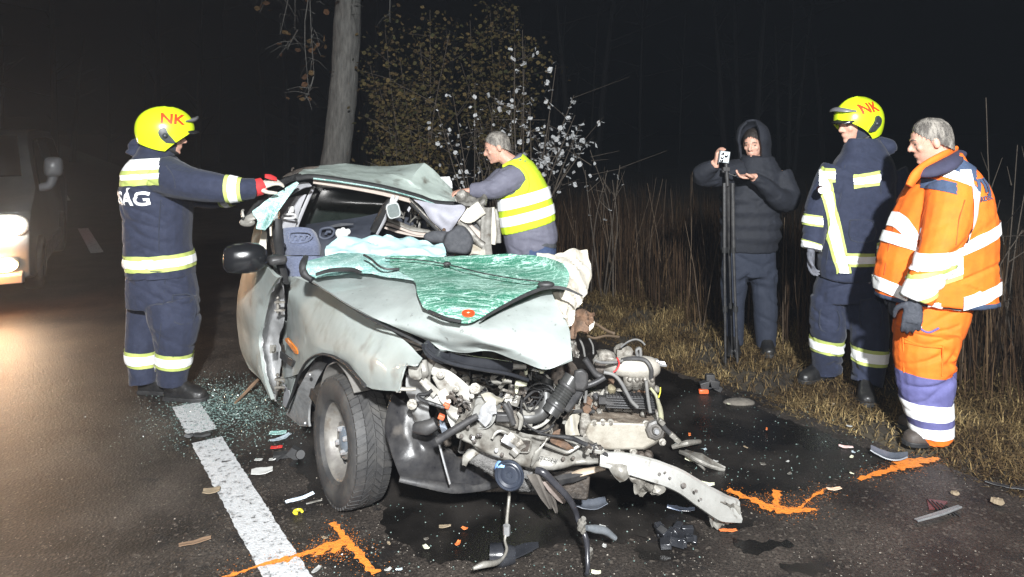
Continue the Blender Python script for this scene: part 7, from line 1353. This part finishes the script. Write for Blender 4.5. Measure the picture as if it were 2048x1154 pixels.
# lamps
hot = emit('headlamp_glow', (1, .95, .82), 90); warm = emit('foglamp_glow', (1, .68, .32), 60); redl = emit('tail_glow', (1, .03, .02), 4)
def front_lamp(b, h, sx, sz, mt, nm, a=.0, tilt=0):
    m = M(); rot = Matrix((-VB, -VA, Vector((0, 0, 1)))).transposed(); c = van(a, b, h); 
    m.loft(rr_(c, rot, sx, sz, ((.03, 1.0), (.045, .96), (.055, .7)), 20, .8)); return m.obj(nm, mt, VAN, 60)
for b in (.20, W - .20):
    hz = front_lamp(b, .80, .20, .115, mat('lamp_housing', (.25, .25, .25), None, rough=.2, metal=.5), 'headlamp', .03)
    m = M(); rot = Matrix((-VB, -VA, Vector((0, 0, 1)))).transposed(); m.loft(rr_(van(-.03, b, .80), rot, .165, .10, ((.04, 1), (.055, .9)), 20, .9)); m.obj('headlamp_lens', hot, hz, 60)
    fz_ = front_lamp(b - .02, .44, .11, .07, mat('lamp_housing', (.25, .25, .25), None), 'fog_lamp', -.0)
    m = M(); m.loft(rr_(van(-.06, b - .02, .44), rot, .095, .06, ((.02, 1), (.03, .9)), 18, 1)); m.obj('fog_lens', warm, fz_, 60)
    m = M(); m.box(van(4.44, b + .02, .88), (.16, .04, .36), Matrix((VB, VA, Vector((0, 0, 1)))).transposed()); m.obj('tail_lamp', redl, VAN, 30, .01)
m = M(); m.poly([van(-.02, b, h) for b, h in ((.5, .50), (W - .5, .50), (W - .55, .68), (.55, .68))], -VA * .02); m.obj('grille', blackp, VAN, 30)
m = M(); m.loft([[van(a, b, h) for a, h in ((.1, .24), (-.05, .26), (-.08, .34), (.05, .38))] for b in (.05, .5, W - .5, W - .05)]); m.obj('front_bumper_lip', mat('pale_bumper', (.35, .34, .33), None, rough=.4), VAN, 40, .01)
for b in (.22, W - .22):
    o = van(-.14, b, .80); lamp('SPOT', 'headlamp_beam', o, o - VA * 10 + Vector((1.5, 0, -1.5)), 80, (1, .60, .30), .06, 110, .8)
    o = van(-.30, b + .06, .44); lamp('POINT', 'foglamp_beam', o, None, 30, (1, .36, .11), .05)
lamp('POINT', 'tail_lamp_light', van(4.9, 1.3, 1.55), None, 5, (1, .05, .03), .1)
# ================================================================ loose wreckage on the road
def debris(name, label, cat, m, mt, smooth=40, bevel=0.0, group='wreckage on the road'):
    return tag(m.obj(name, mt, None, smooth, bevel), label, cat, group)
def flake(px, py, L, w, z0=.006, ang=0.0, curl=.02, th_=.003, seed=0):
    curl *= .5
    c = gnd(px, py, z0); rot = Matrix.Rotation(ang, 3, 'Z'); rows = []
    for i in range(3): rows.append([c + rot @ Vector(((j - 1.5) / 1.5 * L / 2, (i - 1) * w / 2 * (1 - .3 * abs(j - 1.5) / 1.5), curl * ((j - 1.5) / 1.5) ** 2 + curl * .6 * (i - 1) ** 2 + .004)) for j in range(4)])
    m = M(); m.grid(rows, 3, th_, .004, 30, 0, seed); return m
wp = mat('white_plastic_shard', (.42, .42, .40), (.28, .28, .27), 20, .4); clear = mat('clear_plastic_shard', (.22, .27, .30), (.38, .44, .47), 30, .12); redp = mat('red_lens_shard', (.55, .03, .025), None, rough=.2)
orp = mat('orange_lens_shard', (.62, .17, .05), (.5, .13, .04), 30, .3); tanp = mat('tan_foam_shard', (.27, .21, .14), (.18, .14, .09), 30, .8)
debris('paper_card', 'square pale card lying on asphalt between centre line and wheel', 'card', flake(524, 944, .10, .075, ang=.3, curl=.004), mat('pale_card', (.52, .52, .50), None, rough=.7))
debris('plastic_disc', 'small white plastic disc beside the pale card', 'debris', flake(517, 922, .04, .022, ang=0, curl=.004), wp)
debris('plastic_disc', 'rounder white plastic disc nearer to the front wheel', 'debris', flake(545, 921, .035, .028, ang=.2, curl=.004), wp)
debris('red_lens_shard', 'red lens shard lying by the wheel', 'debris', flake(553, 897, .06, .035, ang=.2, curl=.006), redp)
debris('mirror_shard', 'pale pointed shard leaning beside the mud flap', 'debris', flake(561, 881, .12, .04, ang=.9, curl=.02), clear)
debris('glass_shard', 'small teal glass shard near the mud flap', 'debris', flake(556, 868, .09, .05, ang=.2, curl=.008), glass_pale)
m = M(); c = gnd(590, 905, .03); m.box(c, (.07, .05, .045), Matrix.Rotation(.5, 3, 'Y'), .7); m.box(c + Vector((-.07, 0, -.012)), (.08, .05, .02), Matrix.Rotation(.3, 3, 'Z')); m.lathe([(0, 0), (.022, 0), (.022, .03), (.012, .03), (0, .03)], c + Vector((.03, -.02, 0)), (.5, -1, .4), 10); m.tube([c + Vector((-.05, -.02, 0)), c + Vector((-.08, -.05, -.02))], .006, 5); debris('rubber_bung', 'black broken rubber mount lying beside the front wheel', 'debris', m, rubber, 60)
debris('plastic_sliver', 'long blue-white plastic sliver before the front tyre', 'debris', flake(600, 1000, .13, .028, ang=.65, curl=.012), mat('blue_white_plastic', (.48, .58, .70), (.6, .66, .72), 30, .3))
debris('steel_sliver', 'thin grey sliver next to the blue-white plastic sliver', 'debris', flake(628, 1007, .07, .012, ang=.5, curl=.004), bare)
m = M(); c = gnd(596, 1025, .008); m.tube([c + Vector((.018 * math.cos(a), .016 * math.sin(a), .004)) for a in [i * .7 for i in range(8)]], .006, 6, 2); debris('yellow_clip', 'tiny yellow plastic clip on the asphalt', 'clip', m, mat('yellow_plastic', (.75, .62, .04), None, rough=.4), 60)
debris('dry_leaf', 'pale dry leaf left of the centre line', 'leaf', flake(423, 985, .075, .055, ang=.3, curl=.012), tanp)
debris('rubber_lump', 'small black rubber lump at the end of the painted dash', 'debris', flake(378, 877, .05, .035, ang=.2, curl=.02, th_=.015), rubber)
debris('rubber_strip', 'flat black rubber strip across the end of the painted dash', 'debris', flake(405, 873, .09, .035, ang=.15, curl=.006, th_=.012), rubber)
debris('twig', 'brown twig beside the door sill', 'twig', (lambda m: (m.tube([gnd(470, 806, .01), gnd(488, 788, .03), gnd(505, 770, .08), gnd(520, 755, .10)], [.008, .01, .012, .008], 6, 3), m)[1])(M()), mat('brown_twig', (.16, .10, .06), None, rough=.9))
debris('plastic_chip', 'small black chip at the edge of the white dash', 'debris', flake(452, 925, .04, .012, ang=.3, curl=.004), blackp)
debris('wood_splinter', 'brown splinter on the road left of the white dash', 'splinter', flake(390, 1088, .12, .03, ang=.5, curl=.01), mat('brown_twig', (.16, .10, .06), None))
debris('white_stub', 'short white stub at the right edge of the dash', 'debris', flake(633, 1143, .045, .02, ang=1.2, curl=.006), wp)
# in front of the car
m = M(); c = gnd(990, 1110, .03); m.tube([c + Vector((-.02, 0, .0)), c + Vector((.03, 0, .0)), c + Vector((.08, .0, .0))], [.042, .045, .03], 12, 2); m.grid([[c + Vector((.06, -.03, .0)), c + Vector((.06, .03, .01))], [c + Vector((.12, -.02, .02)), c + Vector((.12, .03, .03))], [c + Vector((.17, .0, .035)), c + Vector((.17, .02, .04))]], 3, .006); debris('duct_elbow', 'broken black plastic duct elbow on the wet road', 'duct', m, MATS['glossy_black_duct'], 50)
m = M(); c = gnd(1350, 1070, .03); rnd = random.Random(6)
for _ in range(16): p = c + Vector((rnd.gauss(0, .05), rnd.gauss(0, .03), rnd.uniform(-.02, .02))); m.box(p, (rnd.uniform(.02, .06), rnd.uniform(.02, .05), rnd.uniform(.01, .035)), Matrix.Rotation(rnd.random() * 3, 3, 'Z') @ Matrix.Rotation(rnd.gauss(0, .5), 3, 'X'))
debris('crushed_fuse_box', 'crushed black fuse box on the road below the bumper bar', 'debris', m, MATS['glossy_black_duct'], 30, .003)
debris('blue_plastic_shard', 'blue-grey plastic shard under the bumper bar', 'debris', flake(1362, 1022, .12, .035, ang=-.25, curl=.015), mat('blue_grey_shard', (.20, .24, .33), None, rough=.25))
debris('torn_plate', 'torn slate plastic plate lying in the oil under the front', 'debris', flake(1180, 1015, .15, .09, ang=.1, curl=.03), mat('slate_plastic', (.07, .08, .10), (.11, .12, .14), 20, .3))
debris('orange_shard', 'orange lens shard beneath the end of the bumper bar', 'debris', flake(1456, 1064, .075, .02, ang=.1, curl=.006), orp)
debris('moss_clod', 'mossy clod crushed under the end of the bumper bar', 'clod', flake(1438, 1047, .06, .05, ang=.3, curl=.02, th_=.02), mat('moss_clod', (.10, .11, .05), (.2, .18, .13), 40, .9))
debris('tan_chip', 'tan chip on the oily road left of the dangling line', 'debris', flake(916, 1090, .03, .02, ang=1.2, curl=.008), orp); debris('tan_chip', 'brown flat chip left of the broken duct elbow', 'debris', flake(890, 1056, .05, .02, ang=.1, curl=.006), tanp)
debris('cream_shard', 'cream plastic shard near the lost battery tray', 'debris', flake(1390, 924, .10, .035, ang=-.3, curl=.012), MATS['cream_plastic']); debris('cream_shard', 'small cream chip beside the bumper bar on oil', 'debris', flake(1416, 970, .06, .022, ang=-.3, curl=.008), MATS['cream_plastic']); debris('cream_shard', 'pale chip lying past the orange corner mark', 'debris', flake(1668, 981, .07, .025, ang=.1, curl=.008), mat('peach_chip', (.62, .45, .32), None))
m = M(); m.ribbon([gnd(1366, 902, .03), gnd(1395, 912, .06), gnd(1420, 925, .035), gnd(1450, 938, .012)], [.05, .07, .055, .02], .03, (.2, -.4, 1)); m.tube([gnd(1345, 894, .04), gnd(1374, 886, .07), gnd(1400, 883, .055)], [.012, .016, .010], 8, 2); m.tube([gnd(1385, 915, .04), gnd(1410, 940, .01)], [.012, .006], 6); debris('battery_tray', 'twisted grey bracket torn from the engine lying in oil', 'bracket', m, bare, 40)
m = M(); c = gnd(1420, 770, .05)
for dx, dz, s_ in ((-.03, 0, .05), (.02, .01, .05), (.05, -.02, .035), (0, .05, .04)): m.box(c + Vector((dx, 0, dz)), (s_ * 1.4, s_, s_), Matrix.Rotation(dx * 9, 3, 'Y'))
lo = debris('lamp_cluster', 'dark broken lamp cluster with orange corner at the grass edge', 'lamp', m, blackp, 30, .004)
m = M(); m.box(c + Vector((-.05, -.03, -.03)), (.06, .03, .025)); m.obj('orange_lens', mat('red_orange_lens', (.75, .13, .04), None, rough=.3), lo, 30, .004)
debris('pale_stone', 'pale flat stone half buried at the grass edge', 'stone', (lambda m: (m.blob(gnd(1478, 805, .005), (.10, .05, .025)), m)[1])(M()), mat('grey_stone', (.14, .125, .105), (.09, .08, .068), 20, .9, 0, .4, 50), 60)
debris('reflector_strip', 'red and white plastic strip on the wet asphalt', 'debris', flake(1692, 896, .07, .022, ang=-.35, curl=.006), mat('pinkish_strip', (.66, .38, .34), (.7, .6, .58), 40, .4))
m = flake(1778, 920, .17, .10, ang=-.5, curl=.05, th_=.006); debris('torn_liner', 'dark torn plastic liner standing on the verge edge', 'debris', m, mat('slate_plastic', (.07, .08, .10), None))
m = M(); m.ribbon([gnd(1832, 1040, .015), gnd(1880, 1026, .02), gnd(1920, 1012, .015)], [.02, .028, .02], .012); lo = debris('grille_fragment', 'grey grille bar fragment with thin slats on the shoulder', 'debris', m, mat('slate_grey_bar', (.12, .125, .13), (.18, .18, .18), 30, .4), 45)
for i in range(5): m = M(); m.tube([gnd(1855 + i * 9, 998 + i * 3, .008), gnd(1880 + i * 10, 1025 + i * 2, .010)], .0035, 5); m.obj('slat', rubber, lo)
m = M(); m.poly(gpts([(1853, 1000), (1895, 1005), (1885, 1018), (1858, 1020)]), (0, 0, .006)); m.obj('maroon_piece', mat('maroon_plastic', (.09, .025, .025), None, rough=.4), lo)
debris('tan_chip', 'tan stone chip at the right end of the shoulder', 'stone', flake(1995, 1010, .05, .04, ang=.3, curl=.012, th_=.02), tanp); debris('tan_chip', 'yellowish chip above the grille fragment', 'stone', flake(1910, 992, .035, .025, ang=.1, curl=.01, th_=.012), tanp)
debris('dark_strip', 'dark rubber strip at the edge of the grass', 'debris', flake(2010, 975, .16, .03, ang=-.5, curl=.01), rubber)
rnd = random.Random(14)
for i in range(26):
    px, py = rnd.uniform(1340, 1760), rnd.uniform(790, 960)
    if i > 15: px, py = rnd.uniform(620, 1250), rnd.uniform(1030, 1150)
    o = tag(flake(px, py, rnd.uniform(.018, .04), rnd.uniform(.01, .022), ang=rnd.random() * 3, curl=.006, seed=i).obj('plastic_chip', rnd.choice([wp, clear, tanp, orp, MATS['cream_plastic'], bare]), None, 40), 'small pale chip of broken plastic scattered on the oily road', 'debris', 'small chips on the oily road')
